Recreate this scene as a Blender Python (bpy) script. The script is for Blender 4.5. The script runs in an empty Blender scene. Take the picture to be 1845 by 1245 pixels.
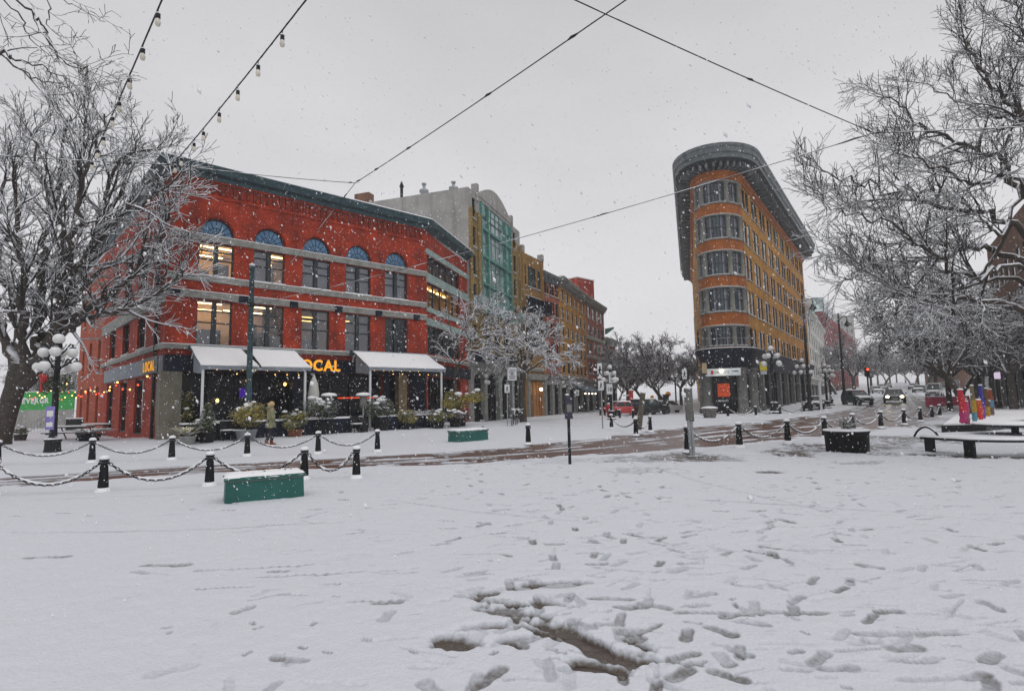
import bpy, math, random
import numpy as np
from mathutils import Vector, Matrix
PI = math.pi
SC = bpy.context.scene
COL = SC.collection
RND = random.Random(7)

# ---------------------------------------------------------------- camera model and site survey
FOC, CX, CY = 1000.0, 922.5, 622.5
PITCH, ROLL = math.atan(0.098), math.radians(-1.15)
EYE = Vector((0, 0, 1.75))
ROT = Matrix.Rotation(PI/2 + PITCH, 3, 'X') @ Matrix.Rotation(ROLL, 3, 'Z')

def ray(px, py): return ROT @ Vector(((px-CX)/FOC, -(py-CY)/FOC, -1))
def at(px, py, d):
    r = ray(px, py); return EYE + r*(d/r.y)
def hump(x, y):
    # the paving climbs a little towards the terrace in front of the red building
    ax, ay, bx, by = -15.57, 24.7, -5.31, 34.3
    ux, uy = bx-ax, by-ay; l2 = ux*ux+uy*uy
    t = np.clip(((x-ax)*ux+(y-ay)*uy)/l2, -.25, 1.1)
    q = np.hypot(x-ax-t*ux, y-ay-t*uy)
    s = np.clip((7.0-q)/4.0, 0, 1)
    st = np.maximum(0, x*.551+y*.835-56.6)             # and the far street climbs gently
    k = np.clip((x/np.maximum(y, 1)-.2)/.15, 0, 1)*(y > 5)
    return .27*s*s*(3-2*s) + .0225*st*st/(st+8)*k*k*(3-2*k)
def gz(x, y): return float(hump(np.float64(x), np.float64(y)))
def gnd(px, py, lift=0.0):
    r = ray(px, py)                                       # first meeting of the sight line with the ground
    if r.z > -1e-4: r.z = -1e-4
    d = np.concatenate([np.arange(1.5, 60, .02), np.geomspace(60, 3000, 4000)])/r.y
    low = EYE.z+d*r.z <= hump(EYE.x+d*r.x, EYE.y+d*r.y)+lift
    return EYE + r*float(d[int(np.argmax(low))] if low.any() else d[-1])
def col(px, d, py=None):
    # the ground under column px at depth d
    if py is not None:
        p = at(px, py, d); return Vector((p.x, p.y, 0))
    a, b = ray(px, 600), ray(px, 800)
    f = lambda y: EYE.z + (a.z+(b.z-a.z)*(y-600)/200)*d/(a.y+(b.y-a.y)*(y-600)/200)
    lo, hi = 650., 1500.
    for _ in range(50):
        m = (lo+hi)/2
        if f(m) > 0: lo = m
        else: hi = m
    p = at(px, lo, d); return Vector((p.x, p.y, 0))
def on_wall(px, py, A, B):
    u = Vector((B.x-A.x, B.y-A.y)).normalized(); r = ray(px, py)
    det = r.x*-u.y + u.x*r.y
    t = (A.x*-u.y + u.x*A.y)/det; s = (r.x*A.y - r.y*A.x)/det
    return -s if False else ((EYE.x+t*r.x-A.x)*u.x+(EYE.y+t*r.y-A.y)*u.y), EYE.z+t*r.z

# ---------------------------------------------------------------- materials
def mat(name, colr, rough=.75, var=.18, scale=2.0, bump=0.0, bscale=25.0, metal=0.0, snow=None, col2=None,
        brick=None, emit=None, spec=.5, rnd=0.0, streak=0.0):
    m = bpy.data.materials.new(name); m.use_nodes = True
    nt = m.node_tree; N = nt.nodes; Lk = nt.links.new
    b = N['Principled BSDF']; b.inputs['Roughness'].default_value = rough; b.inputs['Metallic'].default_value = metal
    b.inputs['Specular IOR Level'].default_value = spec
    if emit:
        b.inputs['Base Color'].default_value = (*colr, 1)
        b.inputs['Emission Color'].default_value = (*colr, 1); b.inputs['Emission Strength'].default_value = emit
        return m
    tc = N.new('ShaderNodeTexCoord'); geo = N.new('ShaderNodeNewGeometry')
    nz = N.new('ShaderNodeTexNoise'); nz.inputs['Scale'].default_value = scale; nz.inputs['Detail'].default_value = 6
    nz.inputs['Roughness'].default_value = .65
    Lk(geo.outputs['Position'], nz.inputs['Vector'])
    mix = N.new('ShaderNodeMix'); mix.data_type = 'RGBA'
    c2 = col2 or tuple(min(1, c*(1+var)) for c in colr); c1 = colr if col2 else tuple(c*(1-var) for c in colr)
    ramp = N.new('ShaderNodeMapRange'); ramp.inputs['From Min'].default_value = .32; ramp.inputs['From Max'].default_value = .68
    Lk(nz.outputs['Fac'], ramp.inputs['Value']); Lk(ramp.outputs['Result'], mix.inputs['Factor'])
    mix.inputs['A'].default_value = (*c1, 1); mix.inputs['B'].default_value = (*c2, 1)
    out = mix.outputs['Result']; hgt = None
    if brick:
        uv = N.new('ShaderNodeUVMap'); bt = N.new('ShaderNodeTexBrick')
        bt.inputs['Scale'].default_value = 1; bt.inputs['Brick Width'].default_value = brick[0]; bt.inputs['Row Height'].default_value = brick[1]
        bt.inputs['Mortar Size'].default_value = brick[2]; bt.inputs['Mortar Smooth'].default_value = .3
        bt.inputs['Color1'].default_value = (1, 1, 1, 1); bt.inputs['Color2'].default_value = (.62, .58, .55, 1)
        bt.inputs['Mortar'].default_value = (*brick[3], 1)
        Lk(uv.outputs['UV'], bt.inputs['Vector'])
        mm = N.new('ShaderNodeMix'); mm.data_type = 'RGBA'; mm.blend_type = 'MULTIPLY'; mm.inputs['Factor'].default_value = 1
        Lk(out, mm.inputs['A']); Lk(bt.outputs['Color'], mm.inputs['B']); out = mm.outputs['Result']; hgt = bt.outputs['Fac']
    if streak:
        # weathering streaks that run down the wall
        sp = N.new('ShaderNodeVectorMath'); sp.operation = 'MULTIPLY'; sp.inputs[1].default_value = (2.2, 2.2, .16)
        Lk(geo.outputs['Position'], sp.inputs[0]); n3 = N.new('ShaderNodeTexNoise'); n3.inputs['Scale'].default_value = 1.0; n3.inputs['Detail'].default_value = 5
        Lk(sp.outputs[0], n3.inputs['Vector'])
        r3 = N.new('ShaderNodeMapRange'); r3.inputs['From Min'].default_value = .5; r3.inputs['From Max'].default_value = .8
        r3.inputs['To Min'].default_value = 0; r3.inputs['To Max'].default_value = streak
        Lk(n3.outputs['Fac'], r3.inputs['Value'])
        mm = N.new('ShaderNodeMix'); mm.data_type = 'RGBA'; Lk(r3.outputs['Result'], mm.inputs['Factor']); Lk(out, mm.inputs['A'])
        mm.inputs['B'].default_value = (colr[0]*.3, colr[1]*.3+.004, colr[2]*.3+.004, 1); out = mm.outputs['Result']
    if rnd:
        oi = N.new('ShaderNodeObjectInfo'); mr = N.new('ShaderNodeMapRange'); mr.inputs['To Min'].default_value = 1-rnd; mr.inputs['To Max'].default_value = 1+rnd
        Lk(oi.outputs['Random'], mr.inputs['Value']); vm = N.new('ShaderNodeVectorMath'); vm.operation = 'SCALE'
        Lk(out, vm.inputs[0]); Lk(mr.outputs['Result'], vm.inputs['Scale']); out = vm.outputs[0]
    if snow is not None:
        sx = N.new('ShaderNodeSeparateXYZ'); Lk(geo.outputs['Normal'], sx.inputs[0])
        n2 = N.new('ShaderNodeTexNoise'); n2.inputs['Scale'].default_value = 6; n2.inputs['Detail'].default_value = 3
        Lk(geo.outputs['Position'], n2.inputs['Vector'])
        ad = N.new('ShaderNodeMath'); ad.operation = 'MULTIPLY_ADD'; ad.inputs[1].default_value = .5; Lk(n2.outputs['Fac'], ad.inputs[0]); Lk(sx.outputs['Z'], ad.inputs[2])
        mr = N.new('ShaderNodeMapRange'); mr.inputs['From Min'].default_value = snow+.2; mr.inputs['From Max'].default_value = snow+.36; mr.clamp = True
        Lk(ad.outputs[0], mr.inputs['Value'])
        mm = N.new('ShaderNodeMix'); mm.data_type = 'RGBA'; Lk(mr.outputs['Result'], mm.inputs['Factor']); Lk(out, mm.inputs['A'])
        mm.inputs['B'].default_value = (.8, .82, .86, 1); out = mm.outputs['Result']
    Lk(out, b.inputs['Base Color'])
    if bump or hgt:
        bp = N.new('ShaderNodeBump'); bp.inputs['Strength'].default_value = bump or .4; bp.inputs['Distance'].default_value = .02
        if hgt: bp.invert = True; Lk(hgt, bp.inputs['Height'])
        else:
            n2 = N.new('ShaderNodeTexNoise'); n2.inputs['Scale'].default_value = bscale; n2.inputs['Detail'].default_value = 5
            Lk(geo.outputs['Position'], n2.inputs['Vector']); Lk(n2.outputs['Fac'], bp.inputs['Height'])
        Lk(bp.outputs['Normal'], b.inputs['Normal'])
    return m

def clear_glass(name, refl, tint):
    m = bpy.data.materials.new(name); m.use_nodes = True; nt = m.node_tree; N = nt.nodes; N.clear()
    o = N.new('ShaderNodeOutputMaterial'); mx = N.new('ShaderNodeMixShader'); t = N.new('ShaderNodeBsdfTransparent'); g = N.new('ShaderNodeBsdfGlossy')
    t.inputs[0].default_value = (*tint, 1); g.inputs['Roughness'].default_value = .03; g.inputs[0].default_value = (.9, .93, 1, 1)
    fr = N.new('ShaderNodeFresnel'); fr.inputs['IOR'].default_value = 1.5
    ma = N.new('ShaderNodeMath'); ma.operation = 'ADD'; ma.inputs[1].default_value = refl; ma.use_clamp = True
    nt.links.new(fr.outputs[0], ma.inputs[0]); nt.links.new(ma.outputs[0], mx.inputs[0])
    nt.links.new(t.outputs[0], mx.inputs[1]); nt.links.new(g.outputs[0], mx.inputs[2]); nt.links.new(mx.outputs[0], o.inputs[0])
    return m

M = {}
def defmats():
    B = lambda c: (.215, .075, .012, c)
    M['red_brick'] = mat('red_brick', (.22, .017, .004), .85, col2=(.57, .055, .009), scale=1.0, brick=B((.75, .66, .6)), streak=.7)
    M['orange_brick'] = mat('orange_brick', (.34, .05, .012), .85, col2=(.52, .088, .02), scale=1.2, brick=B((.8, .75, .7)), streak=.4)
    M['dark_brick'] = mat('dark_brick', (.22, .03, .013), .85, var=.35, scale=3, brick=B((.7, .6, .6)))
    M['ochre_brick'] = mat('ochre_brick', (.40, .175, .013), .85, col2=(.66, .315, .024), scale=.8, brick=B((.8, .75, .65)), streak=.75)
    M['row_ochre'] = mat('row_ochre', (.46, .22, .025), .85, col2=(.70, .37, .05), scale=.8, brick=B((.8, .75, .65)), streak=.55)
    M['terracotta'] = mat('terracotta', (.25, .064, .005), .8, col2=(.42, .118, .009), scale=1.0, streak=.55)
    M['olive_brick'] = mat('olive_brick', (.24, .17, .055), .85, col2=(.36, .25, .085), scale=.8, brick=B((.8, .75, .65)), streak=.65)
    M['tan_brick'] = mat('tan_brick', (.29, .165, .045), .85, col2=(.42, .25, .08), scale=.8, brick=B((.8, .75, .65)), streak=.6)
    M['pink_brick'] = mat('pink_brick', (.38, .12, .085), .85, col2=(.46, .155, .11), scale=.8, brick=B((.8, .75, .7)), streak=.5)
    M['brown_brick'] = mat('brown_brick', (.17, .09, .05), .85, col2=(.24, .12, .07), scale=.8, brick=B((.8, .75, .7)), streak=.4)
    M['stone'] = mat('stone', (.17, .175, .16), .85, col2=(.31, .315, .29), scale=2.5, bump=.3, snow=.75, streak=.35)
    M['concrete'] = mat('concrete', (.27, .265, .25), .9, col2=(.38, .37, .35), scale=.6, snow=.8, streak=.55)
    M['pale_render'] = mat('pale_render', (.52, .52, .48), .9, col2=(.62, .62, .58), scale=.6, streak=.45)
    M['verdigris'] = mat('verdigris', (.22, .31, .29), .6, col2=(.32, .42, .39), scale=2.2, streak=.3)
    M['dark_teal'] = mat('dark_teal', (.02, .055, .065), .5, var=.4, scale=3, snow=.72)
    M['teal_frame'] = mat('teal_frame', (.08, .24, .2), .5, var=.3, scale=1.5, streak=.4)
    M['frame_dark'] = mat('frame_dark', (.012, .022, .028), .45, var=.3)
    M['frame_grey'] = mat('frame_grey', (.17, .17, .15), .6, var=.2)
    M['navy'] = mat('navy', (.006, .009, .021), .55, var=.4, scale=1.5, spec=.2)
    M['glass_shop'] = mat('glass_shop', (.006, .007, .009), .1, var=.5, scale=.7, spec=.16)
    M['twig_dark'] = mat('twig_dark', (.032, .027, .024), .9, var=.4, scale=3, snow=.52)
    M['cornice_grey'] = mat('cornice_grey', (.085, .10, .105), .7, col2=(.165, .185, .19), scale=1.6, streak=.6, snow=.7)
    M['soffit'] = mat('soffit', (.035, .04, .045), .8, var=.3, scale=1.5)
    M['black_iron'] = mat('black_iron', (.009, .010, .012), .45, var=.4, scale=12, snow=.72, bump=.1, spec=.3)
    M['black_paint'] = mat('black_paint', (.010, .011, .013), .45, var=.3, scale=6, spec=.25)
    M['grey_metal'] = mat('grey_metal', (.30, .32, .33), .5, var=.25, scale=5, metal=.4, snow=.8)
    M['teal_paint'] = mat('teal_paint', (.004, .080, .068), .5, col2=(.008, .115, .095), scale=2.5, bump=.08)
    M['white_metal'] = mat('white_metal', (.62, .64, .66), .5, var=.1, snow=.8)
    M['awning_grey'] = mat('awning_grey', (.22, .25, .28), .8, var=.15)
    M['snow'] = mat('snow', (.82, .83, .855), .65, col2=(.88, .885, .90), scale=6, bump=.35, bscale=35, spec=.3)
    M['bark'] = mat('bark', (.035, .028, .022), .9, col2=(.075, .06, .048), scale=6, bump=.8, bscale=18, snow=.42)
    M['twig'] = mat('twig', (.020, .016, .013), .9, var=.4, scale=3, snow=.02)
    M['twig_bare'] = mat('twig_bare', (.034, .028, .024), .9, var=.4, scale=3, snow=.26)
    M['glass_dark'] = mat('glass_dark', (.012, .016, .02), .06, var=.5, scale=.7, spec=.5)
    M['glass_sky'] = mat('glass_sky', (.035, .055, .065), .08, var=.6, scale=.6, spec=.6)
    M['glass_pale'] = mat('glass_pale', (.30, .38, .39), .12, var=.5, scale=.9, spec=.6)
    M['glass_blue'] = mat('glass_blue', (.05, .15, .30), .12, col2=(.13, .28, .44), scale=1.6, spec=.5)
    M['glass_clear'] = clear_glass('glass_clear', .09, (.86, .9, .9))
    M['blind'] = mat('blind', (.22, .20, .235), .9, var=.12)
    M['room'] = mat('room', (.62, .46, .27), .9, var=.1)
    M['room_dark'] = mat('room_dark', (.06, .055, .05), .9, var=.2)
    M['lamp_warm'] = mat('lamp_warm', (1, .62, .24), emit=9)
    M['lamp_white'] = mat('lamp_white', (1, .88, .66), emit=5)
    M['bulb_warm'] = mat('bulb_warm', (1, .55, .15), emit=4)
    M['bulb_red'] = mat('bulb_red', (1, .08, .03), emit=2.5)
    M['head_light'] = mat('head_light', (1, .78, .4), emit=14)
    M['globe'] = mat('globe', (.72, .72, .70), .3, var=.04, snow=.55)
    M['sign_yellow'] = mat('sign_yellow', (1, .42, .02), emit=.55)
    M['pier_stone'] = mat('pier_stone', (.10, .10, .095), .85, col2=(.20, .20, .185), scale=2, streak=.5, bump=.3)
    M['corner_pillar'] = mat('corner_pillar', (.13, .115, .085), .8, col2=(.22, .20, .16), scale=1.5, streak=.4)
    M['wood'] = mat('wood', (.30, .13, .035), .6, col2=(.42, .19, .05), scale=4)
    M['tree_tan'] = mat('pillar_tan', (.28, .21, .12), .8, var=.3, scale=4)
defmats()

# ---------------------------------------------------------------- mesh building
class MB:
    def __init__(s): s.v = []; s.f = []; s.m = []; s.s = []
    def add(s, vs, fs, m=0, smooth=False, X=None):
        o = len(s.v)
        s.v += [tuple(X @ Vector(v)) for v in vs] if X is not None else [tuple(v) for v in vs]
        for f in fs: s.f.append([o+i for i in f]); s.m.append(m); s.s.append(smooth)
    def box(s, x0, x1, y0, y1, z0, z1, m=0, X=None):
        s.add([(x0,y0,z0),(x1,y0,z0),(x1,y1,z0),(x0,y1,z0),(x0,y0,z1),(x1,y0,z1),(x1,y1,z1),(x0,y1,z1)],
              [(3,2,1,0),(4,5,6,7),(0,1,5,4),(1,2,6,5),(2,3,7,6),(3,0,4,7)], m, False, X)
    def cyl(s, p0, p1, r0, r1=None, n=8, m=0, smooth=True, X=None):
        s.tube([p0, p1], [r0, r0 if r1 is None else r1], n, m, smooth, True, X)
    def tube(s, pts, r, n=8, m=0, smooth=True, caps=True, X=None):
        pts = [Vector(p) for p in pts]; k = len(pts)
        rs = r if isinstance(r, (list, tuple)) else [r]*k
        t = (pts[1]-pts[0]).normalized(); a = Vector((0,0,1)) if abs(t.z) < .9 else Vector((1,0,0))
        nx = t.cross(a).normalized(); vs = []; fs = []
        for i, p in enumerate(pts):
            t = (pts[min(i+1,k-1)]-pts[max(i-1,0)]).normalized()
            nx = (nx - t*nx.dot(t)).normalized(); ny = t.cross(nx)
            vs += [p + (nx*math.cos(2*PI*j/n)+ny*math.sin(2*PI*j/n))*rs[i] for j in range(n)]
        for i in range(k-1):
            fs += [(i*n+j, i*n+(j+1)%n, (i+1)*n+(j+1)%n, (i+1)*n+j) for j in range(n)]
        s.add(vs, fs, m, smooth, X)
        if caps:
            s.add(vs[:n], [tuple(range(n))[::-1]], m, False, X); s.add(vs[-n:], [tuple(range(n))], m, False, X)
    def lathe(s, prof, n=16, m=0, smooth=True, o=(0,0,0), X=None, a0=0.0):
        vs = []; fs = []
        for r, z in prof: vs += [(o[0]+r*math.cos(a0+2*PI*j/n), o[1]+r*math.sin(a0+2*PI*j/n), o[2]+z) for j in range(n)]
        for i in range(len(prof)-1): fs += [(i*n+j, i*n+(j+1)%n, (i+1)*n+(j+1)%n, (i+1)*n+j) for j in range(n)]
        s.add(vs, fs, m, smooth, X)
        if prof[0][0] > 1e-4: s.add(vs[:n], [tuple(range(n))[::-1]], m, False, X)
        if prof[-1][0] > 1e-4: s.add(vs[-n:], [tuple(range(n))], m, False, X)
    def ball(s, c, r, n=12, k=8, m=0, sz=1.0, X=None):
        pr = [(max(1e-5, r*math.sin(PI*i/k)), -r*sz*math.cos(PI*i/k)) for i in range(k+1)]
        s.lathe(pr, n, m, True, c, X)
    def prism(s, poly, z0, z1, m=0, mt=None, X=None):
        n = len(poly)
        s.add([(x,y,z0) for x,y in poly]+[(x,y,z1) for x,y in poly], [(i,(i+1)%n,n+(i+1)%n,n+i) for i in range(n)], m, False, X)
        s.add([(x,y,z1) for x,y in poly], [tuple(range(n))], m if mt is None else mt, False, X)
        s.add([(x,y,z0) for x,y in poly], [tuple(range(n))[::-1]], m, False, X)
    def mesh(s, name, mats):
        me = bpy.data.meshes.new(name); me.from_pydata(s.v, [], s.f)
        me.polygons.foreach_set('material_index', s.m); me.polygons.foreach_set('use_smooth', s.s)
        for k in mats: me.materials.append(M[k] if isinstance(k, str) else k)
        uv = me.uv_layers.new(name='UVMap'); dat = np.zeros(2*len(me.loops), np.float32); vs = s.v
        for p in me.polygons:
            n = p.normal
            if abs(n.z) > .7: e = (1,0); g = (0,1); flat = True
            else:
                l = math.hypot(n.x, n.y) or 1; e = (-n.y/l, n.x/l); flat = False
            for li in p.loop_indices:
                v = vs[me.loops[li].vertex_index]
                if flat: dat[2*li] = v[0]; dat[2*li+1] = v[1]
                else: dat[2*li] = v[0]*e[0]+v[1]*e[1]; dat[2*li+1] = v[2]
        uv.data.foreach_set('uv', dat); me.update()
        return me
    def build(s, name, mats, parent=None, loc=None, bevel=0):
        if not isinstance(mats, (list, tuple)): mats = [mats]
        return link(name, s.mesh(name, mats), parent, loc, bevel)

def link(name, me, parent=None, loc=None, bevel=0):
    o = bpy.data.objects.new(name, me); COL.objects.link(o)
    if parent is not None: o.parent = parent
    if loc is not None: o.location = loc
    if bevel:
        b = o.modifiers.new('bevel', 'BEVEL'); b.width = bevel; b.segments = 2; b.limit_method = 'ANGLE'; b.angle_limit = math.radians(40)
    return o
def thing(name, label, cat, loc=(0,0,0), rz=0.0, group=None):
    o = bpy.data.objects.new(name, None); COL.objects.link(o); o.empty_display_size = .3
    o.location = loc; o.rotation_euler = (0,0,rz); tag(o, label, cat, group); return o
def tag(o, label=None, cat=None, group=None, kind=None):
    if label: o['label'] = label
    if cat: o['category'] = cat
    if group: o['group'] = group
    if kind: o['kind'] = kind
    return o
def clone(root, loc, rz=0.0, label=None, group=None, scale=None):
    r = root.copy(); COL.objects.link(r); r.location = loc; r.rotation_euler = (0,0,rz)
    if label: r['label'] = label
    if group: r['group'] = group
    if scale: r.scale = (scale,)*3
    for ch in list(root.children):
        c = ch.copy(); COL.objects.link(c); c.parent = r
        for g in ch.children:
            d = g.copy(); COL.objects.link(d); d.parent = c
    return r
def np_mesh(name, V, Q, mats, smooth=False, attr=None):
    me = bpy.data.meshes.new(name); nv, nf = len(V), len(Q); k = Q.shape[1]
    me.vertices.add(nv); me.vertices.foreach_set('co', np.ascontiguousarray(V, np.float32).ravel())
    me.loops.add(nf*k); me.loops.foreach_set('vertex_index', np.ascontiguousarray(Q, np.int32).ravel())
    me.polygons.add(nf); me.polygons.foreach_set('loop_start', np.arange(0, nf*k, k, dtype=np.int32))
    me.polygons.foreach_set('loop_total', np.full(nf, k, np.int32))
    if smooth: me.polygons.foreach_set('use_smooth', np.ones(nf, bool))
    for kx in mats: me.materials.append(M[kx] if isinstance(kx, str) else kx)
    if attr:
        for an, av in attr.items():
            a = me.attributes.new(an, 'FLOAT', 'POINT'); a.data.foreach_set('value', np.ascontiguousarray(av, np.float32))
    me.update(calc_edges=True)
    return me
def text_mesh(body, size, extrude, mt, bold=0.0, sx=1.0, align='LEFT'):
    cu = bpy.data.curves.new('lettering', 'FONT'); cu.body = body; cu.size = size; cu.extrude = extrude; cu.offset = bold; cu.align_x = align
    cu.resolution_u = 3
    o = bpy.data.objects.new('lettering', cu); COL.objects.link(o)
    dg = bpy.context.evaluated_depsgraph_get(); me = bpy.data.meshes.new_from_object(o.evaluated_get(dg))
    bpy.data.objects.remove(o); me.materials.clear(); me.materials.append(M[mt])
    me.transform(Matrix.Diagonal((sx,1,1,1)) ); me.transform(Matrix.Rotation(PI/2, 4, 'X'))
    return me      # reads along +x, stands along z, faces -y
def frame(A, B, ori=None):
    # x along the wall from A to B, y into the building, z up, relative to ori
    u = Vector((B.x-A.x, B.y-A.y, 0)).normalized(); v = Vector((-u.y, u.x, 0))
    o = Vector((A.x, A.y, 0)) - (Vector((ori.x, ori.y, 0)) if ori is not None else Vector((0,0,0)))
    return Matrix(((u.x,v.x,0,o.x),(u.y,v.y,0,o.y),(0,0,1,o.z),(0,0,0,1)))
def dist(A, B): return math.hypot(B.x-A.x, B.y-A.y)
def T(x, y, z): return Matrix.Translation((x,y,z))
def wall(mb, X, L, z0, z1, ops, m=0, rev=.25, mr=None, x0=0.0):
    # a wall face with real openings (a, b, c, d[, arch rise]) and reveals
    mr = m if mr is None else mr
    us = sorted({x0, L, *[o[0] for o in ops], *[o[1] for o in ops]})
    zs = sorted({z0, z1, *[o[2] for o in ops], *[o[3] for o in ops], *[o[3]+o[4] for o in ops if len(o) > 4]})
    for i in range(len(us)-1):
        for j in range(len(zs)-1):
            a, b, c, d = us[i], us[i+1], zs[j], zs[j+1]
            if b-a < 1e-5 or d-c < 1e-5: continue
            cu, cz = (a+b)/2, (c+d)/2
            if any(o[0] < cu < o[1] and o[2] < cz < o[3]+(o[4] if len(o) > 4 else 0) for o in ops): continue
            mb.add([(a,0,c),(b,0,c),(b,0,d),(a,0,d)], [(0,1,2,3)], m, False, X)
    for o in ops:
        a, b, c, d = o[:4]
        pts = [(a,c),(b,c),(b,d)]
        if len(o) > 4:
            h = o[4]; k = 14; cm = (a+b)/2; w = (b-a)/2
            arc = [(cm+w*math.cos(PI*i/k), d+h*math.sin(PI*i/k)) for i in range(k+1)]
            pts += arc[1:-1]
            for i in range(k):
                p, q = arc[i], arc[i+1]; cr = (b, d+h) if i < k/2 else (a, d+h)
                mb.add([(cr[0],0,cr[1]),(q[0],0,q[1]),(p[0],0,p[1])], [(0,1,2)], m, False, X)
        pts.append((a,d)); n = len(pts)
        for i in range(n):
            p, q = pts[i], pts[(i+1)%n]
            mb.add([(p[0],0,p[1]),(p[0],rev,p[1]),(q[0],rev,q[1]),(q[0],0,q[1])], [(0,1,2,3)], mr, False, X)
_WM = {}
def window(root, X, w, h, style='sash', fm='frame_dark', gm='glass_dark', sill='stone', name='window', dep=.16, arch=None):
    # a window: frame with sill (part) and its pane (sub-part); X puts its lower left corner on the wall face
    key = (round(w,2), round(h,2), style, fm, gm, sill, dep, arch)
    if key not in _WM:
        mb = MB(); t = .06 if w > .8 else .045; y0, y1 = dep-.05, dep+.03
        mb.box(0, t, y0, y1, 0, h); mb.box(w-t, w, y0, y1, 0, h)
        mb.box(t, w-t, y0, y1, 0, t)
        if not arch: mb.box(t, w-t, y0, y1, h-t, h)
        if style in ('sash', 'pair'): mb.box(t, w-t, y0+.01, y1, h*.5-.03, h*.5+.03)
        if style in ('pair', 'twin'):
            mb.box(w/2-.10, w/2+.10, y0-.03, y1, t, h-t)
            mb.box(t, w/2-.10, y0+.005, y1-.01, h*.76-.035, h*.76+.035); mb.box(w/2+.10, w-t, y0+.005, y1-.01, h*.76-.035, h*.76+.035)
        if style == 'grid':
            for k in range(1, 5): mb.box(w*k/5-.05, w*k/5+.05, y0, y1, t, h-t)
            for k in range(5): mb.box(w*k/5+.05 if k else t, w*(k+1)/5-.05 if k < 4 else w-t, y0+.01, y1-.01, h*.62-.03, h*.62+.03)
        if style == 'bay':
            for k in range(1, 4): mb.box(w*k/4-.04, w*k/4+.04, y0, y1, t, h-t)
            for k in range(4): mb.box(w*k/4+.04 if k else t, w*(k+1)/4-.04 if k < 3 else w-t, y0+.01, y1-.01, h*.72-.03, h*.72+.03)
        if arch:
            k = 16; c = w/2
            pts = [(c+(w/2-.03)*math.cos(PI*i/k), dep, h+(arch-.03)*math.sin(PI*i/k)) for i in range(k+1)]
            mb.tube(pts, .045, 4); 
            for q in range(1, 8):
                a = PI*q/8; mb.cyl((c,dep,h), (c+(w/2-.05)*math.cos(a), dep, h+(arch-.05)*math.sin(a)), .014, n=4)
            mb.tube([(c+w*.26*math.cos(PI*i/k), dep, h+arch*.5*math.sin(PI*i/k)) for i in range(k+1)], .014, 4)
        mats = [fm]
        if sill:
            mats += [sill, 'snow']; mb.box(-.06, w+.06, -.07, dep-.055, -.12, -.003, 1); mb.box(-.05, w+.05, -.06, dep-.06, 0, .035, 2)
        g = MB()
        if arch:
            k = 16; pts = [(w/2+(w/2)*math.cos(PI*i/k), dep+.012, h+arch*math.sin(PI*i/k)) for i in range(k+1)]
            g.add(pts, [tuple(range(k+1))])
        else: g.add([(.01,dep+.012,.01),(w-.01,dep+.012,.01),(w-.01,dep+.012,h-.01),(.01,dep+.012,h-.01)], [(0,1,2,3)])
        _WM[key] = (mb.mesh(name, mats), g.mesh('pane', [gm]))
    a, b = _WM[key]
    o = link(name, a, root); o.matrix_basis = X
    p = link('pane', b, o)
    return o
def sweep(mb, path, prof, m=0, closed=False, X=None):
    # a moulding: profile of (out, z) carried along a plan polyline, mitred; outward is the right of travel
    n = len(path); vs = []; fs = []; k = len(prof)
    for i in range(n):
        p = Vector(path[i]); a = Vector(path[i-1]) if (i or closed) else None; b = Vector(path[(i+1)%n]) if (i < n-1 or closed) else None
        d1 = (p-a).normalized() if a is not None else (b-p).normalized(); d2 = (b-p).normalized() if b is not None else d1
        n1 = Vector((d1.y,-d1.x)); n2 = Vector((d2.y,-d2.x)); w = (n1+n2); w = w/max(.3, (1+n1.dot(n2)))
        vs += [(p.x+w.x*o, p.y+w.y*o, z) for o, z in prof]
    e = n if closed else n-1
    for i in range(e):
        for j in range(k-1): fs.append((i*k+j, ((i+1)%n)*k+j, ((i+1)%n)*k+j+1, i*k+j+1))
    mb.add(vs, fs, m, False, X)
    if not closed: mb.add(vs[:k], [tuple(range(k))], m, False, X); mb.add(vs[-k:], [tuple(range(k))[::-1]], m, False, X)
# ---------------------------------------------------------------- camera, sky, sun
cd = bpy.data.cameras.new('camera'); cam = bpy.data.objects.new('camera', cd); COL.objects.link(cam)
cam.matrix_world = Matrix.Translation(EYE) @ ROT.to_4x4()
cd.sensor_width = 36; cd.lens = 36*FOC/1845; cd.clip_end = 3000; cd.clip_start = .05
SC.camera = cam
SUN_EL, SUN_AZ = math.radians(66), math.radians(150)      # azimuth measured from +Y clockwise; behind and to the right
w = bpy.data.worlds.new('World'); SC.world = w; w.use_nodes = True
nt = w.node_tree; N = nt.nodes; bg = N['Background']
sky = N.new('ShaderNodeTexSky'); sky.sky_type = 'NISHITA'; sky.sun_disc = False; sky.sun_elevation = SUN_EL; sky.sun_rotation = SUN_AZ
sky.dust_density = 4; sky.air_density = 1; sky.ozone_density = 1
hs = N.new('ShaderNodeHueSaturation'); hs.inputs['Saturation'].default_value = .12; hs.inputs['Value'].default_value = 1.0
nt.links.new(sky.outputs[0], hs.inputs['Color'])
tc = N.new('ShaderNodeTexCoord'); mp = N.new('ShaderNodeMapping'); mp.inputs['Scale'].default_value = (1, 1, 2.5)
nt.links.new(tc.outputs['Generated'], mp.inputs[0])
nz = N.new('ShaderNodeTexNoise'); nz.inputs['Scale'].default_value = 1.6; nz.inputs['Detail'].default_value = 4; nt.links.new(mp.outputs[0], nz.inputs['Vector'])
cl = N.new('ShaderNodeMix'); cl.data_type = 'RGBA'; cl.inputs['A'].default_value = (5.7, 5.65, 5.95, 1); cl.inputs['B'].default_value = (9.0, 8.95, 9.15, 1)
nt.links.new(nz.outputs['Fac'], cl.inputs['Factor'])
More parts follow.
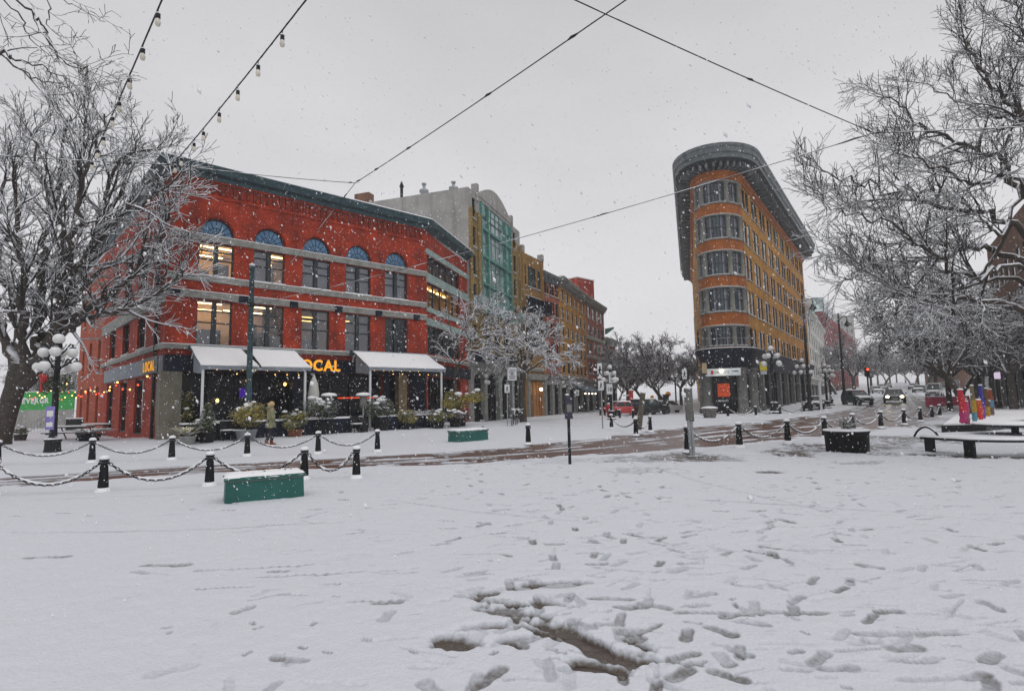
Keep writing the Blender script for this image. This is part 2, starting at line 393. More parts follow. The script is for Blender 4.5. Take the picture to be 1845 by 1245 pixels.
mx = N.new('ShaderNodeMix'); mx.data_type = 'RGBA'; mx.inputs['Factor'].default_value = .85     # a closed cloud deck over the clear sky
nt.links.new(hs.outputs[0], mx.inputs['A']); nt.links.new(cl.outputs['Result'], mx.inputs['B'])
sx = N.new('ShaderNodeSeparateXYZ'); nt.links.new(tc.outputs['Generated'], sx.inputs[0])
gr = N.new('ShaderNodeMapRange'); gr.inputs['From Min'].default_value = 0; gr.inputs['From Max'].default_value = .65; gr.inputs['To Min'].default_value = 1.12; gr.inputs['To Max'].default_value = .86
nt.links.new(sx.outputs['Z'], gr.inputs['Value']); sv = N.new('ShaderNodeVectorMath'); sv.operation = 'SCALE'; nt.links.new(mx.outputs['Result'], sv.inputs[0]); nt.links.new(gr.outputs[0], sv.inputs['Scale'])
nt.links.new(sv.outputs[0], bg.inputs['Color']); bg.inputs['Strength'].default_value = .103
sd = bpy.data.lights.new('sun', 'SUN'); sd.energy = .8; sd.angle = math.radians(60); sd.color = (1, .975, .94)
so = bpy.data.objects.new('sun', sd); COL.objects.link(so)
dv = Vector((math.sin(SUN_AZ)*math.cos(SUN_EL), math.cos(SUN_AZ)*math.cos(SUN_EL), math.sin(SUN_EL)))
so.rotation_euler = dv.to_track_quat('Z', 'Y').to_euler(); so.location = (-10, -30, 40)
vs = SC.view_settings; vs.view_transform = 'Standard'; vs.look = 'None'; vs.exposure = 0; vs.gamma = 1; vs.use_curve_mapping = False
SC.cycles.use_denoising = True
SC.cycles.max_bounces = 6; SC.cycles.diffuse_bounces = 3; SC.cycles.glossy_bounces = 3; SC.cycles.transparent_max_bounces = 8; SC.cycles.volume_bounces = 1
SC.cycles.sample_clamp_indirect = 4

# ---------------------------------------------------------------- haze of the snowfall
def build_haze():
    m = bpy.data.materials.new('haze'); m.use_nodes = True; nt = m.node_tree; nt.nodes.clear()
    o = nt.nodes.new('ShaderNodeOutputMaterial'); v = nt.nodes.new('ShaderNodeVolumePrincipled')
    v.inputs['Color'].default_value = (.93, .94, .97, 1); v.inputs['Density'].default_value = HAZE; v.inputs['Anisotropy'].default_value = .1
    nt.links.new(v.outputs[0], o.inputs['Volume'])
    b = MB(); b.box(-330, 330, -40, 460, -1.5, 34); me = bpy.data.meshes.new('haze'); me.from_pydata(b.v, [], b.f); me.materials.append(m)
    tag(link('haze', me), kind='stuff')
HAZE = .0008
build_haze()

# ---------------------------------------------------------------- value noise for the snow sheet
_rs = np.random.RandomState(3); _G = _rs.rand(256, 256)
def vnoise(x, y):
    xi = np.floor(x).astype(int); yi = np.floor(y).astype(int); fx = x-xi; fy = y-yi
    fx = fx*fx*(3-2*fx); fy = fy*fy*(3-2*fy); g = lambda a, b: _G[a & 255, b & 255]
    return (g(xi,yi)*(1-fx)+g(xi+1,yi)*fx)*(1-fy)+(g(xi,yi+1)*(1-fx)+g(xi+1,yi+1)*fx)*fy
def fbm(x, y, o=4):
    s = 0; a = .5; n = 0
    for k in range(o): s = s+a*vnoise(x*2**k+17.3*k, y*2**k+5.1*k); n += a; a *= .5
    return s/n
def sstep(a, b, v): t = np.clip((v-a)/(b-a), 0, 1); return t*t*(3-2*t)

# the road: swept lane from the left foreground round to the far street
ROAD_NEAR = [gnd(*p) for p in ((22,881),(250,862),(400,853),(640,845),(790,839),(972,826),(1060,821),(1215,807),(1327,792),(1414,780),(1489,770),(1560,756),(1625,741))]
ROAD_FAR = [gnd(*p) for p in ((22,860),(250,845),(400,838),(651,825),(831,816),(960,806),(1060,797),(1177,786),(1314,766),(1414,752),(1500,739),(1560,731),(1598,725))]
def road_mid(a, b):
    c = []
    for p, q in zip(a, b):
        l = dist(p,q); hw = min(l/2, 4.2); c.append((p.x+(q.x-p.x)/l*hw, p.y+(q.y-p.y)/l*hw, hw))
    p0, p1 = c[0], c[1]; l = math.hypot(p1[0]-p0[0], p1[1]-p0[1])
    c.insert(0, (p0[0]-(p1[0]-p0[0])/l*60, p0[1]-(p1[1]-p0[1])/l*60, p0[2]))
    e = Vector((.70, 1, 0)).normalized(); q = c[-1]
    c.append((q[0]+e.x*60, q[1]+e.y*60, 2.6)); c.append((q[0]+e.x*330, q[1]+e.y*330, 2.6))
    return c
ROAD = road_mid(ROAD_NEAR, ROAD_FAR)
def road_coord(x, y):
    # signed offset across the lane (-1..1 inside) and its half width
    best = np.full(x.shape, 1e9); off = np.zeros(x.shape); hw = np.ones(x.shape)
    for (ax,ay,aw),(bx,by,bw) in zip(ROAD[:-1], ROAD[1:]):
        ux, uy = bx-ax, by-ay; l = math.hypot(ux, uy); ux /= l; uy /= l
        t = np.clip((x-ax)*ux+(y-ay)*uy, 0, l); d = np.hypot(x-ax-t*ux, y-ay-t*uy)
        s = (x-ax)*-uy+(y-ay)*ux; k = d < best
        best = np.where(k, d, best); off = np.where(k, np.where(s >= 0, d, -d), off); hw = np.where(k, aw+(bw-aw)*t/l, hw)
    return off, hw

def build_ground():
    # bare paving below the snow
    m = mat('paving', (.05, .042, .036), .35, col2=(.105, .07, .055), scale=1.3, brick=(.22, .11, .012, (.55, .5, .45)), bump=.3)
    b = MB(); b.box(-500, 700, -120, 900, -.5, -.010); pv = b.build('pavement', [m]); tag(pv, kind='structure')
    # the brick lane
    m2 = mat('road_brick', (.10, .042, .030), .32, col2=(.20, .10, .075), scale=.9, brick=(.22, .11, .012, (.5, .45, .4)), bump=.3)
    r = MB(); L = []; R = []
    for i, (x, y, w_) in enumerate(ROAD):
        a = ROAD[max(0,i-1)]; c = ROAD[min(len(ROAD)-1,i+1)]; d = Vector((c[0]-a[0], c[1]-a[1])).normalized(); n = Vector((-d.y, d.x)); w_ += .7
        L.append((x+n.x*w_, y+n.y*w_, .004)); R.append((x-n.x*w_, y-n.y*w_, .004))
    n = len(L); r.add(L+R, [(n+i, n+i+1, i+1, i) for i in range(n-1)]); tag(r.build('road', [m2]), kind='structure')
    # snow sheet, finer towards the plaza's open middle
    NR, NA = 1500, 1250
    rr = np.concatenate([[.05, .6, 1.2], np.geomspace(1.7, 420, NR)])
    fine = np.linspace(-math.radians(58), math.radians(58), NA); back = np.linspace(math.radians(58), math.radians(302), 62)[1:-1]
    th = np.concatenate([fine, back]); nA = len(th)
    RR, TH = np.meshgrid(rr, th, indexing='ij'); X = RR*np.sin(TH); Y = RR*np.cos(TH)
    base = hump(X, Y)
    dep = .052+.022*(fbm(X*.35, Y*.35, 3)-.5)+.020*(fbm(X*1.7+40, Y*1.7, 4)-.5)+.013*(fbm(X*9, Y*9+3, 2)-.5)+.006*(fbm(X*24, Y*24+3, 2)-.5)
    # the swept and driven lane
    off, hw = road_coord(X, Y); ed = fbm(X*1.3+9, Y*1.3, 4)
    q = np.abs(off)/hw
    lane = 1-sstep(.80, 1.08, q+.55*(ed-.5))
    ridge = np.exp(-((off/hw+.12)/.10)**2)*(.45+1.1*(fbm(X*1.1+4, Y*1.1, 3)-.3))+np.exp(-((off/hw-.55)/.12)**2)*.62*sstep(.35,.6,fbm(X*.8+30, Y*.8, 3))
    for o_, w2, am in ((-.72,.07,.7),(-.35,.05,.6),(.22,.06,.75),(.38,.04,.5),(.78,.07,.7)): ridge = np.maximum(ridge, np.exp(-((off/hw-o_)/w2)**2)*am*1.5*sstep(.38,.62,fbm(X*.6+o_*50, Y*.6, 4)+.35*(fbm(X*7, Y*7, 2)-.5)))
    gone = lane*np.clip(1.02-ridge*.9, 0, 1)
    fade = 1-.55*sstep(75, 140, RR)
    dep = dep*(1-gone*1.22*fade)
    # far lane on the side street: grey tyre tracks
    for (pa, pb, wd, am) in (((1040,763),(1420,757),.5,.5),((1040,768),(1440,762),.5,.45),((985,757),(1060,752),.6,.5)):
        a = gnd(*pa); c = gnd(*pb); l = dist(a,c); ux, uy = (c.x-a.x)/l, (c.y-a.y)/l
        t = np.clip((X-a.x)*ux+(Y-a.y)*uy, -8, l+5); d = np.hypot(X-a.x-t*ux, Y-a.y-t*uy)
        dep = dep*(1-am*np.exp(-(d/wd)**2)*(.5+ed))
    # slushy patches: where people turn, round the post, by the planter and the bench
    for px, py, ax, ay, rot, am in ((905,1105,.34,.13,-.4,.8),(960,1125,.30,.13,-.5,1.0),(1005,1140,.22,.08,-.6,1.1),(1050,1165,.36,.085,-.85,1.8),(985,1150,.25,.05,-.7,1.3),(1150,1170,.16,.05,-.9,1.2),(920,1095,.25,.05,-.3,1.3),(1090,1215,.3,.08,-.4,1.2),(1115,1190,.24,.15,-.5,.9),(1185,1200,.36,.05,-.3,1.1),(845,1085,.25,.06,.3,.95),(880,1075,.2,.05,.2,.9),(930,1165,.2,.1,.3,.7),(1010,1100,.3,.06,-.5,.9),(870,1140,.2,.07,.2,.6),
                        (1240,824,1.2,1.1,0,.9),(1425,820,.75,.9,.1,1.1),(1385,853,.34,.26,0,1.3),(1500,806,1.2,1.6,.5,.95),(1440,812,1.4,1.0,.3,.85),(1620,792,2.0,2.6,.6,.9),(1560,836,.9,.45,.2,.6),(1740,824,2.4,.55,-.5,1.1),(1690,768,2.5,5,.6,.9),(1600,805,1.2,1.4,0,.8),(1000,832,2.2,1.0,.1,.35),(1180,828,1.8,1.1,0,.6),(1150,850,1.0,.7,0,.5),(1290,830,1.0,.6,0,.5),
                        (800,1165,.16,.12,0,1.0),(835,1175,.15,.08,.3,.8),(1000,1060,.5,.1,.2,.55)):
        c = gnd(px, py); dx, dy = X-c.x, Y-c.y; cr, sr = math.cos(rot), math.sin(rot)
        e = ((dx*cr+dy*sr)/ax)**2+((-dx*sr+dy*cr)/ay)**2
        k = np.exp(-e*.9); rag = fbm(X*4.3+px, Y*4.3, 5)+.45*(fbm(X*15+px, Y*15, 2)-.5)
        dep = dep*(1-am*sstep(.18, .78, k*(1+2.6*(rag-.5))))
    # tread marks
    rs = np.random.RandomState(11); wet_shade = np.zeros(X.shape)
    def stamp(x, y, a, l, w, d, shape=.8):
        rad = max(l,w)*1.1+.05; r0 = math.hypot(x, y); t0 = math.atan2(x, y)
        i0, i1 = np.searchsorted(rr, [r0-rad, r0+rad]); dt = rad/max(r0,.5)
        j0, j1 = np.searchsorted(fine, [t0-dt, t0+dt])
        if i1-i0 < 2 or j1-j0 < 2: return
        s = (slice(i0,i1), slice(j0,j1)); dx, dy = X[s]-x, Y[s]-y; c, n = math.cos(a), math.sin(a)
        u = (dx*c+dy*n)/l; v = (-dx*n+dy*c)/(w*(1-.10*np.cos((dx*c+dy*n)/l*4)))
        e = np.sqrt(u*u*u*u+v*v) + .24*(fbm(X[s]*9+x*3, Y[s]*9, 2)-.5)
        f_ = 1-sstep(.5, 1.0, e); dep[s] = dep[s] - .62*d*f_*np.minimum(1, dep[s]/.02); wet_shade[s] = np.maximum(wet_shade[s], (1-sstep(.72, 1.12, e))*min(.8, d*17))  # grey of trodden wet snow, spread up the print walls as painted shade
    # walks across the plaza: lines of steps
    walks = [((820,1000),(1845,1010),.8),((1000,1245),(1100,900),.5),((1380,1245),(1330,900),.6),((1650,1245),(1500,880),.6),((1100,900),(1800,850),.8),((400,960),(1000,870),.5),((560,1000),(1000,960),.5),((1200,1000),(1560,900),.6),((1150,960),(1700,1090),.6),((1300,930),(1823,930),.6),((880,1075),(1280,1040),.4),((1000,1130),(1500,1210),.5),((960,1250),(1010,845),.3),((1120,1240),(1180,830),.3),((1240,1230),(1480,830),.35),((860,1230),(1060,1000),.35),((1060,1200),(1800,980),.4),((1000,1090),(1845,900),.4),
             ((1300,1240),(1845,1040),.4),((1080,1030),(1845,860),.4),((720,1000),(1250,905),.3),((30,935),(700,925),.25),((260,1030),(640,1050),.3),((700,1090),(1340,1110),.4),((850,830),(870,930),.2),
             ((900,830),(1120,900),.2),((1100,870),(1230,830),.3),((1150,1120),(1400,1070),.35),((940,1040),(1330,1010),.3),((1240,1190),(1845,1130),.4),((1500,860),(1845,1080),.5),((760,960),(1500,1000),.5)]
    for a, c, jit in walks:
        a = gnd(*a); c = gnd(*c); l = dist(a,c); n = max(2, int(l/.62)); an = math.atan2(c.y-a.y, c.x-a.x)
        for k in range(n+1):
            if rs.rand() < .22: continue
            s = 1 if k % 2 else -1; t = k/n
            x = a.x+(c.x-a.x)*t - math.sin(an)*.11*s+rs.randn()*jit*.35; y = a.y+(c.y-a.y)*t+math.cos(an)*.11*s+rs.randn()*jit*.35
            stamp(x, y, an+rs.randn()*.22, .128+rs.rand()*.025, .044+rs.rand()*.010, .012+rs.rand()*.036)
            if rs.rand() < .22: stamp(x+math.cos(an)*.22, y+math.sin(an)*.22, an, .2, .022, .012, .3)
    for k in range(300):
        d = rs.rand()**1.3*16+3.3; t = (rs.rand()-.42)*1.35; x, y = d*math.sin(t), d*math.cos(t)
        if t < -.1 and rs.rand() < .68: continue
        stamp(x, y, rs.rand()*6.3, .10+rs.rand()*.08, .035+rs.rand()*.03, .014+rs.rand()*.032)
    for px, py in ((565,1135),(455,1133),(660,1165),(545,1180),(590,1188),(745,1190),(890,1192),(930,1140),(305,1150),(300,1140),(445,1190),(465,1140),(925,1095),(1150,1100),(1320,1090),(1325,1100),(1450,1155)):
        p = gnd(px, py); stamp(p.x, p.y, rs.rand()*3, .045, .022, .04)
    for px, py, l, w_, a in ((300,1026,.30,.07,.1),(85,1012,.28,.06,.1),(480,1030,.5,.03,.12),(560,1044,.55,.03,.12),(405,1068,.3,.025,.05),(680,1092,.28,.025,0),(1180,1103,.16,.055,-.6),(1100,1090,.22,.05,-.15),(1265,1116,.24,.04,-.05),(1300,1150,.15,.06,-.9),(1335,1190,.10,.05,-.8),(1430,1115,.28,.05,-.1),(1640,1155,.42,.05,-.05),(1630,1182,.14,.07,0)):
        p = gnd(px, py); stamp(p.x, p.y, a, l, w_, .042)
    # faint scuffs and drag streaks all over the trodden half
    for k in range(2600):
        d = rs.rand()**.8*19+3.2; t = (rs.rand()-.36)*1.3; x, y = d*math.sin(t), d*math.cos(t)
        if t < -.08 and rs.rand() < .55: continue
        stamp(x, y, rs.randn()*.3, .03+rs.rand()**2*.24, .010+rs.rand()*.024, .008+rs.rand()**2*.030)
    # long shallow wheel lines
    for a, c, wd in (((22,965),(620,948),.05),((700,905),(1030,942),.04),((1190,848),(1480,930),.04),((1845,950),(1250,905),.05),((60,905),(420,888),.05)):
        a = gnd(*a); c = gnd(*c); l = dist(a,c); ux, uy = (c.x-a.x)/l, (c.y-a.y)/l; t = (X-a.x)*ux+(Y-a.y)*uy; d = np.abs(-(X-a.x)*uy+(Y-a.y)*ux+.15*np.sin(t*.8))
        on = np.exp(-(d/wd)**2)*((t > 0) & (t < l)); dep = dep-.012*on*(.3+ed); wet_shade = np.maximum(wet_shade, .45*on*ed*1.5)
    dep = np.maximum(dep, -.02)
    Z = base+dep-.002
    Z[:3] = .05
    V = np.stack([X, Y, Z], -1).reshape(-1, 3)
    i, j = np.meshgrid(np.arange(len(rr)-1), np.arange(nA), indexing='ij'); j2 = (j+1) % nA
    Q = np.stack([i*nA+j, i*nA+j2, (i+1)*nA+j2, (i+1)*nA+j], -1).reshape(-1, 4)
    thin = np.maximum(1-np.clip(dep/.043, 0, 1), wet_shade*(.45+.75*fbm(X*6, Y*6+7, 3)))  # thin snow, with the prints' wet tone and painted wall shade mixed in
    m = bpy.data.materials.new('snow_sheet'); m.use_nodes = True; nt = m.node_tree; N = nt.nodes; b = N['Principled BSDF']
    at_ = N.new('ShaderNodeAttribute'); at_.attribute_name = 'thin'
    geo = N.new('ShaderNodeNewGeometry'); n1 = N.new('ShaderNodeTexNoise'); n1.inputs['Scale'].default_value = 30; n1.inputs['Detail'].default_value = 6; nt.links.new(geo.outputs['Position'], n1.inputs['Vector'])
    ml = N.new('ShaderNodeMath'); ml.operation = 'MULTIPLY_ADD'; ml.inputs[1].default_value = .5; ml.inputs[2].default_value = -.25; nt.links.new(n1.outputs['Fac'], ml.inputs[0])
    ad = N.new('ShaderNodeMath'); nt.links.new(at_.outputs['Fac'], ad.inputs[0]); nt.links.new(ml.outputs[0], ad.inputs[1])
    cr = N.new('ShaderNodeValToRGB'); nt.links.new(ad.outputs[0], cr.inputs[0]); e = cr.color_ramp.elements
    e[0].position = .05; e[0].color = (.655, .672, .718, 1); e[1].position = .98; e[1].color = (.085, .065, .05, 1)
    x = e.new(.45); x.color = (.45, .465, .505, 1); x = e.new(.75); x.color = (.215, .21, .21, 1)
    nt.links.new(cr.outputs[0], b.inputs['Base Color'])
    rg = N.new('ShaderNodeMapRange'); rg.inputs['To Min'].default_value = .7; rg.inputs['To Max'].default_value = .22; nt.links.new(ad.outputs[0], rg.inputs['Value']); nt.links.new(rg.outputs[0], b.inputs['Roughness'])
    b.inputs['Specular IOR Level'].default_value = .35
    n2 = N.new('ShaderNodeTexNoise'); n2.inputs['Scale'].default_value = 45; n2.inputs['Detail'].default_value = 5; nt.links.new(geo.outputs['Position'], n2.inputs['Vector'])
    bp = N.new('ShaderNodeBump'); bp.inputs['Strength'].default_value = .5; bp.inputs['Distance'].default_value = .03; nt.links.new(n2.outputs['Fac'], bp.inputs['Height']); nt.links.new(bp.outputs[0], b.inputs['Normal'])
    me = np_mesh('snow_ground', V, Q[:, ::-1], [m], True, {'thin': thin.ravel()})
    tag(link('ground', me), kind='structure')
build_ground()
# ---------------------------------------------------------------- the red corner building
def gable_beam(mb, X, a, b, z0, z1, o, m, y1=.0):
    mb.box(a, b, -o, y1, z0, z1, m, X)
def letters(root, body, size, X, ext=.03, mt='sign_yellow', bold=0.012, sx=1.0, gap=.1):
    # each letter a mesh of its own, set side by side along the sign
    x = 0
    for ch in body:
        if ch == ' ': x += size*.35; continue
        me = text_mesh(ch, size, ext, mt, bold, sx)
        xs = [v.co.x for v in me.vertices]
        o = link('letter', me, root); o.matrix_basis = X @ T(x-min(xs), 0, 0)
        x += max(xs)-min(xs)+gap*size
    return x

def red_building():
    A, B, C = at(300,520,24.7), at(768,520,34.3), at(842,560,42); D = at(140,690,45)
    A.z = B.z = C.z = D.z = 0; zb = .22
    root = thing('brick_corner_building', 'red brick corner building with arched windows, green cornice and yellow letters above the bar', 'building', (A.x,A.y,0))
    FX, CXf, LX = frame(A,B,A), frame(B,C,A), frame(D,A,A)
    L1, L2, L3 = dist(A,B), dist(B,C), dist(A,D)
    bays = [1.25+2.47*k for k in range(5)]; W = 1.54
    w = MB()
    ops = []
    for u in bays: ops += [(u,u+W,7.9,9.52), (u,u+W,9.86,9.865,.86), (u,u+W,4.6,6.74)]
    wall(w, FX, L1, 4.0, 12.75, ops, 0, .28)
    # storefront opening
    wall(w, FX, L1, -.1, 4.0, [(.75,6.0,-.1,3.35),(6.0,11.0,-.1,3.35),(11.4,L1-1.35,-.1,3.35)], 1, .35)
    wall(w, CXf, L2, 0, 12.75, [(.15,6.25,9.85,11.0),(.15,6.25,7.68,9.25),(.15,6.25,4.72,6.5),(.2,6.2,0,3.3)], 0, .28)
    # left flank: front stretch and the long lower back stretch; u runs from the far end D to A
    lw = [(L3-b,L3-a) for a, b in ((3.9,5.9),(8.0,9.9),(12.2,14.2))]
    ops = []
    for a, b in lw: ops += [(a,b,4.7,6.5),(a,b,7.7,10.1),(a,b,.4,3.2)]
    for s in (17.6,21.6,25.2): ops += [(L3-s-1.1,L3-s,4.2,6.5),(L3-s-1.1,L3-s,8,10.2),(L3-s-1.1,L3-s,.8,3.2)]
    wl = MB(); wall(w, LX, L3, -.1, 12.6, [o for o in ops if o[0] > L3-16.5], 0, .25, x0=L3-16.5)
    wall(wl, LX, L3-16.5, -.1, 12.3, [o for o in ops if o[0] < L3-16.5], 0, .25)
    E_ = C + Vector((-11, 9, 0)); G = D + Vector((10, 11, 0))
    o = w.build('wall', ['red_brick', 'dark_brick'], root); wl.build('wall', ['orange_brick'], root)
    bk = MB(); bk.add([(C.x-A.x,C.y-A.y,0),(E_.x-A.x,E_.y-A.y,0),(E_.x-A.x,E_.y-A.y,12.6),(C.x-A.x,C.y-A.y,12.6)], [(0,1,2,3)]); bk.add([(G.x-A.x,G.y-A.y,0),(D.x-A.x,D.y-A.y,0),(D.x-A.x,D.y-A.y,12.3),(G.x-A.x,G.y-A.y,12.3)], [(0,1,2,3)])
    bk.add([(E_.x-A.x,E_.y-A.y,0),(G.x-A.x,G.y-A.y,0),(G.x-A.x,G.y-A.y,12.3),(E_.x-A.x,E_.y-A.y,12.6)], [(0,1,2,3)])
    bk.build('rear_wall', ['dark_brick'], root)
    rf = MB(); rf.prism([(p.x-A.x, p.y-A.y) for p in (A,B,C,E_,G,D)], 12.35, 12.5); rf.build('roof', ['snow'], root)
    # corbelled frieze
    fz = MB()
    for k in range(int(L1/.32)):
        u = .1+k*.32
        fz.box(u, u+.16, -.07, 0, 11.95, 12.7, 0, FX)
    fz.box(0, L1, -.05, 0, 11.72, 11.86, 1, FX); fz.box(0, L1, -.10, -.002, 12.46, 12.74, 1, FX)
    for u in bays:                               # brick hood over each arch
        c = u+W/2; k = 14
        for i in range(k):
            a, b = PI*i/k, PI*(i+1)/k; r0, r1 = .8, 1.12
            p = [(c+r0*math.cos(a),-.06,9.9+r0*1.1*math.sin(a)),(c+r1*math.cos(a),-.06,9.9+r1*1.04*math.sin(a)),(c+r1*math.cos(b),-.06,9.9+r1*1.04*math.sin(b)),(c+r0*math.cos(b),-.06,9.9+r0*1.1*math.sin(b))]
            q = [(x,0,z) for x,_,z in p]
            fz.add(p+q, [(0,1,2,3),(1,5,6,2),(0,3,7,4)], 2, False, FX)
    fz.build('corbel_frieze', ['dark_brick', 'red_brick', 'red_brick'], root)
    # stone bands
    pl = lambda o=0: [(0,0),(B.x-A.x,B.y-A.y),(C.x-A.x,C.y-A.y)]
    pd = [(D.x-A.x,D.y-A.y)]; mid = A+(D-A)*(16.5/L3)
    pm = [(mid.x-A.x, mid.y-A.y)]
    st = MB()
    def band(z0, z1, o, path, m=0):
        sweep(st, path, [(0.002,z0),(o,z0),(o,z1-.04),(o-.03,z1),(0.002,z1)], m)
        sweep(st, path, [(0.01,z1+.002),(o-.01,z1+.002),(o-.03,z1+.03),(0.01,z1+.03)], 1)
    full = pm + pl()
    band(9.54, 9.85, .10, pl()[:2]); band(7.58, 7.87, .10, pl()[:2]); band(6.78, 7.10, .10, pl()[:2]); band(4.36, 4.58, .14, full)
    band(6.45, 7.05, .12, pm+[(0,0)])
    st.build('stone_band', ['stone', 'snow'], root)
    gb = MB(); gs = pl()[1:]
    sweep(gb, gs, [(.002,11.02),(.10,11.02),(.10,11.38),(.002,11.38)]); sweep(gb, gs, [(.002,9.27),(.07,9.27),(.07,9.83),(.002,9.83)]); sweep(gb, gs, [(.002,7.36),(.09,7.36),(.09,7.66),(.002,7.66)]); sweep(gb, gs, [(.002,6.52),(.09,6.52),(.09,6.95),(.002,6.95)])
    gb.build('green_band', ['verdigris'], root)
    cn = MB(); full2 = pd + pl() + [(E_.x-A.x, E_.y-A.y)]
    sweep(cn, full2, [(.002,12.5),(.12,12.55),(.16,12.72),(.40,12.80),(.46,13.02),(.50,13.10),(.5,13.16),(-.4,13.16),(-.4,12.5)], 0)
    sweep(cn, full2, [(.51,13.162),(.49,13.22),(.2,13.24),(-.4,13.22),(-.4,13.162)], 1)
    cn.build('cornice', ['dark_teal', 'snow'], root)
    for u in [bays[k]+W+.465 for k in range(4)]+[.32, L1-.8]: bl = MB(); bl.box(u-.2, u+.2, -.18, -.102, 6.74, 7.06, 0, FX); bl.build('anchor_block', ['navy'], root)
    # windows
    for k, u in enumerate(bays):
        lit = k < 2; h3 = 1.62
        window(root, FX@T(u,0,7.9), W, h3, 'pair', 'frame_dark', 'glass_clear', 'stone')
        window(root, FX@T(u,0,9.865), W, .01, 'plain', 'frame_dark', 'glass_blue', None, 'arched_window', arch=.86)
        window(root, FX@T(u,0,4.6), W, 2.14, 'pair', 'frame_dark', 'glass_clear' if k < 4 else 'glass_dark', None)
    window(root, CXf@T(.15,0,9.85), 6.1, 1.15, 'grid', 'frame_dark', 'glass_clear', None)
    window(root, CXf@T(.15,0,7.68), 6.1, 1.57, 'grid', 'frame_dark', 'glass_clear', None)
    window(root, CXf@T(.15,0,4.72), 6.1, 1.78, 'bay', 'frame_dark', 'glass_dark', None)
    for o in ops: window(root, LX@T(o[0],0,o[2]), o[1]-o[0], o[3]-o[2], 'sash', 'frame_dark', 'glass_dark', 'stone' if o[2] > 4 else None)
    # rooms behind the lit panes
    rm = MB()
    for z0, z1 in ((4.45,7.35),(7.7,9.6)):
        rm.box(.3, L1-.4, .32, 6.5, z0-.06, z0, 1, FX); rm.box(.3, L1-.4, .32, 6.5, z1+.06, z1+.12, 0, FX)
        rm.box(.3, L1-.4, 4.6 if z0 < 5 else 3.4, 4.7 if z0 < 5 else 3.5, z0, z1, 0, FX); rm.box(.2, .3, .32, 6.5, z0, z1, 0, FX); rm.box(L1-.4, L1-.3, .32, 6.5, z0, z1, 0, FX)
        if z0 < 5:
            rm.box(5.75, 5.85, .32, 6.5, z0, z1, 1, FX)
            for x in (2.0, 4.4): rm.box(x, x+.9, 2.2, 2.8, z0, z0+1.15, 1, FX)
        for k in (2,3,4):
            if z0 > 5: rm.box(bays[k]-.1, bays[k]+W+.1, .34, .36, z0, z1, 2, FX)
    for z0, z1, mm in ((4.7,6.5,1),(7.62,9.3,0),(9.85,11.05,2)):
        if mm == 2: rm.box(.1, 6.3, .34, .36, z0, z1, 2, CXf)
        else: rm.box(.1, 6.3, .3, 3.0, z0-.1, z0-.04, 1, CXf); rm.box(.1, 6.3, .3, 3, z1+.02, z1+.08, mm, CXf); rm.box(.1, 6.3, 3, 3.1, z0, z1, mm, CXf); rm.box(6.3, 6.4, .3, 3, z0, z1, mm, CXf)
    for u, y, w_, z0, hh in ((1.2,1.2,.8,7.7,.7),(2.3,.8,.5,7.7,1.0),(3.6,.9,1.0,7.7,.55),(4.8,1.3,.4,7.7,1.3),(1.3,.9,1.0,4.45,.9),(3.7,.8,.5,4.45,1.4),(4.6,1.4,.9,4.45,.8),(6.3,.9,1.2,4.45,.8),(9.0,.8,.8,4.45,1.1)): rm.box(u, u+w_, y, y+.5, z0+.002, z0+hh, 1, FX)
    rm.box(3.68,4.5,.40,.42,7.7,9.6,2,FX)
    rm.build('interior', ['room', 'room_dark', 'blind'], root)
    for u, y, z, ln in ((1.1,1.4,9.5,1.9),(1.1,2.6,9.5,1.9),(3.5,1.4,9.5,2.0),(3.5,2.6,9.5,2.0),(1.2,.7,9.5,1.9),(3.6,.7,9.5,2.0),(1.0,1.8,6.9,1.8),(3.2,1.6,6.9,2.0),(1.2,4.0,6.9,2.2),(3.4,3.6,6.9,2.0)):
        l = MB(); l.box(u, u+ln, y, y+.09, z-.05, z, 0, FX); l.build('tube_lamp', ['lamp_warm'], root)
    for u, y, z, ln in ((6.3,1.6,6.6,1.4),(6.6,3.0,6.6,1.4),(8.9,1.8,6.6,.9)):
        l = MB(); l.box(u, u+ln, y, y+.06, z-.04, z, 0, FX); l.build('tube_lamp', ['bulb_warm'], root)
    for u in (.4, 1.5, 2.6, 3.8, 5.0):
        l = MB(); l.box(u, u+.7, .8, .9, 9.2, 9.25, 0, CXf); l.build('tube_lamp', ['lamp_warm'], root)
    # bar front: fascia, columns, glazing set back
    fs = MB(); sweep(fs, pl(), [(.002,3.35),(.22,3.35),(.22,3.98),(.26,4.02),(.26,4.08),(.002,4.08)])
    fs.build('fascia', ['navy'], root)
    f2 = MB(); f2.box(L3-14.5, L3-.1, -.16, -.002, 3.3, 4.05, 0, LX); f2.build('fascia', ['awning_grey'], root)
    for u0, u1, y0, y1, mt in ((-.12,.72,-.16,.5,'corner_pillar'),(5.8,6.2,-.06,.5,'navy'),(11.05,11.4,-.06,.5,'navy'),(L1-1.3,L1-.1,-.06,.5,'navy'),(12.0,12.55,-.14,.3,'tree_tan')):
        cs = MB(); cs.box(u0, u1, y0, y1, 0, 3.34, 0, FX); cs.box(u0-.04, u1+.04, y0-.04, y1, -.1, .3, 0, FX) if mt == 'corner_pillar' else None; cs.build('pillar', [mt], root)
    gl = MB(); gl.add([(.7,.9,0),(L1-1.3,.9,0),(L1-1.3,.9,3.4),(.7,.9,3.4)], [(0,1,2,3)], 0, False, FX); gl.add([(.2,.5,0),(6.3,.5,0),(6.3,.5,3.4),(.2,.5,3.4)], [(0,1,2,3)], 0, False, CXf)
    for u in np.arange(.8, L1-1.3, 1.22): gl.box(u, u+.08, .8, .895, 0, 3.35, 1, FX)
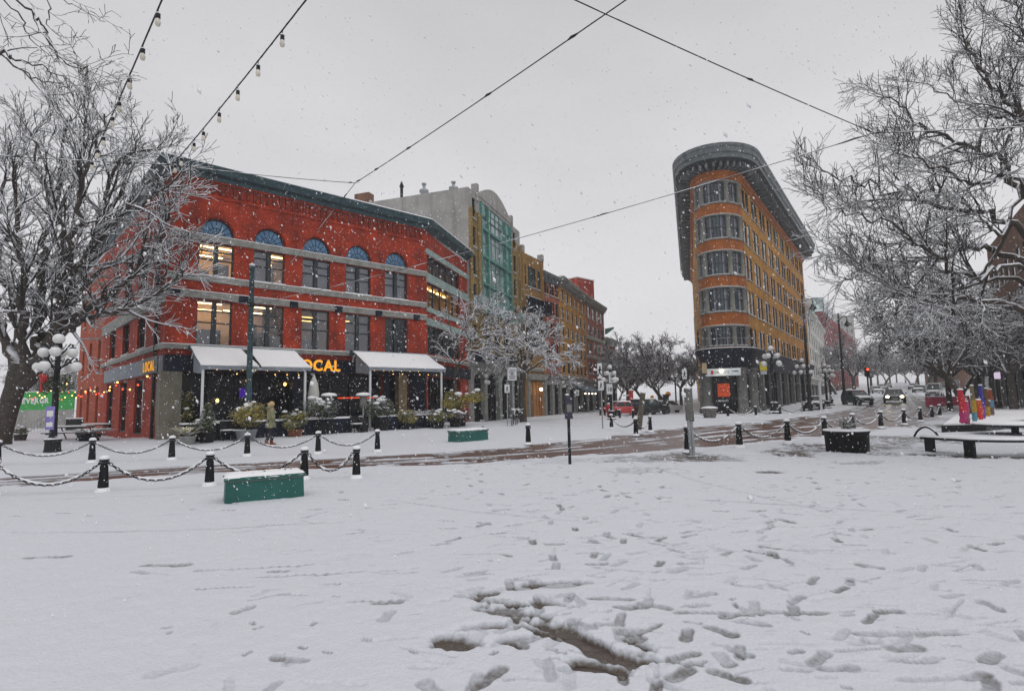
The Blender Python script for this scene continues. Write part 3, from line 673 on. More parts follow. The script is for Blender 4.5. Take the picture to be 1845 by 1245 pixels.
    for u in np.arange(.3, 6.3, 1.2): gl.box(u, u+.08, .4, .495, 0, 3.3, 1, CXf)
    gl.box(.7, L1-1.3, .81, .89, 2.5, 2.58, 1, FX); gl.box(.7, L1-1.3, .81, .893, 0, .5, 1, FX)
    gl.build('shop_window', ['glass_shop', 'black_paint'], root)
    # neon and lamps behind the terrace
    pu = MB(); pu.box(3.4, 4.0, .60, .66, 2.15, 2.6, 0, FX); pu.build('screen', [mat('purple_screen', (.10, .02, .55), emit=.12)], root)
    rd = MB(); rd.box(8.6, 11.0, .70, .74, 2.02, 2.08, 0, FX); rd.build('neon_tube', [mat('neon_red', (1, .07, .01), emit=.8)], root)
    for u, z in ((3.75,2.95),(2.4,2.0),(7.2,2.3),(5.6,2.8)):
        l = MB(); l.ball((u,.55,z), .075, 8, 6, 0, 1.3, FX); l.cyl((u,.55,z+.09),(u,.55,3.35), .008, n=4, m=1, X=FX); l.build('pendant_lamp', ['bulb_warm', 'black_paint'], root)
    letters(root, 'LOCAL', .80, FX@T(5.72,-.26,3.50), .03, 'sign_yellow', .022, .92, .07)
    sb = MB(); sb.box(L3-3.1, L3-.15, -.20, -.162, 3.3, 4.05, 0, LX); sb.build('sign_board', ['black_paint'], root)
    letters(root, 'LOCAL', .66, LX@T(L3-2.95,-.215,3.42), .01, 'sign_yellow', .008, .85, .22)
    # poster by the corner window and a down pipe
    ps = MB(); ps.box(L3-.95, L3-.25, -.04, -.002, .9, 2.9, 0, LX); ps.build('poster', ['glass_pale'], root)
    dp = MB(); dp.cyl((L3-1.25,-.1,.1),(L3-1.25,-.1,12.5), .07, n=6, X=LX); dp.build('down_pipe', ['black_paint'], root)
    return A, B, C, FX, L1
RB = red_building()
# ---------------------------------------------------------------- the row along the cross street
def shell(root, A, B, h, back, wm, X, L, wmat_side=None):
    s = MB(); s.add([(L,0,0),(L,back,0),(L,back,h),(L,0,h)], [(0,1,2,3)], 0, False, X); s.add([(0,back,0),(0,0,0),(0,0,h),(0,back,h)], [(0,1,2,3)], 0, False, X); s.add([(L,back,0),(0,back,0),(0,back,h),(L,back,h)], [(0,1,2,3)], 0, False, X)
    s.build('side_wall', [wmat_side or wm], root)
    r = MB(); r.box(.02, L-.02, .02, back-.02, h-.3, h-.16, 0, X); r.box(.04, L-.04, .04, back-.04, h-.16, h-.10, 1, X); r.build('roof', ['concrete', 'snow'], root)
def row_building(name, label, A, B, h, wm, rows, cols, back=13, ground='concrete', gz_=4.2, cat='building', corn=None, glass='glass_dark', frame_m='frame_dark', bands=(), x0=0.0, style='sash', sillm='stone', side=None, doors=3, group=None, curtains=0.0):
    A = Vector((A.x,A.y,0)); B = Vector((B.x,B.y,0)); root = thing(name, label, cat, (A.x,A.y,0), 0, group); X = frame(A,B,A); L = dist(A,B); rn = random.Random(len(label)+int(L*10))
    ops = [(a,b,z0,z1) for z0, z1 in rows for a, b in cols]
    w = MB(); wall(w, X, L, gz_, h, ops, 0, .12); w.build('wall', [wm], root)
    shell(root, A, B, h, back, wm, X, L, side)
    for o in ops:
        g = glass if rn.random() > curtains else 'glass_pale'
        window(root, X@T(o[0],0,o[2]), o[1]-o[0], o[3]-o[2], style, frame_m, g, sillm, dep=.06)
    if doors:
        g = MB(); pit = L/doors; so = [(k*pit+.3,(k+1)*pit-.3,0,gz_-.9) for k in range(doors)]
        wall(g, X, L, -.1, gz_, so, 0, .4); g.box(0, L, -.12, -.002, gz_-.22, gz_+.05, 0, X); g.build('ground_floor', [ground], root)
        for o in so: window(root, X@T(o[0],0,0), o[1]-o[0], o[3], 'bay', 'black_paint', 'glass_shop', None, 'shop_window', .35)
    if corn:
        c = MB(); z, out, cm = corn
        pth = [(X@Vector((-.05,0,0))).to_2d()[:], (X@Vector((L+.05,0,0))).to_2d()[:]]
        sweep(c, pth, [(.002,z-.9),(.1,z-.85),(.14,z-.35),(out*.8,z-.28),(out,z-.05),(out,z+.15),(-.3,z+.15),(-.3,z-.9)], 0)
        sweep(c, pth, [(out+.01,z+.152),(out-.05,z+.22),(-.28,z+.22),(-.3,z+.152)], 1)
        k = int(L/.8)
        for i in range(k): u = (i+.5)*L/k; c.box(u-.1, u+.1, -out*.75, -.15, z-.65, z-.3, 0, X)
        c.build('cornice', [cm, 'snow'], root)
    if bands:
        b = MB()
        for z0, z1, o, bm in bands: b.box(.003, L-.003, -o, -.002, z0, z1, 0 if bm == 'stone' else 1, X); b.box(.01, L-.01, -o+.01, -.01, z1+.001, z1+.04, 2, X)
        b.build('band', ['stone', 'verdigris', 'snow'], root)
    return root, X, L
def evenly(L, n, w, m=.5):
    p = (L-2*m)/n; return [(m+p*(k+.5)-w/2, m+p*(k+.5)+w/2) for k in range(n)]

P0, P1, P2, P3, P4, P5, P6 = at(846,560,42), at(940,600,54), at(980,620,58.5), at(1009,620,62.3), at(1058,640,76), at(1091,660,86), at(1110,660,92)
for p in (P0,P1,P2,P3,P4,P5,P6): p.z = 0

def apartment():
    L = dist(P0,P1); X = frame(P0,P1,P0); h = 18.4; c0, c1 = L*.18, L*.76
    root = thing('apartment_building', 'tall olive brick and grey concrete block with a teal glazed bay under a curved parapet', 'building', (P0.x,P0.y,0))
    ops = []
    fl = [9.05+2.32*k for k in range(4)]
    for z in fl:
        ops += [(c0+.05,c1-.05,z,z+2.1)]
    nar = [(.75,1.45),(c1+1.0,c1+1.75)]
    for z in fl+[5.8]: ops += [(a,b,z+.2,z+1.85) for a, b in nar]
    ops += [(c0+.8,c0+2.2,5.9,7.9),(c0+3.0,c0+4.4,5.9,7.9),(c0+5.2,c0+6.6,5.9,7.9)]
    w = MB(); wall(w, X, L, 4.6, 16.9, [(o[0],o[1],o[2],min(o[3],16.9)) for o in ops], 0, .3)
    wall(w, X, L, 16.9, h, [(o[0],o[1],16.9,o[3]) for o in ops if o[3] > 16.9], 1, .3)
    # curved parapet over the bay and stepped ends
    k = 12; top = [(c0-.3+(c1-c0+.6)*i/k, h+.25+1.35*math.sin(PI*i/k)) for i in range(k+1)]
    poly = [(c0-.3,h)]+top+[(c1+.3,h)]; n = len(poly)
    w.add([(x,-.06,z) for x,z in poly]+[(x,.4,z) for x,z in poly], [tuple(range(n))[::-1], tuple(range(n,2*n))]+[(i,(i+1)%n,n+(i+1)%n,n+i) for i in range(n)], 1, False, X)
    for u in (c0-.75,c1+.35): w.box(u, u+.4, -.12, .4, h-.6, h+.85, 1, X)
    for a, b in ((0,.5),(c0-.55,c0-.02),(c1+.02,c1+.55),(L-.5,L)): w.box(a, b, -.16, -.002, 8.8, 16.85, 0, X)
    w.build('wall', ['olive_brick', 'concrete'], root)
    shell(root, P0, P1, h, 15, 'concrete', X, L)
    b = MB()
    for z in fl: b.box(c0+.05, c1-.05, -.18, .02, z-.22, z-.002, 0, X)
    for u in (c0+.02, c0+1.5, c1-1.6, c1-.12): b.box(u, u+.14, -.2, .28, 8.8, 18.0, 0, X)
    b.build('bay_frame', ['teal_frame'], root)
    for z in fl:
        for a, wd in ((c0+.18,1.3),(c0+1.66,c1-1.62-c0-1.66),(c1-1.44,1.3)): window(root, X@T(a,-.08,z), wd, 2.1, 'bay' if wd > 2 else 'sash', 'teal_frame', 'glass_pale', None)
        for a, bb in nar: window(root, X@T(a,0,z+.2), bb-a, 1.65, 'sash', 'frame_dark', 'glass_dark' , 'stone')
    for a, bb in nar: window(root, X@T(a,0,6.0), bb-a, 1.65, 'sash', 'frame_dark', 'glass_dark', 'stone')
    for a in (c0+.8,c0+3.0,c0+5.2): window(root, X@T(a,0,5.9), 1.4, 2.0, 'sash', 'frame_dark', 'glass_dark', 'stone')
    for a, bb in ((.4,1.9),(c1+.7,c1+2.2)):                                   # balconies
        for z in (8.85,):
            m = MB(); m.box(a, bb, -.9, -.17, z, z+.12, 0, X); m.box(a, bb, -.9, -.86, z+.12, z+1.0, 1, X); m.box(a, a+.04, -.86, -.17, z+.12, z+1.0, 1, X); m.box(bb-.04, bb, -.86, -.17, z+.12, z+1.0, 1, X); m.build('balcony', ['concrete', 'glass_pale'], root)
    g = MB(); so = [(.7,2.9,0,3.1,.9),(3.5,6.2,0,3.1,.9),(6.9,9.6,0,3.1,.9),(10.2,12.1,0,3.1,.9)]; so = [o for o in so if o[1] < L]
    wall(g, X, L, -.1, 4.6, so, 0, .5); g.box(0, L, -.14, -.002, 4.45, 4.75, 0, X); g.build('ground_floor', ['stone'], root)
    for o in so: window(root, X@T(o[0],0,0), o[1]-o[0], 3.1, 'bay', 'black_paint', 'glass_shop', None, 'shop_window', .4); window(root, X@T(o[0],0,3.1), o[1]-o[0], .01, 'plain', 'black_paint', 'glass_dark', None, 'arched_window', .4, .9)
    f = MB(); f.box(0, L*.8, -.3, -.145, 4.8, 5.5, 0, X); f.build('fascia', ['navy'], root)
    c = MB(); c.box(2.2, 3.0, 10.5, 12.0, h, h+1.9, 0, X); c.build('chimney', ['brown_brick'], root)
    for y, z in ((4.6,1.1),(1.9,.9)):
        v = MB(); v.lathe([(.28,-.2),(.28,z*.6),(.4,z*.62),(.4,z*.8),(.12,z*.95),(.12,z*1.2),(.2,z*1.22),(.2,z*1.35),(0,z*1.4)], 8, 0, True, (1.4,y,h), X); v.build('roof_vent', ['grey_metal'], root)
    v = MB(); v.lathe([(.12,-.2),(.12,1.0),(.2,1.1),(.06,1.5),(0,1.6)], 6, 0, True, (.5,6.2,h), X); v.build('finial', ['black_iron'], root)
apartment()

def brown_building():
    L = dist(P1,P2)
    root, X, L = row_building('tan_brick_building', 'narrow tan brick building with a dark balcony band and timber entrance below', P1, P2, 16.5, 'tan_brick', [(13.2,15.3)], [(.5,1.2),(L*.5-.9,L*.5+.9),(L-1.2,L-.5)], doors=0, gz_=0.0, glass='glass_sky', bands=((12.0,12.2,.1,'stone'),(4.6,4.9,.16,'stone')))
    b = MB(); b.box(-.05, L+.05, -.85, -.01, 10.5, 10.75, 0, X); b.box(-.05, L+.05, -.85, -.78, 10.76, 11.7, 0, X); b.box(0, L, -.95, -.86, 11.7, 11.8, 0, X)
    for k in range(14): b.box(k*L/13-.04, k*L/13+.04, -.9, -.855, 10.5, 11.7, 0, X)
    b.build('balcony', ['navy'], root)
    for k in range(3): a = .35+k*(L-.7)/3; window(root, X@T(a,-.2,7.0), (L-.7)/3-.12, 3.3, 'sash', 'frame_dark', 'glass_sky', None)
    p = MB()
    for u in (.1, L-.5): p.box(u, u+.42, -.22, -.002, 0, 16.4, 0, X); p.box(u-.03, u+.45, -.26, .3, 16.4, 17.1, 1, X)
    p.build('pilaster', ['tan_brick', 'concrete'], root)
    v = MB(); v.lathe([(.3,0),(.3,.8),(.45,.9),(.15,1.3),(.15,1.7),(0,1.8)], 8, 0, True, (L*.55,2,16.3), X); v.build('roof_vent', ['grey_metal'], root)
    e = MB(); e.box(.7, L-.6, -.16, -.004, 0, 3.5, 0, X); e.box(.5, .85, -.4, -.17, 0, 3.7, 1, X); e.box(L-.7, L-.35, -.4, -.17, 0, 3.7, 1, X); e.box(.4, L-.25, -.5, -.17, 3.72, 4.3, 1, X)
    for k in range(4): u = 1.0+k*(L-2.0)/4; e.box(u, u+.12, -.26, -.165, 0, 3.5, 0, X)
    e.build('entrance', ['wood', 'stone'], root)
    for u in (1.25, L-2.0): d = MB(); d.box(u, u+.75, -.2, -.162, .1, 2.3, 0, X); d.build('door', ['brown_brick'], root)
    l = MB(); l.ball((L*.5,-.75,2.75), .17, 10, 8, 0, 1, X); l.build('entrance_lamp', ['lamp_white'], root)
brown_building()
L = dist(P2,P3)
row_building('pink_brick_building', 'dusty pink brick building with paired narrow windows', P2, P3, 15.5, 'pink_brick', [(6.2+2.3*k,7.8+2.3*k) for k in range(4)], [(a+s,a+s+.48) for a in (.45,.45+L/3,.45+2*L/3) for s in (0,.6)], corn=(15.3,.35,'cornice_grey'), doors=2, ground='stone')
L = dist(P3,P4)
row_building('ochre_brick_building', 'ochre brick building with six window columns and a heavy grey cornice', P3, P4, 15.6, 'row_ochre', [(4.7+2.1*k,6.0+2.1*k) for k in range(5)], evenly(L,6,1.0,.4), corn=(15.5,.75,'stone'), doors=4, ground='stone', bands=((4.05,4.4,.15,'stone'),))
L = dist(P4,P5)
R5, X5, L5 = row_building('red_row_building', 'red brick building with green bands beyond the ochre one', P4, P5, 15.8, 'pink_brick', [(5.2+2.6*k,6.9+2.6*k) for k in range(4)], evenly(L,4,1.4,.4), corn=(15.6,.6,'stone'), doors=3, ground='stone', bands=((10.0,10.4,.14,'v'),(7.3,7.6,.12,'stone')))
ta, tb = at(1042,600,85), at(1073,600,88); tz = at(1056,502,86).z; XT = frame(ta, tb, P4); tl = dist(ta,tb)
tw = MB(); tw.box(0, tl, 0, 6, 12, tz, 0, XT); tw.box(-.1, tl+.1, -.1, 6.1, tz, tz+.15, 1, XT); tw.build('roof_tower', ['red_brick', 'snow'], R5)
tw = MB(); tw.add([(L5,-.3,11.6),(L5+1.6,-1.2,12.6),(L5+1.8,-1.2,12.9),(L5,-.3,12.5),(L5,-.1,11.6),(L5+1.6,-.9,12.6),(L5+1.8,-.9,12.9),(L5,-.1,12.5)], [(0,1,2,3),(7,6,5,4),(0,4,5,1),(1,5,6,2),(2,6,7,3),(3,7,4,0)], 0, False, X5); tw.build('roof_wing', ['teal_frame'], R5)
row_building('low_red_building', 'low red brick end house with a green roof line, last of the row', P5, P6, 11.0, 'red_brick', [(4.6,6.4),(7.6,9.4)], evenly(dist(P5,P6),4,1.0,.5), corn=(11,.5,'verdigris'), doors=2, ground='stone')

# ---------------------------------------------------------------- the flatiron hotel
WL, WR, RF, LF = at(1264,600,55.8), at(1350,600,54.3), at(1452,560,89), at(1250,560,104)
for p in (WL,WR,RF,LF): p.z = 0
def bez(a, b, c, d, n):
    return [a*(1-t)**3+b*3*t*(1-t)**2+c*3*t*t*(1-t)+d*t**3 for t in (i/n for i in range(n+1))]
def flatiron():
    O = WR.copy(); root = thing('flatiron_hotel', 'narrow ochre brick flatiron hotel with a rounded prow and a deep grey cornice', 'hotel', (O.x,O.y,0))
    dL = (WL-LF).normalized(); dR = (WR-RF).normalized()
    cur = bez(WL, WL+dL*3.2, WR+dR*3.2, WR, 16); loc = [(p.x-O.x, p.y-O.y) for p in cur]
    path = [(LF.x-O.x, LF.y-O.y)]+loc+[(RF.x-O.x, RF.y-O.y)]
    X = frame(WR,RF,O); L = dist(WR,RF); XL = frame(LF,WL,O); LL = dist(LF,WL)
    top = 23.9; rows = [6.5,9.8,13.4,17.0,20.6]; hh = [1.95,2.4,2.4,2.4,2.2]
    n = 10; pit = L/n; w = MB(); ops = []
    for z, h in zip(rows, hh):
        for k in range(n):
            c = (k+.42)*pit; ops += [(c-1.42,c-.2,z,z+h),(c+.2,c+1.42,z,z+h)]
    wall(w, X, L, 5.2, top, ops, 0, .14); w.build('wall', ['ochre_brick'], root)
    ol = [(u,u+1.2,z,z+h) for z, h in zip(rows, hh) for u in np.linspace(3, LL-4, 7)]
    w = MB(); wall(w, XL, LL, 0, top, ol, 0, .28); w.build('side_wall', ['ochre_brick'], root)
    w = MB(); w.add([(RF.x-O.x,RF.y-O.y,0),(LF.x-O.x,LF.y-O.y,0),(LF.x-O.x,LF.y-O.y,top),(RF.x-O.x,RF.y-O.y,top)], [(0,1,2,3)]); w.build('rear_wall', ['brown_brick'], root)
    for o in ops:
        window(root, X@T(o[0],0,o[2]), o[1]-o[0], o[3]-o[2], 'sash', 'frame_dark', 'glass_pale' if (o[0]*7.3+o[2]*3.1) % 1 < .16 else ('glass_sky' if (o[0]*3.7+o[2]*5.3) % 1 < .3 else 'glass_dark'), 'stone', dep=.07)
    for o in ol: window(root, XL@T(o[0],0,o[2]), o[1]-o[0], o[3]-o[2], 'sash', 'frame_dark', 'glass_dark', 'stone')
    # rounded prow: terracotta spandrels, bowed windows between stone mullions
    edges = [(rows[i], rows[i]+hh[i]) for i in range(5)]
    lo = 5.2
    for a, b in edges+[(top, top)]:
        k = len(loc)
        if a > lo: sp = MB(); sp.add([(x,y,lo) for x,y in loc]+[(x,y,a) for x,y in loc], [(i,i+1,k+i+1,k+i) for i in range(k-1)], 0, True); sp.build('prow_spandrel', ['terracotta'], root)
        lo = b
    inn = []
    for i, (x, y) in enumerate(loc):
        a = Vector(loc[max(0,i-1)]); b = Vector(loc[min(16,i+1)]); d = (b-a).normalized(); inn.append((x-d.y*.22, y+d.x*.22))
    tr = MB()
    for a, b in edges:
        for z in (a, b): sweep(tr, loc, [(-.22,z-.06),(.09,z-.06),(.11,z+.06),(-.22,z+.06)], 0); sweep(tr, loc, [(.10,z+.062),(.08,z+.09),(-.2,z+.09)], 1)
    tr.build('prow_moulding', ['stone', 'snow'], root)
    for a, b in edges:
        bw = MB(); k = len(inn); bw.add([(x,y,a) for x,y in inn]+[(x,y,b) for x,y in inn], [(i,i+1,k+i+1,k+i) for i in range(k-1)], 0, False)
        for i in range(k):
            x, y = inn[i]; bw.cyl((x,y,a),(x,y,b), .05 if i % 2 else .03, n=4, m=1)
        sweep(bw, inn, [(0.001,(a+b)/2-.05),(.06,(a+b)/2-.05),(.06,(a+b)/2+.05),(.001,(a+b)/2+.05)], 1)
        o = bw.build('bow_window', ['glass_sky', 'frame_dark'], root)
        for i in (1,4,11,15):
            x, y = ((loc[i][0]+inn[i][0])/2, (loc[i][1]+inn[i][1])/2); m = MB(); m.lathe([(.30,a-.02),(.30,a+.2),(.24,a+.25),(.22,b-.3),(.30,b-.2),(.30,b+.02)], 10, 0, True, (x,y,0)); m.build('mullion', ['frame_grey'], o)
        for i in (2,6,9,13):
            (x0,y0),(x1,y1) = inn[i], inn[i+1]; e = Vector((x1-x0,y1-y0)).normalized(); ox, oy = e.y*.03, -e.x*.03
            cu = MB(); cu.add([(x0+ox,y0+oy,a+.1),(x0+(x1-x0)*.55+ox,y0+(y1-y0)*.55+oy,a+.1),(x0+(x1-x0)*.4+ox,y0+(y1-y0)*.4+oy,b-.1),(x0+ox,y0+oy,b-.1)], [(0,1,2,3)]); cu.build('curtain', ['blind'], o)
    # the great cornice
    c = MB()
    sweep(c, path, [(.002,22.95),(.10,22.95),(.14,23.25),(.30,23.35),(.34,23.75)], 2)
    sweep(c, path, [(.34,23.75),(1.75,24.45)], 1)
    sweep(c, path, [(1.75,24.45),(1.77,24.9),(1.9,24.98),(1.93,25.4),(2.02,25.52),(2.02,25.8),(-.4,25.8),(-.4,23.0)], 0)
    sweep(c, path, [(2.03,25.802),(1.95,25.9),(-.38,25.9),(-.4,25.802)], 3)
    br = c
    for k in range(38):
        u = .4+k*L/38; br.box(u-.12, u+.12, -1.5, -.25, 23.72, 24.15, 0, X)
    for k in range(38):
        u = .4+k*LL/38; br.box(u-.12, u+.12, -1.5, -.25, 23.72, 24.15, 0, XL)
    for i in range(1, 16):
        a = Vector(loc[i-1]); b = Vector(loc[i+1]); d = (b-a).normalized(); nrm = Vector((d.y,-d.x)); p = Vector(loc[i]); q = d*.1
        pts = [p+nrm*.25-q, p+nrm*1.5-q, p+nrm*1.5+q, p+nrm*.25+q]; br.prism([tuple(v) for v in pts], 23.72, 24.15)
    c.build('cornice', ['cornice_grey', 'soffit', 'terracotta', 'snow'], root)
    o = MB(); o.prism([(p[0],p[1]) for p in path], 23.6, 23.8); o.build('roof', ['snow'], root)
    # shop level: dark flared fascia, stone piers, glazing
    f = MB(); p2 = [(X@Vector((-.0,0,0))).to_2d()[:], (X@Vector((L,0,0))).to_2d()[:]]
    f2 = loc+[p2[1]]
    sweep(f, f2, [(.002,4.35),(.12,4.4),(.2,4.6),(.28,5.2),(.62,5.9),(.72,6.25),(-.05,6.25)], 0); sweep(f, f2, [(.73,6.252),(.6,6.32),(-.04,6.32)], 1)
    f.build('shop_fascia', ['navy', 'snow'], root)
    rl = MB(); rp = [(x*1.0,y*1.0,0) for x, y in loc]
    out = [(Vector(loc[i])+(Vector((((Vector(loc[min(16,i+1)])-Vector(loc[max(0,i-1)])).normalized()).y, -((Vector(loc[min(16,i+1)])-Vector(loc[max(0,i-1)])).normalized()).x)))*.55) for i in range(17)]
    for z in (6.45, 7.15): rl.tube([(v.x,v.y,z) for v in out], .035, 5)
    for v in out[::1]: rl.cyl((v.x,v.y,6.3),(v.x,v.y,7.15), .02, n=4)
    for v in (out[2],out[14]): rl.lathe([(.07,6.3),(.07,7.2),(.12,7.3),(.05,7.5),(.1,7.9),(0,8.4)], 8, 0, True, (v.x,v.y,0))
    rl.build('balcony_railing', ['black_iron'], root)
    gw = MB(); k = len(inn); gw.add([(x,y,-.1) for x,y in inn]+[(x,y,4.4) for x,y in inn], [(i,i+1,k+i+1,k+i) for i in range(k-1)]); gw.add([(0,.4,-.1),(L,.4,-.1),(L,.4,4.4),(0,.4,4.4)], [(0,1,2,3)], 0, False, X)
    for u in np.arange(1.5, L, 1.45): gw.box(u, u+.09, .3, .395, 0, 4.35, 1, X)
    gw.box(0, L, .31, .393, 3.1, 3.2, 1, X); gw.box(0, L, .31, .393, 0, .6, 1, X)
    gw.build('shop_window', ['glass_shop', 'black_paint'], root)
    for i in (0,3,12,16):
        x, y = loc[i]; m = MB(); m.lathe([(.62,-.1),(.62,.5),(.52,.6),(.48,3.9),(.6,4.1),(.62,4.38)], 10, 0, True, (x,y,0)); m.build('pier', ['pier_stone'], root)
    for k in range(1, 9): m = MB(); u = k*L/8.5; m.box(u-.35, u+.35, -.12, .3, -.1, 4.36, 0, X); m.build('pier', ['pier_stone'], root)
    # shop sign, doorway poster, hanging sign
    a = Vector(loc[4]); b = Vector(loc[11]); u = (b-a).normalized(); nn = Vector((u.y,-u.x)); o2 = a+nn*.95; S = Matrix(((u.x,-nn.x,0,o2.x),(u.y,-nn.y,0,o2.y),(0,0,1,0),(0,0,0,1))); l = (b-a).length; wd = 3.15; s0 = l/2-wd/2
    sg = MB(); sg.box(s0, s0+wd, 0, .12, 3.62, 4.32, 0, S); sg.box(s0+.5, s0+.74, -.012, -.001, 3.78, 4.14, 1, S); sg.box(s0+2.4, s0+2.95, -.012, -.001, 3.98, 4.06, 2, S)
    red = mat('sign_red', (.55, .03, .02)); sb = sg.build('shop_sign', [mat('sign_white', (.72, .78, .80)), red, 'black_paint'], root)
    me = text_mesh('KIMPRINTS', .30, .006, 'brown_brick', .0, .9); t = link('lettering', me, sb); t.matrix_basis = S @ T(s0+.82,-.008,3.86)
    dr = MB(); dr.box(l/2-.95, l/2+.8, .35, .45, 0, 3.5, 0, S); dr.box(l/2-.7, l/2-.6, .28, .345, 0, 3.5, 1, S); dr.box(l/2+.62, l/2+.7, .28, .345, 0, 3.5, 1, S); d = dr.build('shop_door', ['glass_shop', 'black_paint'], root)
    po = MB(); po.box(l/2-.58, l/2+.5, .315, .34, 1.65, 2.9, 0, S); po.build('poster', [mat('poster_orange', (.75, .08, .012), var=.5, scale=5)], root)
    me = text_mesh('KIMPRINTS', .24, .006, 'white_metal', .004, .95); t = link('lettering', me, root); t.matrix_basis = S @ T(l/2-.78,.31,1.18)
    lp = MB(); lp.ball((l/2-.1,-.3,4.05), .16, 10, 7, 0, 1, S); lp.cyl((l/2-.1,-.28,4.2),(l/2-.1,.3,4.5), .025, n=5, m=1, X=S); lp.build('sign_lamp', ['lamp_white', 'black_iron'], root)
    hs = MB(); hs.box(.75, .82, -1.25, -.6, 4.15, 5.0, 0, X); hs.cyl((.78,-.2,5.12),(.78,-1.3,5.12), .03, n=5, m=1, X=X); hs.box(.77, .80, -1.22, -.66, 3.75, 4.1, 2, X); hs.build('hanging_sign', [mat('sign_bright_yellow', (.75, .62, .02)), 'black_iron', 'white_metal'], root)
    hl = MB(); hl.box(-.6, -.2, -.35, .35, 3.9, 4.9, 0, S); hl.box(-.65, -.15, -.4, .4, 4.9, 5.05, 1, S); hl.box(-.63, -.17, -.38, .38, 3.8, 3.9, 1, S); hl.build('corner_lantern', [mat('lantern_tan', (.42, .33, .2)), 'black_iron'], root)
flatiron()

# ---------------------------------------------------------------- down the far street
ST = Vector((.66, 1, 0)).normalized()
q0 = RF+ST*.6; q1 = at(1487,640,128); q1.z = 0
row_building('pale_stone_building', 'pale grey four storey building right behind the flatiron hotel', q0, q1, 16.0, 'pale_render', [(4.8+2.8*k,6.6+2.8*k) for k in range(4)], evenly(dist(q0,q1),9,1.3), corn=(16,.5,'pale_render'), doors=6, ground='concrete', back=18)
a, b = at(1466,560,128), at(1484,560,150); a.z = b.z = 0
t = thing('glass_tower', 'distant block with a bright teal glass wall above the pale building', 'building', (a.x,a.y,0)); X = frame(a,b,a); L = dist(a,b)
m = MB(); m.box(0, L, 0, 12, 0, 24, 0, X); m.build('wall', ['pale_render'], t); m = MB(); m.box(.3, L-.3, -.12, -.01, 12, 23.5, 0, X); m.build('glass_wall', [mat('teal_glass', (.05, .38, .28), .2)], t)
a, b = at(1485,560,150), at(1497,560,165); a.z = b.z = 0
t = thing('white_tower', 'slim whitish distant tower beside the teal glass block', 'building', (a.x,a.y,0)); X = frame(a,b,a); L = dist(a,b)
m = MB(); wall(m, X, L, 0, 28, [(2+3*k,3.8+3*k,3+3.2*j,5+3.2*j) for k in range(int(L/3.4)) for j in range(7)], 0, .2); m.box(0, L, .21, 12, 0, 28, 0, X); m.build('wall', ['glass_pale'], t)
q2 = q1+ST*1; q3 = at(1545,660,205); q3.z = 0
row_building('crimson_building', 'crimson brick building along the far street', q2, q3, 21.0, mat('crimson', (.23, .035, .035), .85, var=.25, streak=.4), [(5+3.1*k,7+3.1*k) for k in range(5)], evenly(dist(q2,q3),14,1.6), doors=8, ground='brown_brick', back=14)
a, b = at(1496,600,250), at(1540,600,262); a.z = b.z = 0
row_building('beige_block', 'faint beige block rising behind the crimson building', a, b, 38.0, 'concrete', [(6+3.4*k,8+3.4*k) for k in range(9)], evenly(dist(a,b),5,1.4), doors=0, gz_=0)
# right-hand side of that street, and the houses behind the plaza trees
def rb(px0, d0, px1, d1): a, b = at(px0,700,d0), at(px1,700,d1); a.z = b.z = 0; return a, b
a, b = rb(1668,190,1730,120); row_building('dull_brown_building', 'dull brown building far along the right side of the street', a, b, 15.0, 'brown_brick', [(5+3.1*k,7+3.1*k) for k in range(3)], evenly(dist(a,b),12,1.6), doors=8, ground='concrete')
a, b = rb(1752,74,1782,62); row_building('red_brick_house', 'red brick house with plain gable behind the bare trees on the right', a, b, 11.5, 'red_brick', [(4.9,6.6),(7.7,9.4)], evenly(dist(a,b),4,1.1), doors=3, ground='stone')
a, b = rb(1783,61,1803,54); row_building('cream_stone_house', 'narrow cream stone house with tall windows between brick neighbours', a, b, 12.6, 'pale_render', [(4.9,6.6),(7.4,9.1),(9.8,11.5)], evenly(dist(a,b),2,1.3), doors=2, ground='stone')
a, b = rb(1804,53.5,1900,38); row_building('brown_brick_block', 'dark brown brick block at the far right behind the bare trees', a, b, 15.5, 'brown_brick', [(5+3*k,7+3*k) for k in range(3)], evenly(dist(a,b),8,1.2), doors=5, ground='stone')
# ---------------------------------------------------------------- chained bollards
def make_bollard():
    t = thing('bollard', 'x', 'bollard')
    b = MB()
    b.lathe([(.165,0),(.165,.035),(.14,.05),(.135,.085),(.115,.11),(.095,.125)], 8, 0, False)
    b.lathe([(.093,.125),(.085,.2),(.066,.60),(.064,.64),(.082,.65),(.084,.675),(.066,.685)], 12, 0, True)
    for k in range(10):
        a = 2*PI*k/10; b.tube([(.094*math.cos(a),.094*math.sin(a),.13),(.068*math.cos(a),.068*math.sin(a),.62)], [.012,.009], 4, 0)
    b.lathe([(.06,.685),(.088,.70),(.098,.725),(.09,.755),(.06,.775),(0,.782)], 12, 0, True)
    b.build('post', 'black_iron', t)
    r = MB(); 
    for s in (-1, 1): r.lathe([(.018,-.03),(.03,0),(.018,.03)], 6, 0, True, (s*.088,0,.66))
    r.build('chain_ring', 'black_iron', t)
    s = MB(); s.lathe([(.07,.772),(.098,.745),(.104,.77),(.095,.80),(.06,.828),(0,.838)], 12, 0, True); s.build('snow_cap', 'snow', t)
    b = MB(); b.lathe([(.168,.03),(.172,.045),(.145,.065),(.12,.12),(.1,.12)], 12, 0, True); b.build('snow_skirt', 'snow', t)
    return t
BOL0 = make_bollard(); _first = [True]
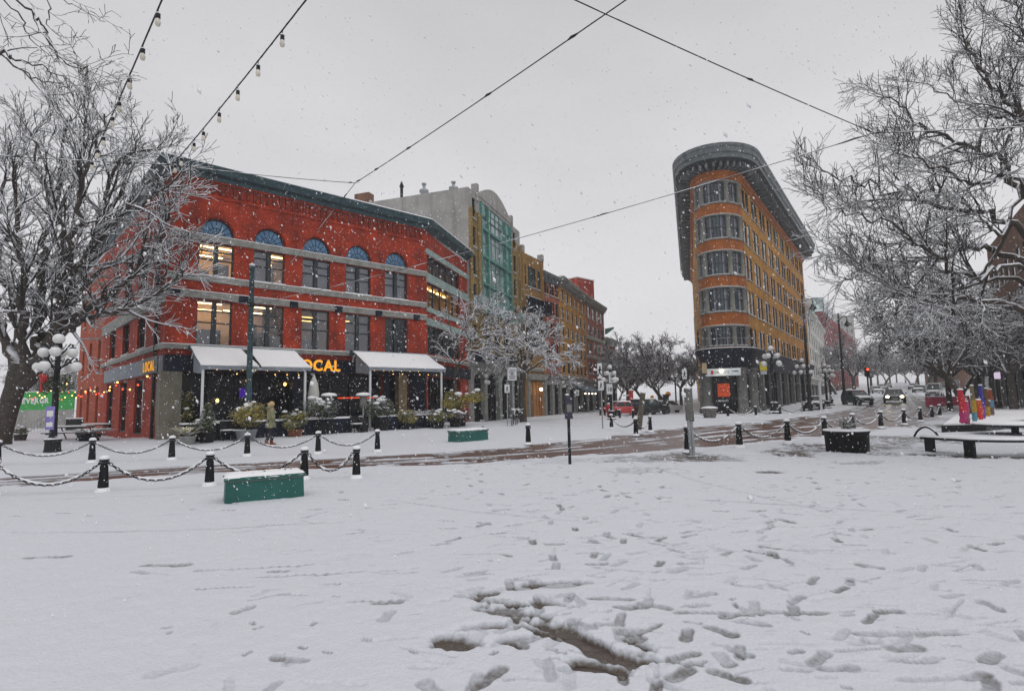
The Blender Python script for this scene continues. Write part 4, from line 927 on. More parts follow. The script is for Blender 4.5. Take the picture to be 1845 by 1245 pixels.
def bollard(p, label, s=1.0, rz=0, group='black chained bollards'):
    loc = (p.x, p.y, gz(p.x,p.y)+.015)
    if _first[0]:
        _first[0] = False; o = BOL0; o.location = loc; o.scale = (s,)*3; o.rotation_euler = (0,0,rz); o['label'] = label; o['group'] = group
    else: o = clone(BOL0, loc, rz, label, group, s)
    return Vector((loc[0], loc[1], loc[2])), s
def chain(a, b, label, sag=.36, snow=True, r=.0115, pitch=.075):
    (p, s1), (q, s2) = a, b
    A = p+Vector((0,0,.66*s1)); B = q+Vector((0,0,.66*s2)); d = (B-A); L = math.hypot(d.x,d.y); u = Vector((d.x,d.y,0)).normalized()
    A += u*.09; B -= u*.09; f = lambda t: A.lerp(B,t)+Vector((0,0,-4*sag*t*(1-t)))
    n0 = 200; pts = [f(i/n0) for i in range(n0+1)]; acc = [0]
    for i in range(n0): acc.append(acc[-1]+(pts[i+1]-pts[i]).length)
    tot = acc[-1]; n = max(8, int(tot/pitch))
    m = MB(); mid = A.lerp(B,.5)
    tp = lambda s_: pts[min(n0, max(0, next((i for i, x in enumerate(acc) if x >= s_), n0)))]
    C = [tp(tot*i/n) for i in range(n+1)]
    for i in range(n):
        c = (C[i]+C[i+1])/2; e = (C[i+1]-C[i]).normalized(); side = e.cross(Vector((0,0,1))).normalized(); up = side.cross(e)
        w = side if i % 2 else up
        w = (side*.8+up*.6) if i % 2 else (up*.8-side*.6)
        ring = []
        for k in range(8): an = 2*PI*k/8; ring.append(c+e*(math.cos(an)*pitch*.64)+w*(math.sin(an)*pitch*.34)-mid)
        N_ = e.cross(w); vs = []; fs = []
        for k in range(8):
            o = (ring[k]-(c-mid)).normalized()
            vs += [ring[k]+o*r, ring[k]+N_*r, ring[k]-o*r, ring[k]-N_*r]
        for k in range(8):
            for j in range(4): fs.append((k*4+j, k*4+(j+1)%4, ((k+1)%8)*4+(j+1)%4, ((k+1)%8)*4+j))
        m.add(vs, fs, 0, True)
    rs = random.Random(int(L*100))
    if snow:
        seg = []
        for i in range(n+1):
            sl = abs((C[min(n,i+1)]-C[max(0,i-1)]).normalized().z)
            if rs.random() < .93-sl*.35: seg.append(C[i]+Vector((0,0,pitch*.33))-mid)
            else:
                if len(seg) > 1: m.tube(seg, [.012]+[.022+.006*rs.random() for _ in seg[2:]]+[.012], 6, 1)
                seg = []
        if len(seg) > 1: m.tube(seg, [.012]+[.022]*(len(seg)-2)+[.012], 6, 1)
    o = m.build('chain', ['black_iron', 'snow']); o.location = mid
    tag(o, label, 'chain', 'snowy chains slung between bollards'); return o
def row(pts, labels, clabels, s, sag=.36, links=None, pitch=.075):
    bs = [bollard(gnd(*p), l, s, .3+.2*i) for i, (p, l) in enumerate(zip(pts, labels))]
    for i, cl in enumerate(clabels):
        if cl: chain(bs[i], bs[i+1], cl, sag, pitch=pitch)
    return bs
row([(-14,898),(185,890),(377,879),(548,867),(642,865)],
    ['black bollard of the near row at the photo\'s left edge', 'nearest black bollard, left of the teal box, by the swept lane', 'black bollard just left of the teal box\'s end', 'black bollard standing right behind the teal box', 'last black bollard of the near row, right of the teal box'],
    ['near chain running off the photo\'s left edge', 'long near chain hanging left of the teal box', 'near chain dipping behind the teal box', 'short near chain to the right of the teal box'], .92, .40)
row([(-6,842),(165,836),(309,831),(445,824),(573,820),(680,816)],
    ['bollard of the far kerb row cut by the photo\'s left edge', 'bollard in front of the clustered globe lamp with the wreath', 'bollard in front of the low golden fern pot', 'bollard between the walking person and the golden bush', 'bollard in front of the dark snowy bush and heater', 'last bollard of the kerb row, below the second awning'],
    ['chain hanging in front of the globe lamp base', 'chain in front of the snowy picnic table', 'chain left of the walking person', 'chain below the walking person\'s boots', 'chain at the right end of the kerb row'], .97, .36)
bollard(gnd(952,803), 'lone unchained bollard between the small teal box and the black post', 1.0)
row([(1240,818),(1333,809),(1420,801),(1487,791),(1538,781),(1588,773),(1630,767),(1659,761),(1680,756),(1694,752)],
    ['black bollard half hidden behind the galvanised sign post', 'first free bollard right of the galvanised sign post', 'second bollard right of the galvanised sign post', 'bollard just left of the round black planter', 'bollard hidden behind the snowy planter plant', 'bollard right of and behind the round black planter', 'bollard below the car with lit headlights', 'bollard in front of the pink barrier\'s left end', 'bollard standing before the pink barrier', 'last chained bollard of the right row, by the pink barrier'],
    ['chain right beside the galvanised sign post', 'second chain from the galvanised sign post', 'third chain from the galvanised sign post', 'chain running down behind the round planter', 'chain just right of the round planter plant', 'chain below the car with lit headlights', 'chain left of the pink barrier', 'short chain in front of the pink barrier', 'last short chain of the right row'], 1.06, .40)
bollard(gnd(1711,744), 'single bollard at the pink barrier\'s right end by tree trunks', 1.1)
bs = row([(1102,774),(1146,787),(1172,780)], ['bollard nearest the crossing sign pole', 'bollard beside the foot of the leaning post, nearest of three', 'bollard right of the leaning post'], ['chain left of the leaning post', 'chain just right of the leaning post'], 1.03, .38)
row([(1099,755),(1117,756),(1141,757)], ['far bollard next to the red hydrant', 'far bollard in the middle of the red car row', 'far bollard in front of the red post'], ['far chain beside the red hydrant', 'far chain in front of the red car'], 1.0, .42, pitch=.11)
row([(1240,753),(1312,753),(1362,751),(1406,749),(1449,744)], ['far bollard left of the flatiron hotel\'s stone pot', 'bollard in front of the flatiron hotel\'s doorway', 'bollard in front of the flatiron hotel\'s right pier', 'bollard by the tall globe lamp of the flatiron hotel', 'bollard at the flatiron hotel\'s long side'],
    ['chain in front of the stone pot', 'chain across the flatiron hotel\'s right pier', 'chain before the globe lamp by the hotel', 'chain along the flatiron hotel\'s long side'], 1.06, .5, pitch=.11)
for px, py, l in ((1082,751,'small far bollard left of the crossing sign pole'),(1090,751,'small far bollard right of the crossing sign pole'),(1477,741,'far bollard beside the pale stub post'),(1484,740,'far bollard right of the pale stub post')): bollard(gnd(px,py), l, 1.0)

# ---------------------------------------------------------------- globe lamps
def make_globe_lamp():
    t = thing('street_lamp', 'x', 'street lamp'); p = MB()
    p.lathe([(.36,0),(.36,.12),(.31,.16),(.30,.22),(.25,.36),(.235,.62),(.26,.66),(.26,.72),(.19,.76),(.12,.82)], 8, 0, False, a0=.4)
    p.lathe([(.12,.8),(.105,1.2),(.09,3.1),(.12,3.14),(.12,3.22),(.085,3.26),(.08,3.95),(.12,4.0),(.1,4.05)], 12, 0)
    p.build('post', 'black_iron', t)
    s = MB(); s.lathe([(.33,.165),(.37,.13),(.33,.19),(.26,.23)], 8, 0, False, a0=.4); s.build('snow_ledge', 'snow', t)
    g = MB(); g.ball((0,0,4.2), .185, 16, 12, 0); g.build('globe', 'globe', t)
    for n, z, r, a0 in ((4,3.86,.40,.5),(4,3.36,.62,.1)):
        for k in range(n):
            a = a0+2*PI*k/n; c, s_ = math.cos(a), math.sin(a); m = MB()
            m.tube([(c*.08,s_*.08,z-.20),(c*r*.5,s_*r*.5,z-.06),(c*r*.85,s_*r*.85,z+.18),(c*r,s_*r,z+.14),(c*r,s_*r,z+.02)], [.03,.03,.028,.03,.05], 6)
            m.tube([(c*.08,s_*.08,z+.12),(c*r*.4,s_*r*.4,z+.02),(c*r*.55,s_*r*.55,z+.16)], .018, 5); arm = m.build('arm', 'black_iron', t)
            g = MB(); g.ball((c*r,s_*r,z-.14), .175, 14, 10, 0); g.lathe([(.08,.0),(.1,.03),(.06,.06)], 8, 1, True, (c*r,s_*r,z)); g.build('globe', ['globe', 'black_iron'], arm)
    return t
LAMP0 = make_globe_lamp(); p = gnd(94,816); LAMP0.location = (p.x,p.y,0); LAMP0['label'] = 'black lamp with white globes, red bowed wreath and purple notice at left'; LAMP0['group'] = 'globe street lamps'
for px, py, sc, l, rz in ((869,761,1.0,'globe lamp standing before the arched stone shopfront, below the bare tree',.5),(1396,746,1.42,'tallest globe lamp, before the flatiron hotel\'s shop windows',.2),(1010,747,.98,'globe lamp by the small green sign',.9),(1102,757,1.0,'globe lamp behind the two crossing signs, with notices on its post',.3),(1451,741,1.2,'globe lamp beside the tall pole on the hotel\'s long side',.8),(1491,736,1.1,'globe lamp right of the pale stub post',.6),(1498,731,1.1,'smaller globe lamp in front of the crimson building',.1)):
    q = gnd(px,py); clone(LAMP0, (q.x,q.y,gz(q.x,q.y)), rz, l, 'globe street lamps', sc)
# wreath baskets and notice on the first lamp (hang on it)
def leafball(mb, c, r, n, ms, rnd, s=.09, flat=.8, snow_top=.0, sm=None):
    for _ in range(n):
        a = rnd.random()*2*PI; z = rnd.uniform(-1,1); k = rnd.random()**.4; q = math.sqrt(1-z*z)
        p = Vector((c[0]+r*k*q*math.cos(a), c[1]+r*k*q*math.sin(a), c[2]+r*flat*k*z))
        d = Vector((rnd.gauss(0,1),rnd.gauss(0,1),rnd.gauss(0,.7))).normalized(); e = d.cross(Vector((rnd.random(),rnd.random(),rnd.random()))).normalized(); l = s*rnd.uniform(.6,1.4)
        m = rnd.choice(ms)
        if sm is not None and rnd.random() < snow_top*(.35+.65*(z*.5+.5)) : m = sm; d.z *= .2; e.z *= .2
        mb.add([p-d*l, p-e*l*.35, p+d*l, p+e*l*.35], [(0,1,2,3)], m)
M['leaf_green'] = mat('leaf_green', (.06,.085,.018), .7, col2=(.13,.155,.03), scale=4); M['leaf_gold'] = mat('leaf_gold', (.30,.22,.02), .7, col2=(.50,.40,.06), scale=4)
M['leaf_dark'] = mat('leaf_dark', (.015,.025,.012), .7, var=.4, scale=4); M['leaf_red'] = mat('leaf_red', (.09,.025,.02), .7, var=.4, scale=4); M['bow_red'] = mat('bow_red', (.45,.02,.015), .5)
rn = random.Random(5)
w = MB(); 
for s in (-1, 1): leafball(w, (s*.30,0,2.62), .26, 260, [0,1], rn, .06, 1.5)
w.build('wreath', ['leaf_dark', 'leaf_green'], LAMP0)
w = MB(); w.ball((-.3,-.2,2.75), .10, 8, 6); w.ball((-.2,-.24,2.85), .09, 8, 6); w.ball((-.36,-.2,2.9), .09, 8, 6); w.box(-.34,-.28,-.26,-.22,2.35,2.75); w.build('bow', 'bow_red', LAMP0)
w = MB(); w.box(-.14,.16,-.20,-.185,1.05,1.85,0); w.box(-.1,.12,-.204,-.201,1.5,1.7,1); w.box(-.1,.12,-.204,-.201,1.15,1.3,1); w.build('notice', [mat('purple_notice', (.23,.19,.5)), 'globe'], LAMP0)

# ---------------------------------------------------------------- poles, posts and signs
def simple(name, cat, label, p, parts, rz=0, group=None):
    t = thing(name, label, cat, (p.x,p.y,gz(p.x,p.y)), rz, group)
    for pn, mb, ms in parts: mb.build(pn, ms, t)
    return t
def ped(mb, x, z, h, m, y=-.03):
    # walking figure on a sign
    s = h
    Rz = lambda x0,z0,x1,z1,w: mb.add([(x+s*x0-w*s*.5,y,z+s*z0),(x+s*x0+w*s*.5,y,z+s*z0),(x+s*x1+w*s*.5,y,z+s*z1),(x+s*x1-w*s*.5,y,z+s*z1)], [(0,1,2,3)], m)
    mb.add([(x+s*(.02+.09*math.cos(a)),y,z+s*(.9+.09*math.sin(a))) for a in [k*PI/4 for k in range(8)]], [tuple(range(8))], m)
    Rz(-.02,.42,.02,.8,.17); Rz(-.22,0,-.01,.45,.12); Rz(.2,.0,.0,.45,.12); Rz(-.2,.5,0,.78,.08); Rz(.2,.52,.02,.78,.08)
SW = mat('sign_face', (.66,.68,.69), .5, var=.05)
def crossing(px, py, h, signs, label, kind='crossing_sign', group=None, rz=0, rad=.035):
    p = gnd(px,py); t = thing(kind, label, 'sign', (p.x,p.y,gz(p.x,p.y)), rz, group)
    m = MB(); m.cyl((0,0,0),(0,0,h), rad, n=8); m.build('pole', 'grey_metal', t)
    for x, z, w, hh, what in signs:
        f = MB(); f.box(x-w/2,x+w/2,-.06,-.04,z,z+hh,0)
        f.box(x-w/2+.01,x+w/2-.01,-.06,.0,z+hh+.001,z+hh+.03,2)
        if what == 'ped': ped(f, x, z+hh*.14, hh*.72, 1, -.064)
        elif what == 'lines':
            rr = random.Random(3)
            for k in range(5):
                if k == 2: f.box(x-w*.16,x+w*.16,-.064,-.061,z+hh*(.14+.16*k),z+hh*(.24+.16*k),1)
                else: f.box(x-w*rr.uniform(.25,.4),x+w*rr.uniform(.25,.4),-.064,-.061,z+hh*(.14+.16*k),z+hh*(.20+.16*k),1)
        s = f.build('sign_panel', [SW, 'black_paint', 'snow'], t)
        if what and what not in ('ped','lines'):
            me = text_mesh(what, hh*.55, .003, 'black_paint', .006, .9, 'CENTER'); l = link('lettering', me, s); l.location = (x,-.066,z+hh*.3)
    return t
crossing(1086,774,3.75,[(-.06,2.85,.26,.82,'ped'),(-.02,2.2,.30,.5,'ped')], 'slim pole with two walking figure signs, by the small chained bollards')
crossing(915,769,2.75,[(0,2.0,.30,.46,'ped')], 'small walking figure sign on a thin pole before the stone shopfront')
crossing(925,767,3.65,[(-.02,2.75,.56,.75,'lines')], 'larger pale notice board on a thin pole beside the small walking figure sign')
crossing(1239,749,4.2,[(-.12,3.35,.42,.85,'ped')], 'walking figure sign left of the flatiron hotel\'s corner')
crossing(1041,746,2.9,[(0,2.1,.45,.6,'30')], 'small speed sign with number 30 in front of the grey awning')
q = gnd(1104,757); t = crossing(1105,757,4.0,[(.05,2.95,.58,.8,'lines'),(-.22,2.05,.46,.78,'18')], 'pair of pale notice panels fixed beside the globe lamp behind the crossing signs')
gs = MB(); gs.box(-.3,.3,-.06,-.03,2.1,2.6); gp = MB(); gp.cyl((0,0,0),(0,0,2.7),.04,n=6)
simple('street_sign', 'sign', 'small green sign on a post by the globe lamp across the street', gnd(1006,747), [('sign_panel', gs, [mat('sign_green', (.01,.25,.10))]), ('pole', gp, 'black_iron')])
def disc_sign(px, py, h, r, label):
    a = MB(); a.lathe([(r,-.02),(r,.02)], 16, 0, False, X=T(0,-.05,h)@Matrix.Rotation(PI/2,4,'X')); b = MB(); b.cyl((0,0,0),(0,0,h+r),.04,n=6)
    simple('warning_sign', 'sign', label, gnd(px,py), [('sign_panel', a, [mat('sign_orange', (.75,.28,.01))]), ('pole', b, 'black_iron')])
disc_sign(1176,744,1.75,.2,'round orange sign right of the leaning post'); disc_sign(1205,743,2.0,.3,'bigger orange sign behind the black ticket machine')
tm = MB(); tm.box(-.25,.25,-.2,.2,0,1.9); tm.box(-.3,.3,-.25,.25,1.9,2.0); f = MB(); f.box(-.15,.15,-.22,-.202,1.0,1.5)
simple('ticket_machine', 'machine', 'black upright ticket machine left of the flatiron hotel', gnd(1201,746), [('body', tm, 'black_paint'), ('screen', f, 'glass_sky')])
# parking post in mid plaza
p = MB(); p.cyl((0,0,0),(0,0,1.25),.042,n=8); p.cyl((0,0,0),(0,0,.03),.08,n=8)
b = MB(); b.add([(-.085,-.07,1.22),(.10,-.07,1.22),(.10,.07,1.22),(-.085,.07,1.22),(-.075,-.06,1.74),(.10,-.06,1.74),(.10,.06,1.74),(-.075,.06,1.74)], [(3,2,1,0),(4,5,6,7),(0,1,5,4),(1,2,6,5),(2,3,7,6),(3,0,4,7)]); b.lathe([(.075,1.70),(.08,1.78),(.05,1.84),(0,1.86)], 10, 0, True, (-.01,0,0))
l = MB(); l.box(-.06,.075,-.075,-.071,1.4,1.6)
s = MB(); s.ball((-.02,0,1.86),.055,10,6,0,.5); s.ball((.06,0,1.75),.05,8,5,0,.4)
simple('parking_post', 'parking meter', 'black post with a boxy head standing alone in mid plaza', gnd(1027,839), [('post', p, 'black_iron'), ('head', b, mat('post_dark', (.025,.025,.045), .4)), ('label_plate', l, 'frame_grey'), ('snow_cap', s, 'snow')], .15)
# galvanised double post
p = MB(); p.box(-.085,-.01,-.03,.03,0,1.12,0); p.box(.005,.075,-.025,.035,0,1.1,0); p.box(-.06,.05,.036,.05,0,1.1,0)
c = MB(); c.box(-.11,-.005,-.05,.05,1.05,1.98,0); c.box(.0,.11,-.04,.06,1.02,1.95,0); c.box(-.10,.1,.05,.07,1.1,1.9,0)
s = MB(); s.ball((0,0,2.0),.12,12,6,0,.35)
f = MB(); f.box(-.13,.13,-.12,.12,0,.02)
t = simple('sign_post', 'post', 'galvanised double channel post with a snow cap in front of the hotel', gnd(1248,823), [('post', p, 'grey_metal'), ('sleeve', c, mat('sleeve_grey', (.12,.125,.11), .6, var=.35, scale=4)), ('snow_cap', s, 'snow'), ('foot_plate', f, 'black_iron')], .1); t.rotation_euler = (0,-.02,.1)
p = MB(); p.box(-.12,.12,-.1,.1,0,2.0); s = MB(); s.ball((0,0,2.02),.17,10,6,0,.35)
t = simple('leaning_post', 'post', 'weathered square post leaning to the right among chained bollards', gnd(1151,776), [('post', p, mat('weathered', (.11,.095,.075), .8, var=.4, scale=4, streak=.4)), ('snow_cap', s, 'snow')]); t.rotation_euler = (0,.15,0)
# dark pole on the terrace
p = MB(); p.lathe([(.13,0),(.12,3),(.10,7.6),(.13,7.62),(.13,7.72),(0,7.76)], 12); s = MB(); s.ball((0,0,7.78),.13,10,6,0,.5); k = MB(); k.lathe([(.14,5.85),(.15,5.9),(.15,6.0),(.14,6.05)], 10)
TP = col(446,24.6); POLE = simple('terrace_pole', 'pole', 'tall dark green pole rising through the gap in the first awning', TP, [('pole', p, 'dark_teal'), ('snow_cap', s, 'snow'), ('wire_clamp', k, 'black_iron')])
def tall_lamp(px, py, h, label, arm=1.0):
    p = MB(); p.lathe([(.28,0),(.28,.9),(.2,1.0),(.17,1.1),(.14,4),(.10,h),(0,h+.1)], 10); a = MB(); a.tube([(0,0,h-.8),(arm*.5,0,h-.4),(arm,0,h-.45),(arm,0,h-.8)], .05, 6)
    l = MB(); l.lathe([(.06,h-.8),(.12,h-1.0),(.34,h-1.35),(.36,h-1.45),(.2,h-1.45),(.14,h-1.6),(0,h-1.65)], 10, 0, True, (arm,0,0)); g = MB(); g.box(-.06,.06,-.8,.0,6.0,6.1)
    simple('pendant_lamp_post', 'street lamp', label, gnd(px,py), [('post', p, 'black_iron'), ('arm', a, 'black_iron'), ('lamp_head', l, 'black_iron')], 0, 'tall pendant lamp posts')
tall_lamp(1460,741,11.6,'tall black pendant lamp post close against the flatiron hotel'); tall_lamp(1523,730,11.0,'tall black pendant lamp post in front of the crimson building')
p = MB(); p.cyl((0,0,0),(0,0,2.9),.13,n=10); simple('stub_post', 'post', 'pale grey stub post between the hotel and far street', gnd(1480,741), [('post', p, 'white_metal')])
p = MB(); p.lathe([(.32,0),(.3,.5),(.2,.7),(.1,.9),(.08,3.9),(.15,4.0)], 10); a = MB(); a.tube([(-.7,0,3.9),(-.4,0,4.1),(0,0,3.8),(.4,0,4.1),(.7,0,3.9)], .05, 6)
b = MB(); 
for s_ in (-1,1): b.lathe([(.06,3.95),(.2,3.75),(.1,3.6),(0,3.58)], 8, 0, True, (s_*.7,0,0))
simple('double_lamp_post', 'street lamp', 'black two armed lamp post among the bare street trees', gnd(1219,740), [('post', p, 'black_iron'), ('arm', a, 'black_iron'), ('lamp_head', b, 'black_iron')])
# lit notice box at right and far traffic lights
p = MB(); p.lathe([(.25,0),(.2,.4),(.08,.6),(.07,2.6)], 8); b = MB(); b.box(-.33,.33,-.1,.1,2.6,3.3); 
f = MB(); f.box(-.29,.29,-.115,-.101,2.65,3.25)
simple('notice_post', 'sign', 'lit pinkish white notice box on a dark post at the far right', gnd(1801,736), [('post', p, 'black_iron'), ('case', b, 'black_paint'), ('notice', f, mat('notice_lit', (.80,.66,.86), emit=.75))])
p = MB(); p.cyl((0,0,0),(0,0,4.2),.09,n=6); b = MB(); b.box(-.22,.22,-.15,.15,3.3,4.4); l = MB(); l.ball((0,-.16,4.15),.15,8,6)
simple('traffic_light', 'traffic light', 'traffic light showing red beside the dark parked car', gnd(1567,729), [('pole', p, 'black_iron'), ('housing', b, 'black_paint'), ('lamp', l, 'bulb_red')])

# ---------------------------------------------------------------- teal boxes
def teal_box(label, P, Q, depth, h, handle=False):
    L = dist(P,Q); t = thing('utility_box', label, 'box', (P.x,P.y,gz(P.x,P.y)+.01), math.atan2(Q.y-P.y,Q.x-P.x), 'teal boxes on the plaza')
    b = MB(); b.add([(.0,.0,0),(L,0,0),(L,depth,0),(0,depth,0),(.012,.012,h*.84),(L-.012,.012,h*.84),(L-.012,depth-.012,h*.84),(.012,depth-.012,h*.84)], [(3,2,1,0),(4,5,6,7),(0,1,5,4),(1,2,6,5),(2,3,7,6),(3,0,4,7)]); b.build('body', 'teal_paint', t, bevel=.008)
    g = MB(); g.box(.006,L-.006,.006,depth-.006,h*.84,h*.875); g.build('trim_strip', 'frame_grey', t)
    l = MB(); l.box(-.02,L+.02,-.02,depth+.02,h*.877,h); l.build('lid', 'teal_paint', t, bevel=.012)
    s = MB(); n = 24; k = 10; rr = random.Random(int(P.x*10)); vs = []; fs = []
    for i in range(n+1):
        for j in range(k+1):
            x = -.025+(L+.05)*i/n; y = -.025+(depth+.05)*j/k; e = min(i,n-i,j,k-j)
            z = h-.012*(e == 0)*rr.uniform(.3,3.2) if e == 0 else h+.035+.018*rr.random()+(.012 if e > 1 else -.012)
            vs.append((x+(rr.uniform(-.012,.012)), y+(rr.uniform(-.012,.012)), z))
    for i in range(n):
        for j in range(k): fs.append((i*(k+1)+j, (i+1)*(k+1)+j, (i+1)*(k+1)+j+1, i*(k+1)+j+1))
    s.add(vs, fs, 0, True); s.build('snow_cover', 'snow', t)
    d = MB()
    for x, y in ((L*.45,.16),(L*.72,.2),(L*.80,.25)):
        d.tube([(x,y,h+.04),(x+.05,y+.01,h+.075),(x+.09,y+.03,h+.05)], [.012,.016,.006], 5)
    d.build('dead_leaves', 'bark', t)
    if handle:
        m = MB(); m.tube([(L-.04,depth*.5,h),(L-.04,depth*.5,h+.10),(L+.05,depth*.5,h+.10),(L+.05,depth*.5,.25)], .022, 6); m.cyl((L,depth*.4,.28),(L+.22,depth*.3,.28),.015,n=5); m.build('handle', 'teal_paint', t)
teal_box('big dark teal metal box topped with snow in the foreground', gnd(404,913), gnd(548,899), .58, .47)
teal_box('smaller distant teal box with a bent handle, on the far side of the lane', gnd(827,799), gnd(880,794), .7, .50, True)

# ---------------------------------------------------------------- round planter, curved bench, raised bed
def round_planter():
    q = gnd(1550,819); t = thing('round_planter', 'round black planter with a small snowy plant in the right foreground', 'planter', (q.x,q.y+.6,0))
    b = MB(); b.lathe([(.53,0),(.56,.03),(.585,.58),(.61,.60),(.61,.645),(.56,.65),(.55,.58),(0,.57)], 32); b.build('tub', mat('planter_black', (.010,.010,.010), .6, var=.6, scale=5, bump=.25, bscale=14, spec=.2), t)
    s = MB(); s.lathe([(.61,.646),(.62,.665),(.59,.69),(.56,.685),(.3,.70),(0,.71)], 32); s.build('snow_cover', 'snow', t)
    rn = random.Random(4); p = MB()
    for k in range(60):
        a = rn.random()*6.28; l = rn.uniform(.2,.5); e = rn.uniform(.3,1.4); d = Vector((math.cos(a)*math.cos(e),math.sin(a)*math.cos(e),math.sin(e)))
        c = Vector((rn.gauss(0,.06),rn.gauss(0,.06),.69)); p.tube([c, c+d*l*.6, c+d*l+Vector((0,0,-.03))], [.006,.005,.003], 4, 0)
        for q_ in range(9):
            x = c+d*l*rn.uniform(.4,1); v = Vector((rn.gauss(0,1),rn.gauss(0,1),rn.gauss(0,.4))).normalized()*.035; w_ = v.cross(Vector((0,.3,1))).normalized()*.018
            p.add([x-v,x-w_,x+v,x+w_], [(0,1,2,3)], rn.choice([1,2,2]))
    p.build('plant', ['bark', 'leaf_green', 'snow'], t)
round_planter()
def curved_bench():
    a, b, c = gnd(1684,818), gnd(1757,824), gnd(1830,826)
    o = a; t = thing('curved_bench', 'long curved dark bench under smooth snow at the right edge', 'bench', (o.x,o.y,0))
    pts = [Vector((p.x-o.x,p.y-o.y)) for p in (gnd(1650,812), a, b, c)]
    pts[0] = pts[1]+(pts[1]-pts[2])*.28+Vector((0,.12)); 
    cv = [pts[0], pts[1]*.98, (pts[1]+pts[2])/2+Vector((0,-.05)), pts[2], pts[3]+Vector((.2,-.02)), pts[3]+Vector((1.3,.3))]
    fine = []
    for i in range(len(cv)-1):
        p0 = cv[max(0,i-1)]; p1 = cv[i]; p2 = cv[i+1]; p3 = cv[min(len(cv)-1,i+2)]
        for k in range(6):
            u = k/6; fine.append(.5*((2*p1)+(p2-p0)*u+(2*p0-5*p1+4*p2-p3)*u*u+(3*p1-p0-3*p2+p3)*u**3))
    fine.append(cv[-1]); path = [tuple(p) for p in fine]
    s = MB(); sweep(s, path, [(-.42,.40),(.0,.40),(.02,.42),(.02,.455),(-.44,.455),(-.44,.40)]); s.build('seat', 'black_paint', t)
    n = MB(); sweep(n, path, [(.025,.457),(.035,.475),(.0,.515),(-.1,.525),(-.35,.525),(-.43,.50),(-.45,.457)]); n.build('snow_cover', 'snow', t)
    for q in (pts[1], pts[2], pts[3]+Vector((.9,.1))):
        m = MB(); m.box(q.x-.045,q.x+.045,q.y-.0,q.y+.30,0,.402); m.build('leg', 'black_paint', t)
    ar = MB(); e = fine[0]; f = fine[0]+(fine[9]-fine[0]).normalized()*.75; m_ = [(e.x+(f.x-e.x)*k/8, e.y+(f.y-e.y)*k/8+.22, (.45 if k in (0,8) else .5)+.24*math.sin(PI*k/8)) for k in range(9)]; ar.tube(m_, .028, 8, 0); ar.tube([(x,y,z+.03) for x,y,z in m_[1:-1]], .022, 6, 1); ar.build('armrest', ['black_paint', 'snow'], t)
curved_bench()
def raised_bed():
    P = [gnd(1697,781), gnd(1778,779), gnd(1860,768), gnd(1850,742), gnd(1730,752)]; o = P[0]
    t = thing('raised_bed', 'low raised bed with dark walls holding the wrapped tree trunks', 'planter', (o.x,o.y,0)); poly = [(p.x-o.x,p.y-o.y) for p in P]
    m = MB(); m.prism(poly, 0, .32); m.build('bed_wall', 'black_paint', t); s = MB(); k = Vector((sum(p[0] for p in poly)/5, sum(p[1] for p in poly)/5)); s.prism([(x*.97+k.x*.03,y*.97+k.y*.03) for x,y in poly], .322, .375); s.build('snow_cover', 'snow', t, bevel=.02)
    # a round snowy table top beside it
    q = gnd(1830,784); t = thing('round_table', 'round low table under snow between the bench and raised bed', 'table', (q.x,q.y,0)); m = MB(); m.lathe([(1.25,.36),(1.3,.38),(1.3,.43),(0,.44)], 28); m.build('table_top', 'black_paint', t); m = MB(); m.lathe([(.3,0),(.12,.06),(.12,.36),(.3,.37)], 12); m.build('pedestal', 'black_paint', t); s = MB(); s.lathe([(1.3,.432),(1.31,.46),(1.2,.50),(0,.52)], 28); s.build('snow_cover', 'snow', t)
raised_bed()
def wrap(px, py, h, r, bands, label, lean=0.0):
    q = gnd(px, py, .37); t = thing('wrapped_trunk', label, 'wrapped trunk', (q.x,q.y,.36), 0, 'trunks wrapped in bright cloth'); z = 0
    for i, (fr, colr) in enumerate(bands):
        z1 = z+h*fr; m = MB(); k = 10; pr = []
        for j in range(6):
            zz = z+(z1-z)*j/5; pr.append((r*(1.2-.45*zz/h)*(1+.16*math.sin(j*2.3+i*1.7+r*40)), zz))
        m.lathe(pr, k); m.v = [(x*(1+.22*math.sin(3*math.atan2(y,x)+zz*5)), y*(1+.22*math.sin(2*math.atan2(y,x)+zz*4)), zz) for x, y, zz in m.v]; m.build('cloth_band', [mat('cloth_%02d' % len(bpy.data.materials), tuple(c*.8 for c in colr), .95, col2=tuple(.75*c+.25*e for c, e in zip(colr, bands[(i+1) % len(bands)][1])), scale=5, bump=.8, bscale=22)], t); z = z1
    s = MB(); s.ball((0,0,h+.01), r*.9, 8, 5, 0, .4); s.build('snow_cap', 'snow', t); t.rotation_euler = (0,lean,0)
RD, PK, BL, YE, GN, PU, OR, TQ = (.55,.03,.02),(.50,.04,.20),(.02,.04,.30),(.42,.27,.02),(.05,.10,.04),(.22,.07,.32),(.50,.10,.015),(.04,.25,.38)
wrap(1738,763,1.45,.125,[(.35,PK),(.65,RD)],'tallest red trunk wrap with a pink foot, nearest the bench',-.04)
wrap(1744,763,.95,.085,[(.5,(.35,.12,.18)),(.5,PK)],'short pink trunk wrap tucked beside the tall red one')
wrap(1757,759,1.62,.085,[(.25,TQ),(.35,YE),(.4,(.20,.13,.03))],'trunk wrap in blue, yellow and brown bands')
wrap(1766,756,.95,.13,[(.6,RD),(.4,OR)],'squat bright red trunk wrap between yellow and blue ones')
wrap(1772,754,1.65,.10,[(.4,PU),(.6,BL)],'deep blue trunk wrap with a violet foot')
wrap(1781,750,1.5,.10,[(.35,YE),(.65,(.09,.03,.03))],'dark maroon trunk wrap with a mustard foot')
wrap(1788,748,1.45,.10,[(.3,(.16,.05,.02)),(.3,TQ),(.4,(.30,.06,.02))],'rightmost trunk wrap in rust with a turquoise stripe')
